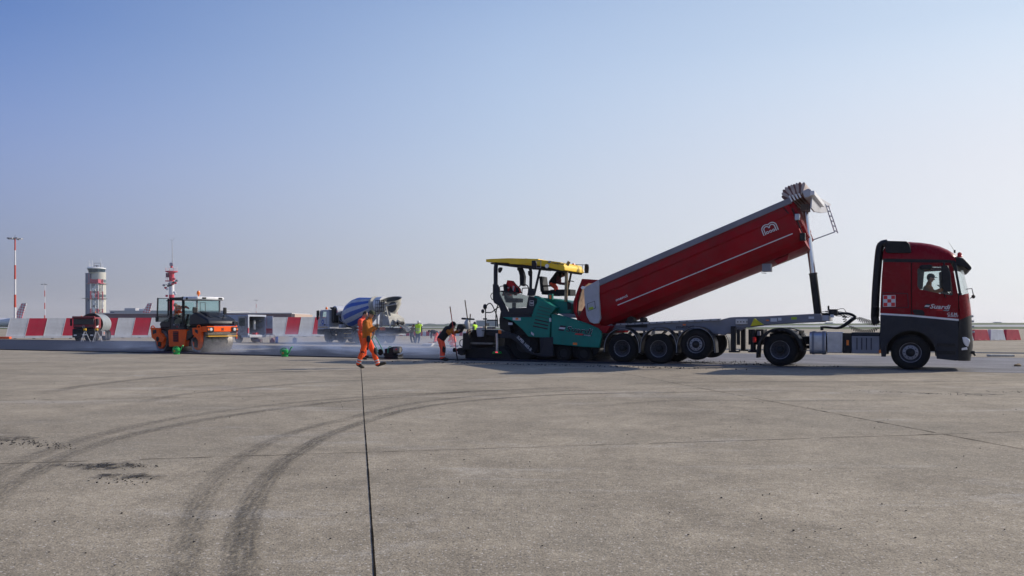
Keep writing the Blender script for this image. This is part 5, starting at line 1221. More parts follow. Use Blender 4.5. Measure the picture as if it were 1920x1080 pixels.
far_person('worker in hooded top and yellow vest standing behind the screed rails', 890, 643, c5, dict(head=(1078,448,0), neck=(1078,466,0), chest=(1080,490,0), pelvis=(1084,560,0), shR=(1064,478,-.18), shL=(1100,478,.18), elR=(1060,520,-.2), elL=(1106,520,.2), haR=(1062,560,-.15), haL=(1106,560,.15),
    hipR=(1076,570,-.09), hipL=(1094,570,.09), knR=(1074,630,-.1), anR=(1076,688,-.1), toR=(1060,694,-.1), knL=(1096,630,.1), anL=(1096,688,.12), toL=(1086,694,.12)), {'jacket': NAVY, 'vest': HIVY, 'trousers': JEAN, 'boots': BLKC, 'hood': NAVY}, (-.9, -.3, 0))
# paver driver, lorry driver
j = joints(T, cO, dict(head=(672,412,1.35), neck=(622,408,1.35), chest=(565,425,1.35), pelvis=(430,600,1.35), shR=(560,430,1.18), shL=(590,420,1.52), elR=(545,600,1.1), elL=(600,620,1.6), haR=(700,640,1.1), haL=(770,625,1.55),
    hipR=(425,630,1.26), hipL=(430,630,1.44), knR=(500,700,1.22), knL=(510,710,1.48), anR=(525,860,1.22), anL=(535,860,1.5), toR=(575,880,1.22), toL=(590,880,1.5)))
person('paver driver in dark red top and orange trousers bending forward off his seat', T, j, {'shirt': mat('maroon_cloth', (.10, .02, .03), .85), 'vest': BLKC, 'trousers': HIVR, 'boots': BLKC, 'hair': HAIR}, look=(.85, 0, -.5), base=(-14.5, 1.35), z=1.8)
j = joints(T, c3, dict(head=(500,325,.62), neck=(488,368,.62), chest=(480,420,.62), pelvis=(470,530,.62), shR=(478,395,.44), shL=(488,395,.80), elR=(520,440,.40), elL=(530,440,.85), haR=(582,410,.48), haL=(585,412,.75),
    hipR=(475,540,.53), hipL=(475,540,.71), knR=(570,520,.52), knL=(570,520,.74), anR=(600,600,.52), anL=(600,600,.74), toR=(640,605,.52), toL=(640,605,.74)))
person('lorry driver in ochre top and dark cap at the wheel of the red tractor', T, j, {'jacket': OCH, 'trousers': NAVY, 'boots': BLKC, 'cap': NAVY, 'hair': HAIR}, look=(1, 0, -.05), base=(-.4, .62), z=1.3)
# jacket thrown over the near seat of the paver
jk = P(cD((318,445),(390,455),(440,520),(520,600),(535,680),(470,690),(440,730),(420,690),(345,660),(345,730),(300,700),(275,740),(215,730),(250,640),(285,560)), .45)
jo = MB().prism(jk, .38, .62); o = obj('draped_jacket', jo, mat('red_jacket', (.55, .02, .02), .8, bump=.5, bscale=10), fr=T, base=(T.q(*cD((380,600))[0], .5)[0], .5, 1.9), bev=.04); tag(o, 'red hi-vis jacket with dark panels thrown over the near seat of the paver', 'jacket')
obj('dark_panel', MB().prism(P(cD((370,545),(350,600),(335,655),(400,668),(425,660),(395,600)), .38), .368, .378), BLKC, o); obj('dark_panel', MB().prism(P(cD((445,540),(520,620),(530,675),(455,670),(460,600)), .38), .368, .378), BLKC, o)
obj('reflective_band', MB().prism(P(cD((268,565),(345,575),(335,600),(260,592)), .38), .368, .378), REFL, o); obj('reflective_band', MB().prism(P(cD((410,545),(440,560),(420,645),(408,630)), .38), .368, .378), REFL, o)
# tools and pots hooked on the screed
def pole(px0, px1, v, r, lab, m_=WOOD):
    a, b_ = T.q(*px0, v), T.q(*px1, v); o = obj('shovel', MB().cyl((a[0], v, a[1]), (b_[0], v, b_[1]), r, n=8).box(b_[0] - .02, b_[0] + .02, v - .12, v + .12, b_[1] - .3, b_[1]), m_, fr=T, base=(b_[0], v, b_[1])); tag(o, lab, 'shovel', 'shovels stood in the screed')
pole(cP((98,22))[0], cP((160,480))[0], .2, .022, 'longer wooden shovel handle leaning out of the screed end', mat('dirty_wood', (.10, .07, .05), .8)); pole(cP((183,238))[0], cP((165,480))[0], .05, .024, 'shorter shovel handle standing upright beside the longer one', mat('dirty_wood', (.10, .07, .05), .8))
s_, z_ = T.q(*cP((130,475))[0], .0); o = obj('plastic_bottle', MB().lathe([(.001, 0), (.09, .0), (.11, .03), (.11, .28), (.04, .38), (.04, .42), (.001, .42)], (s_, .0, z_), (0, 0, 1), 14), mat('milky_plastic', (.5, .5, .48), .4), fr=T, base=(s_, 0, z_)); tag(o, 'milky plastic bottle hanging at the outer end of the screed', 'bottle')
o2 = MB().cap((s_ - .22, 0, z_ + .42), (s_ + .32, 0, z_ + .39), .04, .03, 8); o2 = obj('spray_gun', o2, BLK, fr=T, base=(s_, 0, z_)); tag(o2, 'dark spray gun lying across the top of the milky bottle', 'spray gun')
s_, z_ = T.q(*cP((340,590))[0], -.05); o = obj('bucket', MB().lathe([(.001, 0), (.13, 0), (.18, .34), (.165, .34), (.12, .02)], (s_, -.05, z_), (0, 0, 1), 16), mat('bucket_plastic', (.42, .43, .47), .5), fr=T, base=(s_, -.05, z_)); tag(o, 'pale plastic bucket hanging on the screed rail', 'bucket')
for px, m_, lb in ((cP((320,493))[0], mat('lime_can', (.25, .8, .02), .5), 'lime green spray can cap resting on the bucket'), (cP((345,478))[0], mat('orange_can', (1, .10, .01), .5), 'bright orange spray can standing in the bucket')):
    s_, z_ = T.q(*px, -.05); o = obj('spray_can', MB().lathe([(.045, -.12), (.05, -.1), (.05, .04), (.03, .07), (.001, .08)], (s_, -.05, z_), (0, 0, 1), 12), m_, fr=T, base=(s_, -.05, z_ - .1)); tag(o, lb, 'spray can')
# controller box held out by the bending worker's glove
a = P(c5((862,470),(880,455),(935,460),(940,490),(920,520),(900,560),(850,580),(832,568),(850,520)), -.35); o = obj('control_unit', MB().prism(a, -.38, -.18), BLK, fr=T, base=(a[0][0], -.28, a[0][1]), bev=.03); tag(o, 'black swivelling control box on the outer end of the screed', 'control box')
# ================================================================ plate compactor
K = Frame(731, 673.5, 20); kc = thing('plate_compactor', 'vibrating plate compactor with green tube handle parked behind the striding worker', 'plate compactor', K)
Kq = lambda *p, v=0: K.P(c4(*p), v)
obj('base_plate', MB().prism(Kq((872,895),(880,868),(1045,868),(1062,892),(1050,898)), -.0, .45), DRK, kc, bev=.01)
obj('engine', MB().prism(Kq((925,760),(985,742),(1045,745),(1058,790),(1040,822),(960,845),(925,830)), .05, .40), DRK, kc, bev=.03)
obj('exciter', MB().prism(Kq((870,770),(915,765),(925,800),(930,850),(900,866),(872,850)), .08, .36), BLK, kc, bev=.02); obj('belt_guard', MB().prism(Kq((860,830),(900,820),(1000,845),(1055,840),(1050,868),(880,868)), .02, .42), DRK, kc, bev=.01)
s_, z_ = K.q(*c4((1030,785))[0]); obj('silencer', MB().cyl((s_ - .12, .08, z_), (s_ + .14, .08, z_), .11, n=16), mat('sooty_steel', (.20, .19, .17), .5, .4), kc); obj('engine_badge', MB().box(s_ + .0, s_ + .06, -.04, -.032, z_ - .0, z_ + .06), STRD, kc)
GH = mat('handle_green', (.02, .28, .20), .45)
for v, pts in ((.05, ((870,790),(820,740),(765,612),(722,616))), (.40, ((820,810),(770,740),(715,630),(722,616)))):
    pass
hx = MB(); 
pl = [(*K.q(*c4((812,812))[0], .05), .05), (*K.q(*c4((718,632))[0], .05), .05), (*K.q(*c4((724,616))[0], .2), .2), (*K.q(*c4((768,613))[0], .40), .40), (*K.q(*c4((862,790))[0], .40), .40)]
hx.tube([(a_, v_, b_) for a_, b_, v_ in pl], .02, 8, 1); obj('handle', hx, GH, kc)
pl = K.P(c4((925,830),(930,755),(960,735),(972,750)), .05); obj('guard_bar', MB().tube([(a_, .05, b_) for a_, b_ in pl], .018, 6, 1), GH, kc)
for v in (.04, .38): s_, z_ = K.q(*c4((828,812))[0], v); obj('wheel', MB().lathe([(.03, 0), (.11, 0), (.13, .03), (.11, .06), (.03, .06)], (s_, v, z_), (0, 1, 0), 16), RUB, kc)
# ================================================================ watering cans
def can(px, py, flip, lab):
    f_ = Frame(px, py, 15); r_ = thing('watering_can', lab, 'watering can', f_, group='green plastic watering cans')
    obj('body', MB().lathe([(.001, 0), (.13, 0), (.14, .02), (.135, .18), (.15, .28), (.125, .31), (.09, .31)], (0, 0, 0), (0, 0, 1), 20), CANG, r_)
    sgn = 1; obj('spout', MB().tube([(.10 * sgn, 0, .10), (.20 * sgn, 0, .16), (.27 * sgn, 0, .33), (.31 * sgn, 0, .40)], [.045, .03, .022, .022], 10, 1).cyl((.30 * sgn, 0, .39), (.36 * sgn, 0, .41), .02, .035), CANG, r_)
    obj('handle', MB().tube([(-.12, 0, .08), (-.22, 0, .16), (-.20, 0, .32), (-.06, 0, .38), (.07, 0, .36), (.10, 0, .30)], .018, 8, 2), CANG, r_)
    obj('label_patch', MB().lathe([(.001, 0), (.05, .001), (.05, .006), (.001, .007)], (-.0, -.146, .16), (0, -1, 0), 14), mat('orange_label', (.45, .22, .05), .6), r_)
can(331, 664.5, 1, 'green plastic watering can standing in front of the orange roller'); can(534, 668.8, 1, 'green plastic watering can standing alone at the edge of the fresh asphalt')
# ================================================================ tandem roller
RF = Frame(367, 662, 35); cR = crop(270, 530, 7.2)
RL = thing('road_roller', 'orange tandem roller with dark hood and open cab door on the hot asphalt', 'roller', RF, (-1.6, .85, 0))
def rq(*p, v=0): return RF.P(cR(*p), v)
STL = mat('drum_steel', (.30, .28, .26), .5, .8, .3, 5, (.06, .055, .05), .6)
fs, fzc = RF.q(*cR((700,805))[0]); rs, _ = RF.q(*cR((205,805))[0]); DR = .55; fzc = DR
for nm_, s_ in (('front', fs), ('rear', rs)):
    d_ = obj('drum', MB().lathe([(DR - .06, .14), (DR - .01, .10), (DR, .11), (DR, 1.68), (DR - .01, 1.69), (DR - .06, 1.66)], (s_, 0, DR), (0, 1, 0), 48), STL, RL, ang=.9)
    obj('drum_side', MB().lathe([(.05, .16), (DR - .05, .16), (DR - .05, .18), (.05, .18)], (s_, 0, DR), (0, 1, 0), 40), DRK, d_)  # shade on the drum's flank is put into this dark colour
    obj('hub_plate', MB().lathe([(.001, .05), (.34, .05), (.40, .08), (.40, .15), (.001, .15)], (s_, 0, DR), (0, 1, 0), 32), ORG, d_)
    obj('hub_motor', MB().box(s_ - .12, s_ + .10, -.02, .06, DR - .28, DR + .12).cyl((s_ - .08, -.06, DR + .1), (s_ - .08, .06, DR + .1), .13, n=14), DRK, d_, bev=.02)
# yokes
obj('drum_yoke', MB().prism(rq((655,612),(770,604),(780,640),(780,800),(740,790),(690,720),(662,700)), -.03, .10), ORG, RL, bev=.02)
obj('drum_yoke', MB().prism(rq((94,605),(206,612),(216,690),(285,745),(262,800),(180,800),(108,740)), -.03, .10), ORG, RL, bev=.02)
obj('yoke_window', MB().prism(rq((693,628),(735,640),(735,690),(700,668)), -.04, -.031), MARK, RL); obj('yoke_window', MB().prism(rq((128,640),(175,632),(175,680),(130,696)), -.04, -.031), MARK, RL)
for sx_, pts in ((1, ((728,610),(728,580),(745,572),(770,590),(774,640))), (0, ((96,625),(104,592),(130,580),(146,606)))): obj('grab_rail', MB().tube([(a, -.02, b) for a, b in rq(*pts)], .028, 8, 1), ORG, RL)
# chassis, steps
obj('step_housing', MB().prism(rq((325,645),(345,632),(562,632),(574,650),(552,862),(340,866)), -.02, .5), ORG, RL, bev=.03)
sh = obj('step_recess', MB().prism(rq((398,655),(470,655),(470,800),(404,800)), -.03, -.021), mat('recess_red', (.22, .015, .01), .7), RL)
for i in range(4): obj('step_tread', MB().prism(rq((405,682 + i * 30), (465,682 + i * 30), (465,692 + i * 30), (405,692 + i * 30)), -.06, -.031), DRK, sh)
obj('centre_frame', MB().prism(rq((180,560),(340,610),(600,610),(660,600),(660,860),(560,862),(330,866),(250,800),(170,620)), .2, 1.5), BLK, RL, bev=.03)
obj('articulation_cover', MB().prism(rq((575,650),(655,620),(655,720),(600,760),(560,780)), .02, .3), BLK, RL, bev=.02)
obj('rear_hood', MB().prism(rq((178,560),(190,535),(250,500),(345,460),(350,610),(200,612)), .1, 1.55), ANT, RL, bev=.06)
obj('cab_floor', MB().prism(rq((340,470),(380,480),(380,560),(520,560),(530,630),(340,632)), .08, 1.5), ANT, RL, bev=.02)
obj('lettering_plate', MB().prism(rq((385,555),(484,560),(484,598),(385,594)), .06, .078), MARK, RL)
lg_ = MB(); logo(lg_, RF, RF.q(*cR((392,585))[0], .05), RF.q(*cR((480,588))[0], .05), .12, .055, under=True); obj('side_lettering', lg_, [STK, MARK, STRD], RL)
# cab
cabv = .12
def post(name, p0, p1, v, w_=.05, m_=BLK): a, b = RF.q(*cR(p0)[0], v), RF.q(*cR(p1)[0], v); return obj(name, MB().cyl((a[0], v, a[1]), (b[0], v, b[1]), w_, n=8), m_, RL)
post('cab_post', (362,200), (362,620), cabv, .07); post('cab_post', (530,190), (535,600), cabv, .07)
post('cab_post', (600,430), (545,600), cabv, .05)
cf = RF.q(*cR((728,320))[0], .25)[0]; cfb = RF.q(*cR((728,430))[0], .25)[1]; ctop = RF.q(*cR((728,232))[0], .25)[1]
sA = RF.q(*cR((540,300))[0], cabv)[0]; sB = RF.q(*cR((362,300))[0], cabv)[0]
obj('cab_side_glass', MB().prism([(sA + .05, cfb - .9), (cf - .1, cfb - .15), (cf - .05, ctop), (sA + .03, ctop)], .16, .175), TEAL, RL)
obj('cab_side_glass', MB().prism([(sB + .05, cfb - .7), (cf - .1, cfb - .15), (cf - .05, ctop), (sB + .03, ctop)], 1.45, 1.465), TEAL, RL)
obj('windscreen', MB().box(cf, cf + .015, .22, 1.42, cfb - .25, ctop), TEAL, RL)
for v in (.2, 1.45): obj('cab_post', MB().cyl((cf, v, cfb - .3), (cf, v, ctop), .045, n=8), mat('cab_grey', (.16, .17, .18), .5), RL)
obj('windscreen_inner_frame', MB().platev([rrect(.55, .85, cfb + .15, ctop - .1, .03), rrect(.57, .83, cfb + .17, ctop - .12, .02)], cf - .3, cf - .28), BLK, RL)
obj('rear_window', MB().box(sB - .02, sB, .3, 1.4, cfb - .1, ctop - .05), TEAL, RL)
rt = RF.q(*cR((728,186))[0], .2)[1]; rb_ = RF.q(*cR((728,234))[0], .2)[1]
obj('cab_roof', MB().box(sA - .02, cf + .22, .05, 1.58, rb_, rt), WHT, RL, bev=.06); obj('cab_roof_rear', MB().box(sB - .05, sA - .03, .08, 1.55, rb_ + .02, rt - .01), BLK, RL, bev=.03)
s_ = RF.q(*cR((575,208))[0], .03)[0]; obj('roof_lamp', MB().ell((s_, .04, (rt + rb_) / 2), (.09, .03, .06), 12, 8), BLK, RL)
for y in (.35, 1.25): obj('roof_lamp', MB().box(cf + .2, cf + .24, y, y + .2, rb_ + .06, rb_ + .14), BLK, RL, bev=.01)
s_, z_ = RF.q(*cR((735,170))[0], .7); obj('beacon', MB().cyl((s_, .7, rt - .02), (s_, .7, rt + .14), .03, n=8).lathe([(.08, 0), (.085, .1), (.05, .19), (.001, .2)], (s_, .7, rt + .12), (0, 0, 1), 14), AMB, RL)
# open door swung back
dv = -.35; dp = rq((176,205),(325,212),(325,440),(318,452),(168,462)); dpi = rq((186,214),(316,220),(316,434),(312,444),(178,452))
ddo = obj('cab_door', MB().plate([dp, dpi], .0, .05), BLK, RL); obj('glass', MB().prism(dpi, .02, .035), TEAL, ddo)
obj('lower_glass', MB().prism(rq((185,465),(345,455),(320,528),(182,530)), .02, .035), mat('door_green_glass', (.05, .10, .09), .2, alpha=.6), ddo); obj('door_hinge_bar', MB().prism(rq((155,455),(185,462),(182,530),(158,530)), -.01, .05), BLK, ddo)
obj('door_arm', MB().tube([(a, .03, b) for a, b in rq((300,245),(345,235),(365,235))], .03, 6), BLK, ddo)
# hood and nose
hs0 = RF.q(*cR((620,500))[0], .12)[0]; fsx = RF.q(*cR((785,600))[0], -.02)[0]
hz = lambda x, y, v=.1: RF.q(*cR((x, y))[0], v)
hpz = [hz(612,580), hz(618,445), hz(650,425), (hz(690,400)[0], hz(690,395)[1]), (fsx - .35, hz(700,432)[1]), (fsx + .25, hz(790,492)[1]), (fsx + .38, hz(790,530)[1]), (fsx + .38, hz(790,574)[1])]
obj('engine_hood', MB().prism(hpz, .06, 1.66), ANT, RL, bev=.10)
obj('hood_top', MB().prism([(hz(650,420)[0], hz(650,430)[1]), (hz(690,400)[0], hz(700,388)[1]), (fsx - .3, hz(740,410)[1]), (fsx + .1, hz(790,470)[1]), (fsx + .1, hz(790,500)[1]), (hz(650,420)[0], hz(650,500)[1])], .35, 1.3), ANT, RL, bev=.09)
obj('hood_vent', MB().box(fsx - .35, fsx - .1, .3, .34, hz(740,470)[1], hz(740,440)[1]), BLK, RL); obj('hood_corner_cap', MB().box(fsx + .30, fsx + .42, 1.42, 1.70, hz(790,574)[1], hz(790,520)[1]), ANT, RL, bev=.03)
for y in (.45, 1.0): obj('hood_groove', MB().prism([(fsx - .3, hz(740,408)[1] + .012), (fsx + .05, hz(790,468)[1] + .012), (fsx + .05, hz(790,468)[1]), (fsx - .3, hz(740,408)[1])], y, y + .03), MARK, RL)
fz0, fz1 = hz(785,665, -.02)[1], hz(785,588, -.02)[1]
fbm = obj('front_beam', MB().box(fsx - .1, fsx + .36, .0, 1.70, fz0, fz1), ORG, RL, bev=.03)
for y0_, y1_, y2_ in ((.0, .36, .10), (1.36, 1.70, 1.42)):
    lh = obj('headlight_panel', MB().box(fsx + .361, fsx + .40, y0_, y1_, fz0, fz1 - .04), BLK, fbm, bev=.01)
    yh = .20 if y0_ < 1 else 1.50; ya = .06 if y0_ < 1 else 1.64
    obj('headlight', MB().lathe([(.001, .02), (.07, .015), (.08, 0)], (fsx + .40, yh, (fz0 + fz1) / 2 - .02), (1, 0, 0), 16), LENS, lh); obj('indicator', MB().lathe([(.001, .02), (.05, .015), (.055, 0)], (fsx + .40, ya, (fz0 + fz1) / 2 - .02), (1, 0, 0), 14), AMB, lh)
em_ = MB(); zc = (fz0 + fz1) / 2 - .02
for y_ in (.80, .87): em_.box(fsx + .361, fsx + .372, y_, y_ + .03, zc - .06, zc + .08)
em_.box(fsx + .361, fsx + .372, .83, .87, zc - .0, zc + .03); obj('front_emblem', em_, MARK, fbm)
obj('water_bar', MB().box(fsx + .1, fsx + .34, .05, 1.68, hz(785,705,-.02)[1], fz0 - .01), mat('bitumen_crust', (.12, .10, .08), .9, 0, .4, 14, (.4, .36, .3), .6), RL, bev=.01)
obj('scraper', MB().box(fsx + .2, fsx + .40, .05, 1.68, hz(785,732,-.02)[1], hz(785,715,-.02)[1]), mat('scraper_yellow', (.55, .30, .02), .6), RL, bev=.008)
obj('side_tube', MB().tube([(fsx + .25, 1.72, fz0 - .35), (fsx + .25, 1.72, fz1), (fsx + .22, 1.68, fz1 + .08), (fsx + .1, 1.62, fz1 + .06)], .028, 8, 1), ORG, RL)
# mirrors, seat, wheel, console
m0 = RF.q(*cR((672,330))[0], 0); m1 = RF.q(*cR((696,412))[0], 0); mi_ = obj('mirror', MB().box(m0[0] - .06, m0[0] + .0, -.05, .22, m1[1], m0[1]), BLK, RL, bev=.03)
sF = fsx + .25; qv, qz = RF.qs(*cR((1072,335))[0], sF); qv2, qz2 = RF.qs(*cR((1112,425))[0], sF); obj('mirror', MB().box(sF - .05, sF + .04, qv, qv2, qz2, qz), BLK, RL, bev=.03)
k0 = RF.qs(*cR((1062,495))[0], sF); obj('mirror_stalk', MB().tube([(sF, (qv + qv2) / 2, qz2), (sF, k0[0] + .05, (qz2 + k0[1]) / 2 + .05), (sF, k0[0], k0[1])], .022, 6, 1), BLK, RL)
obj('seat', MB().box(sA - .75, sA - .2, .55, 1.1, .95, 1.12).box(sA - .85, sA - .72, .55, 1.1, 1.05, 1.6), BLK, RL, bev=.04)
obj('steering_column', MB().cyl((cf - .55, .8, .9), (cf - .75, .8, 1.75), .05, n=8).lathe([(.19, -.012), (.21, 0), (.19, .012), (.175, 0)], (cf - .77, .8, 1.8), (-.4, 0, 1), 18).box(cf - .5, cf - .25, .4, 1.3, .9, 1.5), BLK, RL)
j = joints(RF, cR, dict(head=(425,305,.75), neck=(440,322,.75), chest=(462,340,.75), pelvis=(440,440,.75), shR=(450,345,.57), shL=(480,335,.93), elR=(470,395,.5), elL=(560,325,1.0), haR=(520,400,.5), haL=(600,345,.95),
    hipR=(440,455,.66), hipL=(445,455,.84), knR=(490,460,.62), knL=(495,465,.9), anR=(485,525,.62), anL=(500,540,.9), toR=(520,535,.62), toL=(530,548,.9)))
person('roller driver in orange hi-vis shirt with silver bands leaning inside the cab', RF, j, {'jacket': HIVO, 'armband': REFL, 'waistband': REFL, 'trousers': BLKC, 'boots': BLKC, 'hair': mat('brown_hair', (.06, .025, .012), .8)}, look=(.3, -.8, -.5), base=(-1.2, .75), z=1.0)
# ================================================================ concrete mixer
X = Frame(614, 642.3, -45 + 90); X = Frame(614, 642.3, 45)
MX = thing('concrete_mixer', 'white mixer lorry with blue-striped drum pouring down its chute', 'mixer lorry', X, (3, 1.2, 0))
xq = lambda *p, v=0: X.P(c4(*p), v)
PBL = mat('stripe_blue', (.05, .12, .42), .5, 0, .1, 4); MWH = mat('mixer_white', (.50, .53, .58), .5, 0, .1, 3, dust, .25)
cabp = xq((38,495),(42,400),(60,385),(64,300),(78,285),(150,278),(178,280),(180,520),(110,520),(40,522)); win_ = xq((62,400),(86,300),(146,300),(146,372),(70,402))
win_ = xq((92,375),(100,300),(148,300),(148,372))
for y0_, y1_ in ((0, .06), (2.34, 2.4)): cbm = obj('cab_side', MB().plate([cabp, win_], y0_, y1_), MWH, MX, bev=.02)
obj('cab_shell', MB().strip(xq((40,522),(38,495),(42,400)), .05, .05, 2.35).strip(xq((66,290),(78,284),(180,278)), .05, .05, 2.35).strip(xq((180,278),(180,520)), .05, .05, 2.35), MWH, MX)
obj('windscreen', MB().strip(xq((43,400),(64,292)), .02, .08, 2.3), GLS, MX); obj('window', MB().prism(win_, .02, .035), TEAL, MX)
obj('door_line', MB().prism(xq((146,378),(149,378),(149,490),(146,490)), -.008, .0), GRYM, MX); obj('door_handle', MB().prism(xq((120,458),(138,458),(138,474),(120,474)), -.03, .0), BLK, MX)
obj('mirror', MB().prism(xq((60,290),(80,284),(78,340),(62,404),(58,350)), -.15), BLK, MX) if False else obj('mirror', MB().prism(xq((58,288),(78,284),(76,345),(62,404),(57,350)), -.25, -.12), BLK, MX)
obj('yellow_line', MB().prism(xq((42,490),(170,490),(170,500),(42,500)), -.012, .0), mat('ochre_stripe', (.5, .28, .04), .5), MX)
lg_ = MB().text('calcestruzzi', .16, X.q(*c4((58,475))[0]), 0, 0, -.006, width=1.35); s_, z_ = X.q(*c4((103,430))[0]); lg_.plate([arc(s_, z_, .2, 0, 330, 11), arc(s_, z_, .10, 0, 330, 11)], -.01, -.002); obj('door_lettering', lg_, PBL, MX)
obj('bumper', MB().prism(xq((34,522),(110,522),(150,520),(180,520),(180,545),(135,545),(90,560),(70,586),(34,584)), -.02, 2.42), DRK, MX, bev=.02)
obj('front_mudguard', MB().strip(xq((70,586),(90,550),(125,520),(165,515),(195,545),(205,600)), .05, -.04, .4), BLK, MX)
s_, z_ = X.q(*c4((150,256))[0], .6); obj('beacon', MB().lathe([(.09, 0), (.09, .12), (.05, .2), (.001, .2)], (s_, .6, z_ - .1), (0, 0, 1), 12), AMB, MX)
obj('air_intake', MB().prism(xq((178,255),(190,243),(232,243),(240,260),(240,440),(205,440),(205,270)), .05, .45), DRK, MX, bev=.03)
wt = obj('water_tank', MB().cyl((X.q(*c4((285,295))[0], .5)[0], .25, X.q(*c4((285,295))[0], .25)[1]), (X.q(*c4((285,295))[0], .5)[0], 2.2, X.q(*c4((285,295))[0], .25)[1]), .42, n=24), MWH, MX, bev=.03)
obj('tank_badge', MB().cyl((X.q(*c4((275,310))[0], .2)[0], .235, X.q(*c4((275,300))[0], .2)[1]), (X.q(*c4((275,310))[0], .2)[0], .248, X.q(*c4((275,300))[0], .2)[1]), .12, n=14), mat('badge_rose', (.5, .25, .28), .6), wt)
obj('tank_frame', MB().prism(xq((240,360),(370,350),(380,500),(240,500)), .5, 2.0), DRK, MX)
for y in range(3): obj('pump_pipe', MB().tube([(a, .4 + .3 * y, b) for a, b in xq((250 + y * 20,370),(270 + y * 20,420),(330,430 + y * 20),(300,480))], .05, 8, 1), GRYM, MX)
obj('control_cabinet', MB().prism(xq((290,460),(325,460),(325,505),(290,505)), .1, .5), LGRY, MX, bev=.01)
obj('chassis', MB().prism(xq((180,515),(1000,505),(1000,560),(900,580),(560,580),(200,600)), .6, 1.8), DRK, MX)
for px in (160, 320, 525, 590): pass
WHM = {}
def mwheel(px, v=0, r=.52, dual=False):
    s_, _ = X.q(*c4((px, 600))[0], v)
    for vv, fl in ((v, 1), (2.4 - .34, -1)):
        y_ = vv if fl > 0 else vv + .34
        o = obj('wheel', MB().lathe([(.25, .02), (r * .92, .0), (r, .05), (r, .29), (r * .92, .34), (.25, .34)], (s_, y_, r), (0, fl, 0), 28), RUB, MX); obj('rim', MB().lathe([(.001, .06), (.12, .04), (.16, .12), (.25, .12), (.28, .0), (.29, .03)], (s_, y_, r), (0, fl, 0), 24), RIMD, o)
s1_ = X.q(*c4((162,600))[0])[0]; mwheel(162); mwheel(322); mwheel(528); mwheel(640)
for c_ in (528, 640):
    s_ = X.q(*c4((c_, 600))[0])[0]; obj('mudguard', MB().strip(arc(s_, .52, .66, 10, 170, 10), .04, -.03, .45), DRK, MX); obj('mudguard', MB().strip(arc(s_, .52, .66, 10, 170, 10), .04, 1.9, 2.43), DRK, MX)
obj('side_step', MB().prism(xq((205,600),(270,600),(270,662),(205,662)), .05, .5), DRK, MX); obj('yellow_rung', MB().prism(xq((370,568),(460,568),(460,582),(370,580)), .0, .05), mat('ochre_stripe', (.5, .28, .04)), MX); obj('yellow_rung', MB().prism(xq((370,628),(460,628),(460,638),(370,638)), .0, .05), mat('ochre_stripe', (.5, .28, .04)), MX)
# drum: striped lathe along a rising axis
dc0 = X.q(*c4((420,395))[0], 1.2); dc1 = X.q(*c4((790,215))[0], 1.2)
D0, D1 = V((dc0[0], 1.2, dc0[1])), V((dc1[0], 1.2, dc1[1])); DL = (D1 - D0).length
Rm_ = 1.18
prof = [(.25, -.05), (.50, .02), (.78, .28), (Rm_ * .93, DL * .26), (Rm_, DL * .40), (Rm_ * .97, DL * .55), (.86, DL * .78), (.62, DL * .97), (.50, DL * 1.02)]
def dm_(jn, i):
    return 1 if (3 <= jn <= 6 and (i // 3) % 2 == 0) else 0
drm = obj('drum', MB().lathe(prof, D0, D1 - D0, 60, dm_), [MWH, PBL], MX, ang=1.2)
obj('drum_ring', MB().lathe([(.64, DL * .96), (.68, DL * .96), (.68, DL * 1.02), (.64, DL * 1.02)], D0, D1 - D0, 32), CONC, drm)
# rear: hopper, frame, ladder, chute
def xp(x, y, v): s_, z_ = X.q(*c4((x, y))[0], v); return V((s_, v, z_))
hpr = MB(); ctr = xp(965, 160, 1.2); hpr.lathe([(.75, .0), (.82, .02), (.45, -.75), (.40, -.75), (.72, -.02)], ctr + V((0, 0, .10)), (.12, -.28, 1), 24, lambda j, i: 1 if j >= 3 else 0, True); obj('hopper', hpr, [CONC, mat('shaded_cement', (.07, .07, .062), .9)], MX)  # the hopper's shaded inside is put into a darker cement colour
obj('drum_cowl', MB().cyl(xp(820, 210, 1.2) , xp(890, 200, 1.2), .60, .55, 20), WHT, MX)
obj('funnel_mouth_shade', MB().lathe([(.001, .02), (.40, .02), (.40, 0), (.001, 0)], xp(985, 240, .55), (.25, -1, .25), 16), mat('shaded_cement', (.07, .07, .062)), MX)  # flat dark disc painted in place of the shaded funnel opening
fm = MB(); 
for v in (.35, 2.0):
    fm.tube([xp(790, 520, v), xp(790, 300, v), xp(860, 210, v), xp(900, 180, v)], .06, 6); fm.tube([xp(960, 500, v), xp(900, 230, v), xp(1040, 200, v)], .06, 6)
obj('rear_frame', fm, CONC, MX)
rl_ = MB()
for k in range(5): rl_.tube([xp(775 + k * 24, 300, .3), xp(775 + k * 24, 150, .3)], .02, 5)
for k in range(4): rl_.tube([xp(770, 160 + k * 45, .3), xp(880, 160 + k * 45, .3)], .02, 5)
obj('rear_cage', rl_, DRK, MX)
obj('discharge_funnel', MB().lathe([(.62, .35), (.66, .36), (.30, -.45), (.25, -.45)], xp(985, 250, 1.2), (0, 0, 1), 18, None, True), CONC, MX)
sp_ = MB(); sp_.prism(xq((905,215),(930,215),(990,330),(1000,400),(960,360), v=1.0), .8, 1.4); obj('funnel_apron', sp_, CONC, MX)
gd = MB(); gd.tube([xp(835, 490, .4), xp(845, 350, .4), xp(905, 215, .6)], .12, 8); gd.prism(xq((835,300),(960,380),(975,470),(850,480), v=.5), .4, 1.7); obj('rear_pedestal', gd, CONC, MX)
hv = .9
e0v, e1v = xp(930, 330, hv), xp(1185, 520, hv)
ctm = MB(); dirc = (e1v - e0v).normalized(); up_ = V((0, 0, 1)); n_ = dirc.cross(up_).normalized(); u2 = n_.cross(dirc)
prev = None
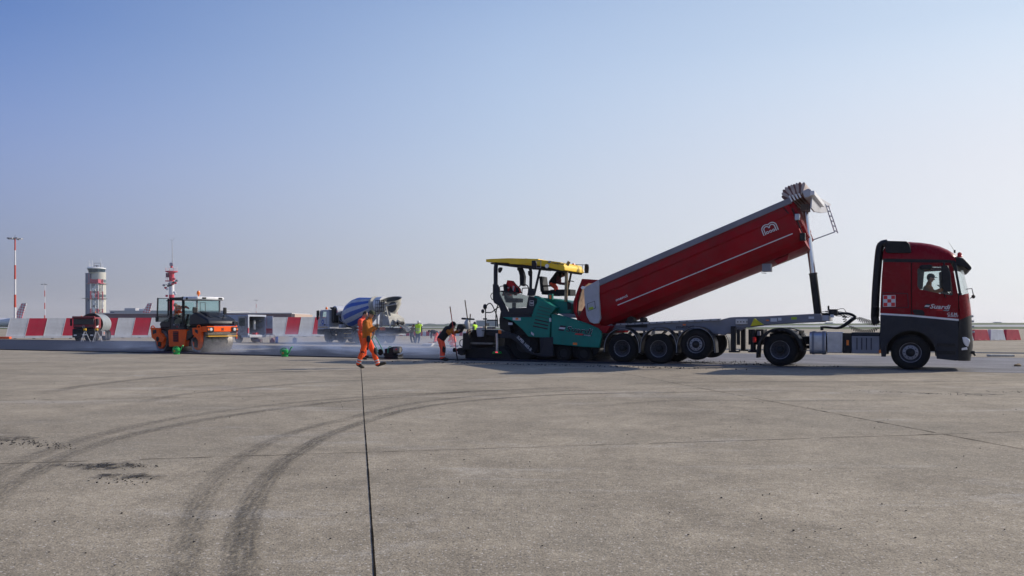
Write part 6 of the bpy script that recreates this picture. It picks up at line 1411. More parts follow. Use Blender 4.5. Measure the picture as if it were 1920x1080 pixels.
for t in [i / 6 for i in range(7)]:
    c_ = e0v.lerp(e1v, t); ro_ = []
    for i in range(9): a = pi + pi * i / 8; ro_.append(ctm.b.verts.new(c_ + n_ * .22 * cos(a) + u2 * .22 * sin(a)))
    if prev:
        for i in range(8): ctm.fc([prev[i], prev[i+1], ro_[i+1], ro_[i]])
    prev = ro_
cho = obj('chute', ctm, CONC, MX); sol = cho.modifiers.new('s', 'SOLIDIFY'); sol.thickness = .03
obj('chute_joint', MB().cyl(e0v.lerp(e1v, .62) + n_ * -.27, e0v.lerp(e1v, .62) + n_ * .27, .13, n=12), DRK, cho)
obj('chute_strut', MB().tube([xp(985, 500, hv), xp(1060, 455, hv)], .035, 6), CONC, cho)
for x0_, v in ((800,.1), (975,.1)):
    a = xp(x0_, 545, v); o = MB().box(a.x, a.x + .55, v - .02, v, a.z - .22, a.z + .02); 
lp1, lp2 = xp(795, 545, .3), xp(862, 578, .3)
rs_ = X.q(*c4((990,560))[0], 1.2)[0]
for v in (.1, 1.9): obj('tail_light_board', MB().box(rs_ - .1, rs_ - .02, v, v + .45, .98, 1.22), mat('tail_board', (.75, .18, .08), .5), MX)
obj('rear_bar', MB().box(rs_ - .12, rs_, .05, 2.35, .62, .74), LGRY, MX, bev=.01); obj('rear_platform', MB().box(rs_ - .9, rs_ - .1, .3, 2.1, 1.05, 1.15), DRK, MX)
# ================================================================ barriers
cb1 = crop(0, 420, 4.154); cb3 = crop(400, 540, 7.71)
def at3(px, py, h=0): p = at(px, py); return V((p.x, p.y, h))
b0, b1 = at(11, 635.5), at(590, 631.3); bd_ = (b1 - b0).normalized(); bang = atan2(bd_.y, bd_.x); PW = (b1 - b0).length / 19.2
class LF(Frame):
    """frame given by a world point and the direction its s axis runs"""
    def __init__(f, p, ang): f.o = V((p.x, p.y)); f.a = -ang; f.z0 = 0; f.u = V((cos(ang), sin(ang))); f.w = V((-sin(ang), cos(ang)))
def panel_proto(m_, lab, i):
    t = i / 19.2; h = 2.05 + .30 * t; lf = LF(b0 + bd_ * PW * i, bang); r_ = thing('barrier_panel', lab, 'barrier', lf, group='tall slanted site barrier panels')
    ln_ = .36; obj('panel', MB().prism([(.03, .30), (PW - .03, .30), (PW - .03 + ln_, h), (.03 + ln_, h)], .0, .05), m_, r_); obj('panel_edge', MB().prism([(-.01, .30), (.028, .30), (.028 + ln_, h), (-.01 + ln_, h)], -.02, .06), WHT, r_)
    obj('base', MB().prism([(.0, .06), (PW - .02, .06), (PW - .02, .29), (.0, .29)], -.12, .5), BARW, r_); obj('foot', MB().box(PW * .4, PW * .55, -.15, .5, .0, .06), BLK, r_)
    obj('brace', MB().tube([(PW / 2, .06, h * .8), (PW / 2, 1.3, .05)], .04, 6), GRYM, r_); return r_
where = {0: 'first white one at the far left end', 1: 'first red one at the far left end', 2: 'second white one from the far left', 3: 'red one just left of the red tanker', 4: 'white one behind the red tanker cab', 5: 'red one behind the grey tank', 6: 'first white one right of the tanker', 7: 'red one between tanker and roller', 8: 'last white one before the roller',
  9: 'red one behind the open roller door', 10: 'white one behind the roller cab', 11: 'red one behind the roller cab', 12: 'white one behind the roller hood', 13: 'red one behind the roller nose', 14: 'white one behind the van', 15: 'red one beside the open van door', 16: 'first white one right of the van', 17: 'lone red one between van and mixer', 18: 'last white one before the mixer cab', 19: 'red one touching the mixer cab'}
for i in range(20): panel_proto(BARW if i % 2 == 0 else BARR, ('white' if i % 2 == 0 else 'red') + ' slanted panel, ' + where[i], i)
def block(name, lf, w_, wt, h, dp, m_, lab, grp):
    b_ = MB(); A = [b_.b.verts.new(p) for p in ((0, 0, 0), (w_, 0, 0), (w_, dp, 0), (0, dp, 0))]; i_ = (w_ - wt) / 2; B = [b_.b.verts.new(p) for p in ((i_, dp * .25, h), (w_ - i_, dp * .25, h), (w_ - i_, dp * .75, h), (i_, dp * .75, h))]
    b_.fc(A[::-1]); b_.fc(B)
    for k in range(4): b_.fc([A[k], A[(k+1) % 4], B[(k+1) % 4], B[k]])
    for k in (.22, .62): b_.box(w_ * k, w_ * (k + .16), -.03, .02, .03, .10)
    o = obj(name, b_, m_, fr=lf, base=(0, 0, 0), bev=.03); tag(o, lab, 'barrier', grp); return o
rr0, rr1 = at(1827, 638.6), at(1950, 637.2); rd = (rr1 - rr0).normalized()
names = ['white plastic road barrier half hidden by the lorry nose', 'first red plastic road barrier right of the lorry nose', 'white plastic road barrier between two red ones', 'red plastic road barrier at the right edge of the photo', 'white plastic road barrier beyond the right edge']
for k in range(-1, 3): block('road_barrier', LF(rr0 + rd * 2.12 * k, atan2(rd.y, rd.x)), 2.06, 1.66, .97, .5, BARR if k % 2 == 0 else BARW, names[k + 1], 'plastic road barriers right of the lorry')
ll0, ll1 = at(730, 630), at(905, 630); ld = (ll1 - ll0).normalized(); NB = 28; lw = (ll1 - ll0).length / NB
for k in range(NB):
    c_ = 'red' if k % 2 else 'white'; block('low_barrier', LF(ll0 + ld * lw * k, 0), lw - .02, lw * .9, .58, .35, BARR if k % 2 else BARW, f'{c_} block in the low line of barriers beyond the workers', f'low {c_} barrier blocks beyond the workers')
# ================================================================ panel van
VF = Frame(464, 643, 25); VN = thing('panel_van', 'white panel van with both rear doors open and tools inside', 'van', VF, (-2.5, 1, 0))
vh = VF.q(*cb3((505,385))[0])[1]; W_ = 1.95
VW = mat('van_white', (.42, .46, .55), .5, 0, .12, 3, dust, .3)
vp = [(-5.6, .45), (-5.5, .95), (-4.9, 1.15), (-4.3, vh - .08), (-4.0, vh), (0, vh), (0, .42)]
arch = [(-.55, .42)] + arc(-1.0, .34, .40, 10, 170, 8) + [(-1.45, .42), (-4.2, .42)] + arc(-4.6, .34, .40, 10, 170, 8) + [(-5.05, .42)]
for y0_, y1_ in ((0, .05), (W_ - .05, W_)): obj('van_side', MB().prism(vp + arch, y0_, y1_), VW, VN, bev=.01)
obj('roof', MB().strip([(-5.55, .9), (-4.9, 1.15), (-4.3, vh - .08), (-4.0, vh - .02), (0, vh - .02)], .04, .05, W_ - .05), VW, VN); obj('floor', MB().box(-5.4, .1, .05, W_ - .05, .42, .52), DRK, VN)
obj('windscreen', MB().strip([(-4.88, 1.18), (-4.33, vh - .12)], .02, .1, W_ - .1), GLS, VN); obj('bulkhead', MB().box(-3.3, -3.25, .05, W_ - .05, .5, vh - .05), DRK, VN)
obj('rear_frame', MB().platev([rrect(.0, W_, .42, vh, .06), rrect(.13, W_ - .13, .62, vh - .14, .08)], -.02, .06), VW, VN, bev=.01)
obj('bumper', MB().box(.0, .16, .05, W_ - .05, .40, .60), LGRY, VN, bev=.03)
d1 = obj('rear_door', MB().prism([(-.85, .6), (-.03, .6), (-.03, vh - .1), (-.85, vh - .1)], -.10, -.04), mat('grubby_door', (.38, .36, .34), .7, 0, .3, 3, (.08, .08, .09), .7), VN, bev=.02); obj('door_window', MB().prism([(-.75, 1.3), (-.15, 1.3), (-.15, vh - .25), (-.75, vh - .25)], -.115, -.101), DGL, d1)
d2 = obj('rear_door', MB().box(.06, .72, W_ + .0, W_ + .06, .6, vh - .1), VW, VN, bev=.02); obj('red_marking', MB().box(.08, .70, W_ - .012, W_ - .002, .7, 1.1), BARR, d2); obj('red_marking', MB().box(-.03, .064, -.004, .10, .75, 1.15), BARR, VN)
for s_ in (-1.0, -4.6):
    for y_, fl in ((.02, 1), (W_ - .02, -1)): o = obj('wheel', MB().lathe([(.19, .03), (.30, .0), (.34, .04), (.34, .2), (.19, .22)], (s_, y_, .34), (0, fl, 0), 24), RUB, VN); obj('rim', MB().lathe([(.001, .05), (.18, .02), (.2, .03)], (s_, y_, .34), (0, fl, 0), 18), RIMD, o)
obj('tool_shelf', MB().box(-2.8, -.2, W_ - .45, W_ - .08, 1.2, 1.24).box(-2.8, -.2, W_ - .45, W_ - .08, 1.7, 1.74).box(-2.4, -.4, .1, .4, 1.3, 1.34), GRYM, VN)
def vthing(name, mb, m_, lab, cat): o = obj(name, mb, m_, fr=VF, base=(-.4, 1, .52)); tag(o, lab, cat); return o
vthing('tool_case', MB().box(-.5, -.1, 1.0, 1.35, .521, .78), STRD, 'red tool case on the floor of the open van', 'tool case'); vthing('cable_coil', MB().lathe([(.14, -.05), (.2, -.05), (.2, .05), (.14, .05)], (-.35, .5, .60), (0, 0, 1), 16), CONC, 'pale coil of hose on the left of the open van floor', 'hose coil')
vthing('work_overall', MB().cap((-.5, 1.25, 1.7), (-.5, 1.27, 1.1), .07, .11), WHT, 'white overall hanging inside the open van', 'overall'); vthing('pipe_bundle', MB().tube([(-.2, .3, 1.0), (-.3, .25, 1.4), (-.2, .2, 1.7)], .025, 6).tube([(-.2, .3, 1.5), (-.25, .45, 1.2), (-.2, .3, .9)], .02, 6), YLW, 'yellow hose hanging just inside the left door of the van', 'hose')
# things standing on the slab near the van
def loose(name, px, py, mb_fn, m_, lab, cat, deg=0, **k): f_ = Frame(px, py, deg); o = obj(name, mb_fn(MB()), m_, fr=f_, base=(0, 0, 0), **k); tag(o, lab, cat); return o
loose('oil_drum', 519, 643, lambda b: b.lathe([(.001, 0), (.11, 0), (.115, .15), (.11, .16), (.115, .3), (.11, .31), (.11, .45), (.05, .47), (.001, .47)], (0, 0, 0), (0, 0, 1), 18), BLUD, 'small bright blue drum beside the red pump', 'drum')
loose('plastic_container', 552.5, 643.3, lambda b: b.box(-.14, .14, -.12, .12, 0, .38).box(-.08, .08, -.06, .06, .38, .43), mat('dull_blue_plastic', (.035, .055, .17), .6), 'dark blue container standing alone between van and mixer', 'container', bev=.03)
loose('water_pump', 511, 643.3, lambda b: b.box(-.16, .16, -.12, .12, .04, .26).tube([(-.2, 0, 0), (-.2, 0, .62), (.12, 0, .62), (.2, 0, .3)], .02, 6).cyl((0, -.14, .3), (0, .14, .3), .1), mat('pump_red', (.22, .04, .05), .6), 'small red motor pump with a tube frame beside the blue drum', 'pump')
loose('generator', 483, 642.8, lambda b: b.box(-.26, .26, -.2, .2, .06, .26).tube([(-.3, -.2, 0), (-.3, -.2, .3), (.3, -.2, .3), (.3, -.2, 0)], .02, 6).tube([(-.3, .2, 0), (-.3, .2, .3), (.3, .2, .3), (.3, .2, 0)], .02, 6).box(-.2, .1, -.1, .1, .26, .34), mat('generator_brown', (.10, .045, .04), .6), 'dark red generator set down below the van doors', 'generator')
loose('scaffold_board', 802, 648.8, lambda b: b.box(-.3, .3, -.8, .8, 0, .08).box(-.25, .35, -.7, .9, .081, .16), mat('pale_boards', (.5, .48, .45), .8), 'pale boards stacked by the concrete pour', 'boards'); loose('open_crate', 807, 645, lambda b: b.plate([[(-.15, 0), (.15, 0), (.15, .12), (-.15, .12)]], -.2, .2), mat('crate_orange', (.5, .22, .08), .7), 'small orange crate on the ground behind the boards', 'crate')
loose('concrete_lump', 1908, 687, lambda b: b.ell((0, 0, .035), (.12, .09, .05), 9, 6).ell((.05, .03, .06), (.06, .05, .04), 7, 5), mat('ochre_stone', (.30, .22, .12), .9, 0, .3, 30), 'ochre lump of rubble on the milled strip at the right edge', 'rubble'); loose('kerb_beam', 1875, 668.5, lambda b: b.box(-.5, .55, -.15, .15, 0, .09), CONC, 'grey concrete beam lying on the strip right of the lorry', 'beam', bev=.02)
loose('dropped_tool', 212, 641.5, lambda b: b.ell((0, 0, .04), (.18, .08, .05), 8, 5), BLK, 'dark bundle lying on the slab right of the tanker', 'bundle')
# ================================================================ tanker lorry
KF = Frame(136, 639.6, 78); TK = thing('tanker_lorry', 'dark red tanker lorry with grey tank facing us before the barriers', 'tanker', KF, (-3, 1, 0))
DKR = mat('old_truck_red', (.20, .012, .02), .5, 0, .15, 3, dust, .3); hK = lambda x, y, sx=0.0: KF.qs(*cb1((x, y))[0], sx)
wv = hK(740, 800)[0]; ztp = hK(640, 722)[1]; zsb, zst = hK(640, 783)[1], hK(640, 728)[1]; zb = hK(640, 815)[1]
obj('cab', MB().box(-1.7, -.04, .02, wv, zb, ztp - .02).box(-1.6, -.1, .1, wv - .1, .35, zb), DKR, TK, bev=.08)
obj('windscreen', MB().box(-.04, .0, .06, wv - .10, zsb, zst - .12), mat('dark_screen', (.03, .035, .045), .15), TK, bev=.02); obj('roof_visor', MB().box(-.1, .12, .0, wv, zst - .10, ztp + .04), DKR, TK, bev=.03)
obj('grille', MB().box(-.04, .02, .15, wv - .15, zb + .02, zsb - .22), BLK, TK, bev=.01); s_ = MB(); s_.lathe([(.09, 0), (.11, 0), (.11, .015), (.09, .015)], (.03, wv / 2, zb + .16), (1, 0, 0), 16, None, True); [s_.cyl((.035, wv / 2, zb + .16), (.035, wv / 2 + .1 * cos(a), zb + .16 + .1 * sin(a)), .008, n=5) for a in (pi / 2, pi * 7 / 6, pi * 11 / 6)]; obj('front_badge', s_, ALU, TK)
obj('bumper', MB().box(-.3, .08, .0, wv, .30, zb - .02), BLK, TK, bev=.04)
for y in (.12, wv - .34): obj('headlight', MB().box(.08, .10, y, y + .22, .45, .56), LENS, TK)
obj('number_plate', MB().box(.082, .09, wv / 2 - .1, wv / 2 + .3, .50, .60), STK, TK)
for y in (-.22, wv + .04): obj('mirror', MB().box(-.15, -.05, y, y + .16, zsb - .12, zst - .1), BLK, TK, bev=.02)
obj('side_window', MB().box(-1.1, -.3, wv + .0, wv + .012, zsb, zst - .15), mat('dark_screen', (.03, .035, .045)), TK); obj('door_sign', MB().box(-.9, -.4, wv + .0, wv + .012, zb + .1, zb + .3), STK, TK)
cv = hK(720, 760, -4.5); cx_ = wv / 2 + .05; tr_ = .92
tkr = obj('tank', MB().lathe([(.001, -.15), (tr_ * .7, -.12), (tr_, 0), (tr_, 2.4), (tr_ * .7, 2.52), (.001, 2.55)], (-1.95, cx_, ztp - .62), (-1, 0, 0), 32), mat('tank_grey', (.26, .29, .31), .5, .2, .15, 2, dust, .3), TK, ang=.5)
obj('tank_walkway', MB().box(-4.2, -2.0, cx_ - .25, cx_ + .25, ztp + .30, ztp + .34), GRYM, tkr); obj('tank_front', MB().lathe([(.001, 0), (tr_ + .02, 0), (tr_ + .02, .06), (.001, .06)], (-1.80, cx_, ztp - .62), (-1, 0, 0), 28), BLK, tkr)
for x_, y_ in ((640, .4), (705, 1.5)): obj('beacon', MB().lathe([(.05, 0), (.05, .08), (.001, .13)], (-1.0, y_, ztp + (.34 if y_ > 1 else -.02)), (0, 0, 1), 10), AMB, TK)
obj('chassis', MB().box(-4.6, -1.7, .5, wv - .4, .55, .8), DRK, TK); obj('side_box', MB().box(-2.8, -1.9, wv - .35, wv + .02, .42, .85), GRYM, TK, bev=.02); obj('amber_marker', MB().box(-2.5, -2.4, wv + .02, wv + .03, .55, .75), AMB, TK)
for s_ in (-.75, -3.3, -4.2):
    for y_, fl in ((.05, 1), (wv - .02, -1)): o = obj('wheel', MB().lathe([(.24, .03), (.42, .0), (.46, .05), (.46, .28), (.24, .3)], (s_, y_, .46), (0, fl, 0), 24), RUB, TK); obj('rim', MB().lathe([(.001, .08), (.15, .04), (.25, .02)], (s_, y_, .46), (0, fl, 0), 18), RIMD, o)
obj('cab_step', MB().box(-1.5, -.2, wv - .25, wv, .32, zb), BLK, TK, bev=.02)
for px, lab in ((159, 'surveying tripod with yellow instrument in front of the tanker cab'), (181, 'surveying tripod with yellow instrument beside the tanker wheel')):
    f_ = Frame(px, 641.5, 0); t_ = thing('survey_tripod', lab, 'tripod', f_, group='survey tripods by the tanker')
    for a in (.3, 2.4, 4.5): obj('leg', MB().cyl((.42 * cos(a), .42 * sin(a), 0), (.04 * cos(a), .04 * sin(a), .88), .025, .02, 6), LGRY, t_)
    obj('tripod_head', MB().cyl((0, 0, .86), (0, 0, .92), .07), BLK, t_); obj('instrument', MB().box(-.11, .11, -.07, .07, .93, 1.10).cyl((0, -.12, 1.02), (0, .12, 1.02), .045), mat('instrument_yellow', (.75, .42, .02), .4), t_, bev=.015)
loose('orange_kerb', 3, 635.5, lambda b: b.box(-.6, .9, -.2, .2, 0, .22), mat('faded_orange', (.7, .12, .04), .6), 'orange plastic kerb at the far left edge below the aircraft', 'kerb', bev=.03)  # plain plastic kerb block, gives no light
# ================================================================ masts and towers
def bands(mb, x, y, zs, r0, r1, H):
    n = len(zs) - 1
    for i in range(n):
        a, b = zs[i], zs[i+1]; mb.m = i % 2; mb.cyl((x, y, a), (x, y, b), r0 + (r1 - r0) * a / H, r0 + (r1 - r0) * b / H, 12)
MRED = mat('mast_red', (.50, .05, .025), .6); MWT = mat('mast_white', (.62, .62, .64), .6); TRD = mat('tower_red', (.50, .03, .06), .6)
def mast(px, pytop, Z, lab, zs=None, headw=1.0):
    x = (px - 960) / FPX * Z; H = CAMH + (HOR - pytop) / FPX * Z; lf = LF(V((x, Z, 0)), 0)
    t_ = thing('floodlight_mast', lab, 'floodlight mast', lf, group='red and white floodlight masts'); b_ = MB(); zs = zs or [H * k / 7 for k in range(8)]
    bands(b_, 0, 0, zs[::-1] if zs[0] > zs[-1] else zs, .34, .17, H); obj('pole', b_, [MWT, MRED] , t_); o = MB(); o.lathe([(.2, 0), (.9, .05), (.9, .15), (.2, .2)], (0, 0, H), (0, 0, 1), 14); o.cyl((0, 0, H), (0, 0, H + 1.0), .06); hd2 = obj('head_frame', o, GRYM, t_)
    for k in range(8): a = 2 * pi * k / 8; cx2, cy2 = 1.55 * cos(a), 1.55 * sin(a); obj('floodlight', MB().box(cx2 - .38, cx2 + .38, cy2 - .3, cy2 + .3, H - .28 + .1 * (k % 2), H + .02 + .1 * (k % 2)), GRYM if k % 2 else LGRY, hd2)
    return t_
zf_ = lambda cy: CAMH + (HOR - (420 + cy / 4.154)) / FPX * 221
mast(28.2, 447, 221, 'tallest red and white floodlight mast, at the far left', [0, zf_(650), zf_(550), zf_(430), zf_(320), zf_(205), zf_(115)])
mast(83.8, 533, 467, 'thin red and white floodlight mast between aircraft tail and control tower'); mast(480.4, 563, 744, 'small distant floodlight mast rising behind the white van')
x_ = (744.8 - 960) / FPX * 120; t_ = thing('striped_pole', 'thin red and white pole standing just right of the mixer chute', 'pole', LF(V((x_, 120, 0)), 0)); b_ = MB(); bands(b_, 0, 0, [0, .8, 1.6, 2.4, 3.0, 3.6], .05, .05, 3.6); obj('pole', b_, [MRED, MWT], t_)
# control tower
Zt = 700; cW = lambda x, y: ((150 + x / 9.0 - 960) / FPX * Zt, CAMH + (HOR - (480 + y / 9.0)) / FPX * Zt)
CTW = mat('tower_concrete', (.50, .49, .45), .8, 0, .06, .1); CTB = mat('tower_blue_cladding', (.17, .19, .27), .6, 0, .1, .2)
cx0 = (cW(205,0)[0] + cW(425,0)[0]) / 2; rad = (cW(425,0)[0] - cW(205,0)[0]) / 2; lf = LF(V((cx0, Zt, 0)), 0); CT = thing('control_tower', 'pale round airport control tower with dark glazed cab behind a lattice mast', 'control tower', lf)
dx = lambda x: cW(x, 0)[0] - cx0; zz = lambda y: cW(0, y)[1]
obj('shaft', MB().cyl((0, 0, 0), (0, 0, zz(275)), rad, n=40), CTW, CT, ang=.9); obj('stair_slab', MB().box(dx(130), dx(212), -4, 7, 0, zz(290)), CTB, CT)
obj('window_strip', MB().box(dx(150), dx(160), -4.1, -4.0, 4, zz(300)), mat('blue_window', (.05, .07, .15), .2), CT)
obj('window_strip', MB().box(dx(180), dx(196), -4.12, -4.0, zz(480), zz(300)), mat('rose_panel', (.30, .15, .2), .5), CT)
cabc = (dx(135) + dx(420)) / 2; cr_ = (dx(420) - dx(135)) / 2
obj('glazed_cab', MB().lathe([(cr_ * .86, zz(282)), (cr_ * .98, zz(222))], (cabc, 0, 0), (0, 0, 1), 10), mat('cab_blue_glass', (.03, .06, .09), .15), CT); obj('cab_roof', MB().lathe([(cr_ * 1.0, zz(222)), (cr_ * 1.04, zz(214)), (cr_ * .98, zz(200)), (cr_ * .5, zz(192)), (.01, zz(190))], (cabc, 0, 0), (0, 0, 1), 10), WHT, CT)
obj('cab_base', MB().lathe([(rad * 1.0, zz(300)), (cr_ * .9, zz(283))], (cabc * .6, 0, 0), (0, 0, 1), 24), CTW, CT)
for y_, xl in ((465, 165), (715, 92)): obj('balcony', MB().cyl((0, 0, zz(y_ + 6)), (0, 0, zz(y_ - 3)), rad * 1.22, n=32).box(dx(xl), dx(205), -6, 0, zz(y_ + 6), zz(y_ - 3)), GRYM, CT)
for y0_, y1_ in ((398, 450), (652, 700)): obj('balcony_window', MB().lathe([(rad * 1.01, zz(y1_)), (rad * 1.01, zz(y0_))], (0, 0, 0), (0, 0, 1), 32), mat('blue_grey_glass', (.10, .15, .17), .2), CT)
for x_, y_ in ((182, 750), (410, 755), (408, 840), (372, 925), (392, 980)): obj('window', MB().box(dx(x_) - .5, dx(x_) + .5, -rad * (1 - (dx(x_) / rad) ** 2 if abs(dx(x_)) < rad else 0) ** .5 - .2 if abs(dx(x_)) < rad else -4.2, 0, zz(y_) - .9, zz(y_) + .9), mat('blue_window', (.05, .07, .15)), CT)
an = MB()
obj('tower_lettering', MB().text('ENAV', 2.6, (dx(352), zz(590)), 0, 0, -rad - .1, depth=.1, width=dx(418) - dx(352)), mat('faint_letter_blue', (.25, .28, .40), .7), CT)
for x_, t_ in ((152, 62), (205, 68), (352, 40), (385, 130), (170, 120)): obj('aerial', MB().cyl((dx(x_), 0, zz(200)), (dx(x_), 0, zz(t_)), .22, .14, 6), WHT, CT)
obj('radar_frame', MB().tube([(dx(235), 0, zz(195)), (dx(240), 0, zz(120)), (dx(345), 0, zz(120)), (dx(345), 0, zz(195))], .25, 6).box(dx(240), dx(320), -.4, .4, zz(172), zz(160)).cyl((dx(285), 0, zz(190)), (dx(285), 0, zz(150)), .5), GRYM, CT)
# lattice mast before the tower
Zl = 620; cl = lambda x, y: ((150 + x / 9.0 - 960) / FPX * Zl, CAMH + (HOR - (480 + y / 9.0)) / FPX * Zl); lx = (cl(208,0)[0] + cl(350,0)[0]) / 2; lwid = (cl(350,0)[0] - cl(208,0)[0]) / 2
LM = thing('lattice_mast', 'red and white lattice radio mast hung with white dishes before the control tower', 'radio mast', LF(V((lx, Zl, 0)), 0)); zl = lambda y: cl(0, y)[1]
TRP = mat('faded_mast_rose', (.42, .08, .12), .7)
segs = [(990, 890, 1), (890, 738, 0), (738, 595, 1), (595, 462, 0), (462, 390, 1)]
for y0_, y1_, c_ in segs + [(1180, 990, 0)]:
    b_ = MB()
    for sx_ in (-1, 1):
        for sy_ in (-1, 1): b_.box(sx_ * lwid - (.7 if sx_ > 0 else 0), sx_ * lwid + (.7 if sx_ < 0 else 0), sy_ * lwid - .3, sy_ * lwid + .3, max(zl(y0_), 0), zl(y1_))
    z0_, z1_ = max(zl(y0_), 0), zl(y1_); zm = (z0_ + z1_) / 2
    for sy_ in (-1, 1):
        for q0, q1 in ((z0_, zm), (zm, z1_)): b_.cyl((-lwid, sy_ * lwid, q0), (lwid, sy_ * lwid, q1), .16, n=5); b_.cyl((lwid, sy_ * lwid, q0), (-lwid, sy_ * lwid, q1), .16, n=5)
    obj('lattice_section', b_, TRP if c_ else MWT, LM)
obj('top_platform', MB().box(-lwid * 1.5, lwid * 1.5, -lwid * 1.2, lwid * 1.2, zl(468), zl(460)).box(-lwid, lwid * .7, -lwid, lwid, zl(460), zl(395)), TRP, LM)
rnd = random.Random(8)
for k in range(13): y_ = 490 + k * 40; dxk = rnd.uniform(-.2, .25) * lwid; obj('dish', MB().lathe([(.001, .5), (.9, .35), (1.25, 0), (1.25, -.1)], (dxk, -lwid - .4, zl(y_)), (-.3 + .6 * (k % 2), 1, 0), 14), WHT if k % 3 else GRYM, LM)
# red and white radar tower behind the roller
Zr = 450; ct = lambda x, y: ((280 + x / 8.31 - 960) / FPX * Zr, CAMH + (HOR - (440 + y / 8.31)) / FPX * Zr); rx = ct(347, 0)[0]; RT = thing('radar_tower', 'red and white cylindrical radar tower with ringed platform behind the roller', 'radar tower', LF(V((rx, Zr, 0)), 0)); zr = lambda y: ct(0, y)[1]; rX = lambda x: ct(x, 0)[0] - rx
b_ = MB(); rc_ = 1.45
for i, (a, c_) in enumerate(((1500, 1120), (1120, 935), (935, 730), (730, 585))): b_.m = 1 - i % 2 if i < 3 else 1; b_.m = (1, 1, 0, 1)[i]; b_.cyl((0, 0, max(zr(a), 0)), (0, 0, zr(c_)), rc_, n=24)
obj('column', b_, [MWT, TRD], RT, ang=.9)
obj('platform', MB().lathe([(rc_, zr(600)), (rX(437), zr(582)), (rX(437), zr(568)), (.01, zr(568))], (0, 0, 0), (0, 0, 1), 24), TRD, RT)
for z_ in (zr(525), zr(545)): obj('platform_rail', MB().lathe([(rX(435), -.06), (rX(437), 0), (rX(435), .06)], (0, 0, z_), (0, 0, 1), 24, None, True), MWT, RT)
for k in range(8): a = k * pi / 4; r_ = rX(435); obj('rail_post', MB().cyl((r_ * cos(a), r_ * sin(a), zr(568)), (r_ * cos(a), r_ * sin(a), zr(520 if k % 4 else 490)), .09, n=5), TRD if k % 2 else MWT, RT)
obj('equipment_cabin', MB().box(rX(268), rX(305), -1, 1, zr(665), zr(600)), mat('cabin_plum', (.14, .04, .08), .6), RT); obj('side_balcony', MB().box(rX(262), rX(310), -1.4, 1.4, zr(730), zr(715)).tube([(rX(262), -1.4, zr(668)), (rX(300), -1.4, zr(668)), (rX(300), -1.4, zr(720))], .08, 5).tube([(rX(262), -1.4, zr(690)), (rX(300), -1.4, zr(690))], .08, 5), TRD, RT)
obj('radar_panel', MB().box(rX(315), rX(373), -.3, .3, zr(488), zr(435)), mat('radar_mauve', (.36, .33, .38), .6), RT, bev=.4); obj('radar_dome', MB().lathe([(.7, zr(520)), (.75, zr(500)), (.5, zr(487)), (.01, zr(482))], (0, 0, 0), (0, 0, 1), 16), TRD, RT)
obj('whip_aerial', MB().cyl((rX(360), 0, zr(430)), (rX(354), 0, zr(100)), .28, .12, 8).cyl((rX(353), 0, zr(105)), (rX(353), 0, zr(30)), .08, .04, 6).cyl((rX(353), 0, zr(100)), (rX(285), 0, zr(38)), .05, n=5).cyl((rX(353), 0, zr(100)), (rX(412), 0, zr(38)), .05, n=5), LGRY, RT)
for k, (x_, y_, m_) in enumerate(((240,790,GRYM),(268,830,TRD),(290,850,MWT),(310,800,MARK),(325,770,GRYM),(350,790,MARK),(378,770,TRD),(395,745,MARK),(420,755,TRD),(440,718,GRYM),(400,690,TRD),(405,900,MWT),(415,925,MWT),(285,955,TRD))): obj('floodlight', MB().ell((rX(x_), -1.2, zr(y_)), (.9, .6, .65), 8, 6), m_, RT)
obj('light_arm', MB().cyl((rX(230), -1.2, zr(795)), (rX(460), -1.2, zr(722)), .14, n=6), GRYM, RT)
# ================================================================ aircraft and terminal
PWH = mat('aircraft_white', (.62, .63, .66), .4)
m = bpy.data.materials.new('chequered_livery'); m.use_nodes = True; t = m.node_tree; b = t.nodes['Principled BSDF']; tcx = t.nodes.new('ShaderNodeTexCoord'); ckx = t.nodes.new('ShaderNodeTexChecker'); ckx.inputs['Scale'].default_value = 1.3; mpx = t.nodes.new('ShaderNodeMapping'); mpx.inputs['Rotation'].default_value = (0, .6, 0)
mpx.inputs['Location'].default_value = (.3, .37, .21); t.links.new(tcx.outputs['Object'], mpx.inputs[0]); t.links.new(mpx.outputs[0], ckx.inputs[0]); ckx.inputs[1].default_value = (.62, .62, .65, 1); ckx.inputs[2].default_value = (.60, .16, .20, 1); t.links.new(ckx.outputs[0], b.inputs['Base Color']); CHK = m
def plane(pxa, pytop, pxb, Z, lab, deg, L_=30, ht=None):
    x = (pxb - 960) / FPX * Z; H = CAMH + (HOR - pytop) / FPX * Z; t_ = thing('parked_aircraft', lab, 'aircraft', LF(V((x, Z, 0)), deg))
    r = 1.9; zc = H - 8.3 if H > 10 else 2.6
    obj('fuselage', MB().lathe([(.3, 0), (1.2, 3), (r, 8), (r, L_ - 5), (r * .8, L_ - 2), (.3, L_)], (3.0, 0, zc), (-1, 0, .0), 24), PWH, t_, ang=.9)
    obj('tail_fin', MB().prism([(-.6, zc + 1.2), (-4.2, zc + 1.2), (-.4, H), (1.6, H)][::-1], -.2, .2), CHK, t_)
    obj('tailplane', MB().prism([(1.5, zc + .6), (-2.5, zc + .6), (-2.5, zc + .75), (1.5, zc + .75)], -5.5, 5.5), PWH, t_); obj('wing', MB().prism([(-13, zc - 1.2), (-18, zc - 1.2), (-18, zc - .8), (-13, zc - .9)], -14, 14), PWH, t_)
    for y in (-2.2, 2.2): obj('landing_gear', MB().cyl((-16, y, .5), (-16, y, zc - 1), .2).cyl((-16, y - .3, .55), (-16, y + .3, .55), .55), DRK, t_)
    obj('nose_gear', MB().cyl((-L_ + 7, 0, .4), (-L_ + 7, 0, zc - 1), .15).cyl((-L_ + 7, -.2, .4), (-L_ + 7, .2, .4), .4), DRK, t_)
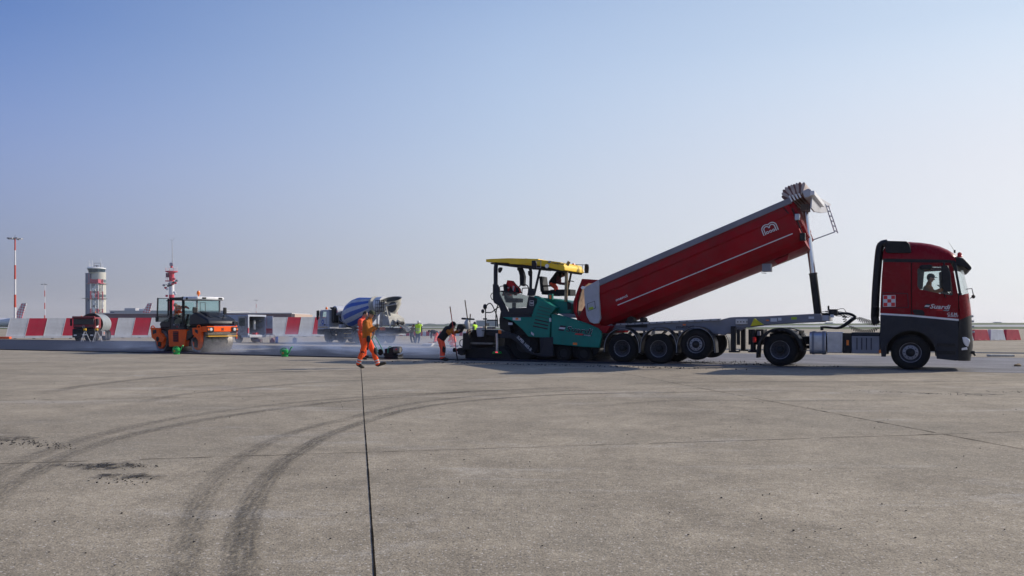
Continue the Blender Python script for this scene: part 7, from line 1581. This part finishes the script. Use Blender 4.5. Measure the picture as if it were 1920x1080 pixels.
plane(31, 568.5, 43, 330, 'parked airliner at the far left with a red chequered tail fin', 0.05); plane(273, 568.5, 279, 335, 'airliner whose red chequered tail shows left of the roller door', .05 + pi * 0, 12)
def bld(name, x0, x1, pyt, Z, dp, m_, lab, extra=None):
    X0, X1 = (x0 - 960) / FPX * Z, (x1 - 960) / FPX * Z; H = CAMH + (HOR - pyt) / FPX * Z; t_ = thing(name, lab, 'building', LF(V((X0, Z, 0)), 0)); obj('wall', MB().box(0, X1 - X0, 0, dp, 0, H), m_, t_); obj('roof', MB().box(-.3, X1 - X0 + .3, -.3, dp + .3, H + .002, H + .35), LGRY, t_)
    return t_, X1 - X0, H
MV = mat('mauve_cladding', (.16, .12, .14), .8, 0, .08, .3)
t_, w2, h2 = bld('cargo_shed', 190, 546, 588.6, 250, 22, MV, 'long low mauve shed behind the tall barriers')
obj('end_wall', MB().box(w2, w2 + 1.2, -.1, 22, 0, h2), mat('tan_wall', (.42, .32, .27), .8), t_)
for k in range(14): obj('window', MB().box(2 + k * 4.2, 4.6 + k * 4.2, -.08, -.01, 1.2, 2.6), MARK, t_)
t_, w2, h2 = bld('terminal_building', 206, 420, 583.5, 420, 40, mat('terminal_grey', (.40, .42, .45), .8), 'grey terminal building behind the shed, left of the roller')
obj('dark_glass_bay', MB().box(.5, 2.4, -.2, 0, h2 - 4, h2 - .5), mat('blue_window', (.05, .07, .15)), t_); obj('roof_plant', MB().box(6, 12, 4, 12, h2 + .35, h2 + 1.8), LGRY, t_); obj('roof_plant', MB().box(14, 17, 4, 10, h2 + .35, h2 + 1.5), WHT, t_)
for k in range(10): obj('window', MB().box(6 + k * 5, 9.5 + k * 5, -.1, -.01, 3.0, 5.0), MARK, t_)
for x0, x1, py_, Z, lab in ((750, 790, 607.2, 800, 'distant pale hangar on the horizon left of the bending worker'), (893, 934, 601.5, 700, 'low blue-grey shed on the horizon behind the screed'), (1556, 1562, 605, 900, 'tiny square building on the horizon under the hose boom'), (1872, 1878, 604.0, 1400, 'faint blue-grey hut on the horizon at the far right')):
    t_, w2, h2 = bld('distant_shed', x0, x1, py_, Z, 15, mat('distant_grey', (.36, .39, .43), .9), lab); obj('door', MB().box(w2 * .4, w2 * .6, -.1, -.01, 0, h2 * .6), MARK, t_)
# ================================================================ steam off the hot mat, dust, and the air
def volbox(name, x0, x1, y0, y1, z0, z1, col, dens, scale, lo, hi, zf, lab, rot=0, c=(0, 0), stretch=(1, 1, 1), step=.6, mode='z', an=0.3):
    b_ = MB().box(x0, x1, y0, y1, z0, z1); m = bpy.data.materials.new(name); m.use_nodes = True; t = m.node_tree; t.nodes.clear(); o = t.nodes.new('ShaderNodeOutputMaterial'); pv = t.nodes.new('ShaderNodeVolumePrincipled')
    pv.inputs['Color'].default_value = (*col, 1); pv.inputs['Anisotropy'].default_value = an
    tc_ = t.nodes.new('ShaderNodeTexCoord'); n = t.nodes.new('ShaderNodeTexNoise'); n.inputs['Scale'].default_value = scale; n.inputs['Detail'].default_value = 3
    mp_ = t.nodes.new('ShaderNodeMapping'); mp_.inputs['Scale'].default_value = stretch; t.links.new(tc_.outputs['Object'], mp_.inputs[0]); t.links.new(mp_.outputs[0], n.inputs['Vector'])
    def M(op, a, b2=None, clamp=False):
        k = t.nodes.new('ShaderNodeMath'); k.operation = op; k.use_clamp = clamp
        for i, q in enumerate((a, b2)):
            if q is None: continue
            if isinstance(q, (int, float)): k.inputs[i].default_value = q
            else: t.links.new(q, k.inputs[i])
        return k.outputs[0]
    r = t.nodes.new('ShaderNodeMapRange'); r.inputs[1].default_value = lo; r.inputs[2].default_value = hi; t.links.new(n.outputs[0], r.inputs[0])
    s = t.nodes.new('ShaderNodeSeparateXYZ'); t.links.new(tc_.outputs['Generated'], s.inputs[0])
    fx = M('MULTIPLY', M('MULTIPLY', s.outputs[0], M('SUBTRACT', 1.0, s.outputs[0])), 4.0); fy = M('MULTIPLY', M('MULTIPLY', s.outputs[1], M('SUBTRACT', 1.0, s.outputs[1])), 4.0)
    if mode == 'z': fz_ = M('POWER', M('SUBTRACT', 1.0, s.outputs[2]), zf)
    else: fz_ = M('MULTIPLY', M('MULTIPLY', s.outputs[2], M('SUBTRACT', 1.0, s.outputs[2])), 4.0)
    d = M('MULTIPLY', M('MULTIPLY', M('MULTIPLY', r.outputs[0], fz_), M('MULTIPLY', M('POWER', fx, .6), M('POWER', fy, .6))), dens)
    t.links.new(d, pv.inputs['Density']); t.links.new(pv.outputs[0], o.inputs['Volume'])
    ob = obj(name, b_, m); ob.location = (c[0], c[1], 0); ob.rotation_euler = (0, 0, rot); tag(ob, lab, name, kind='stuff'); return ob
sa = atan2(ed.y, ed.x)
p0 = sp(TP - 16, 5.5); volbox('smoke', -19, 15.5, -5, 6, .05, 1.5, (.62, .74, 1.0), .24, .55, .47, .64, 1.7, 'blue-grey fumes drifting low over the fresh hot asphalt', sa, p0, (1, 1.3, 1.6))
q0 = RF.world(fs + .5, .9); volbox('dust', -1.5, 2.4, -1.8, 1.6, .02, 1.0, (.80, .80, .82), .55, 1.1, .42, .64, 2.0, 'pale steam curling round the front drum of the roller', -RF.a, (q0.x, q0.y))
tf = tp(6.9, .8); q0 = T.world(tf[0], 1.2); d_ = volbox('steam', -1.6, 1.6, -1.5, 1.5, 2.6, 6.2, (.9, .9, .92), .07, .7, .40, .65, 1.0, 'thin pale steam hanging round the raised front of the tipping body', -T.a, (q0.x, q0.y), mode='c')
# the hazy autumn air
hz_ = MB().box(-5300, 5300, -70, 5300, -1.0, 130); m = bpy.data.materials.new('air_haze'); m.use_nodes = True; t = m.node_tree; t.nodes.clear(); o = t.nodes.new('ShaderNodeOutputMaterial'); pv = t.nodes.new('ShaderNodeVolumePrincipled')
pv.inputs['Color'].default_value = (.93, .95, 1, 1); pv.inputs['Density'].default_value = .00011; pv.inputs['Anisotropy'].default_value = .25; t.links.new(pv.outputs[0], o.inputs['Volume'])
ho_ = obj('haze', hz_, m); tag(ho_, 'thin autumn haze fading the far airfield', 'haze', kind='stuff')
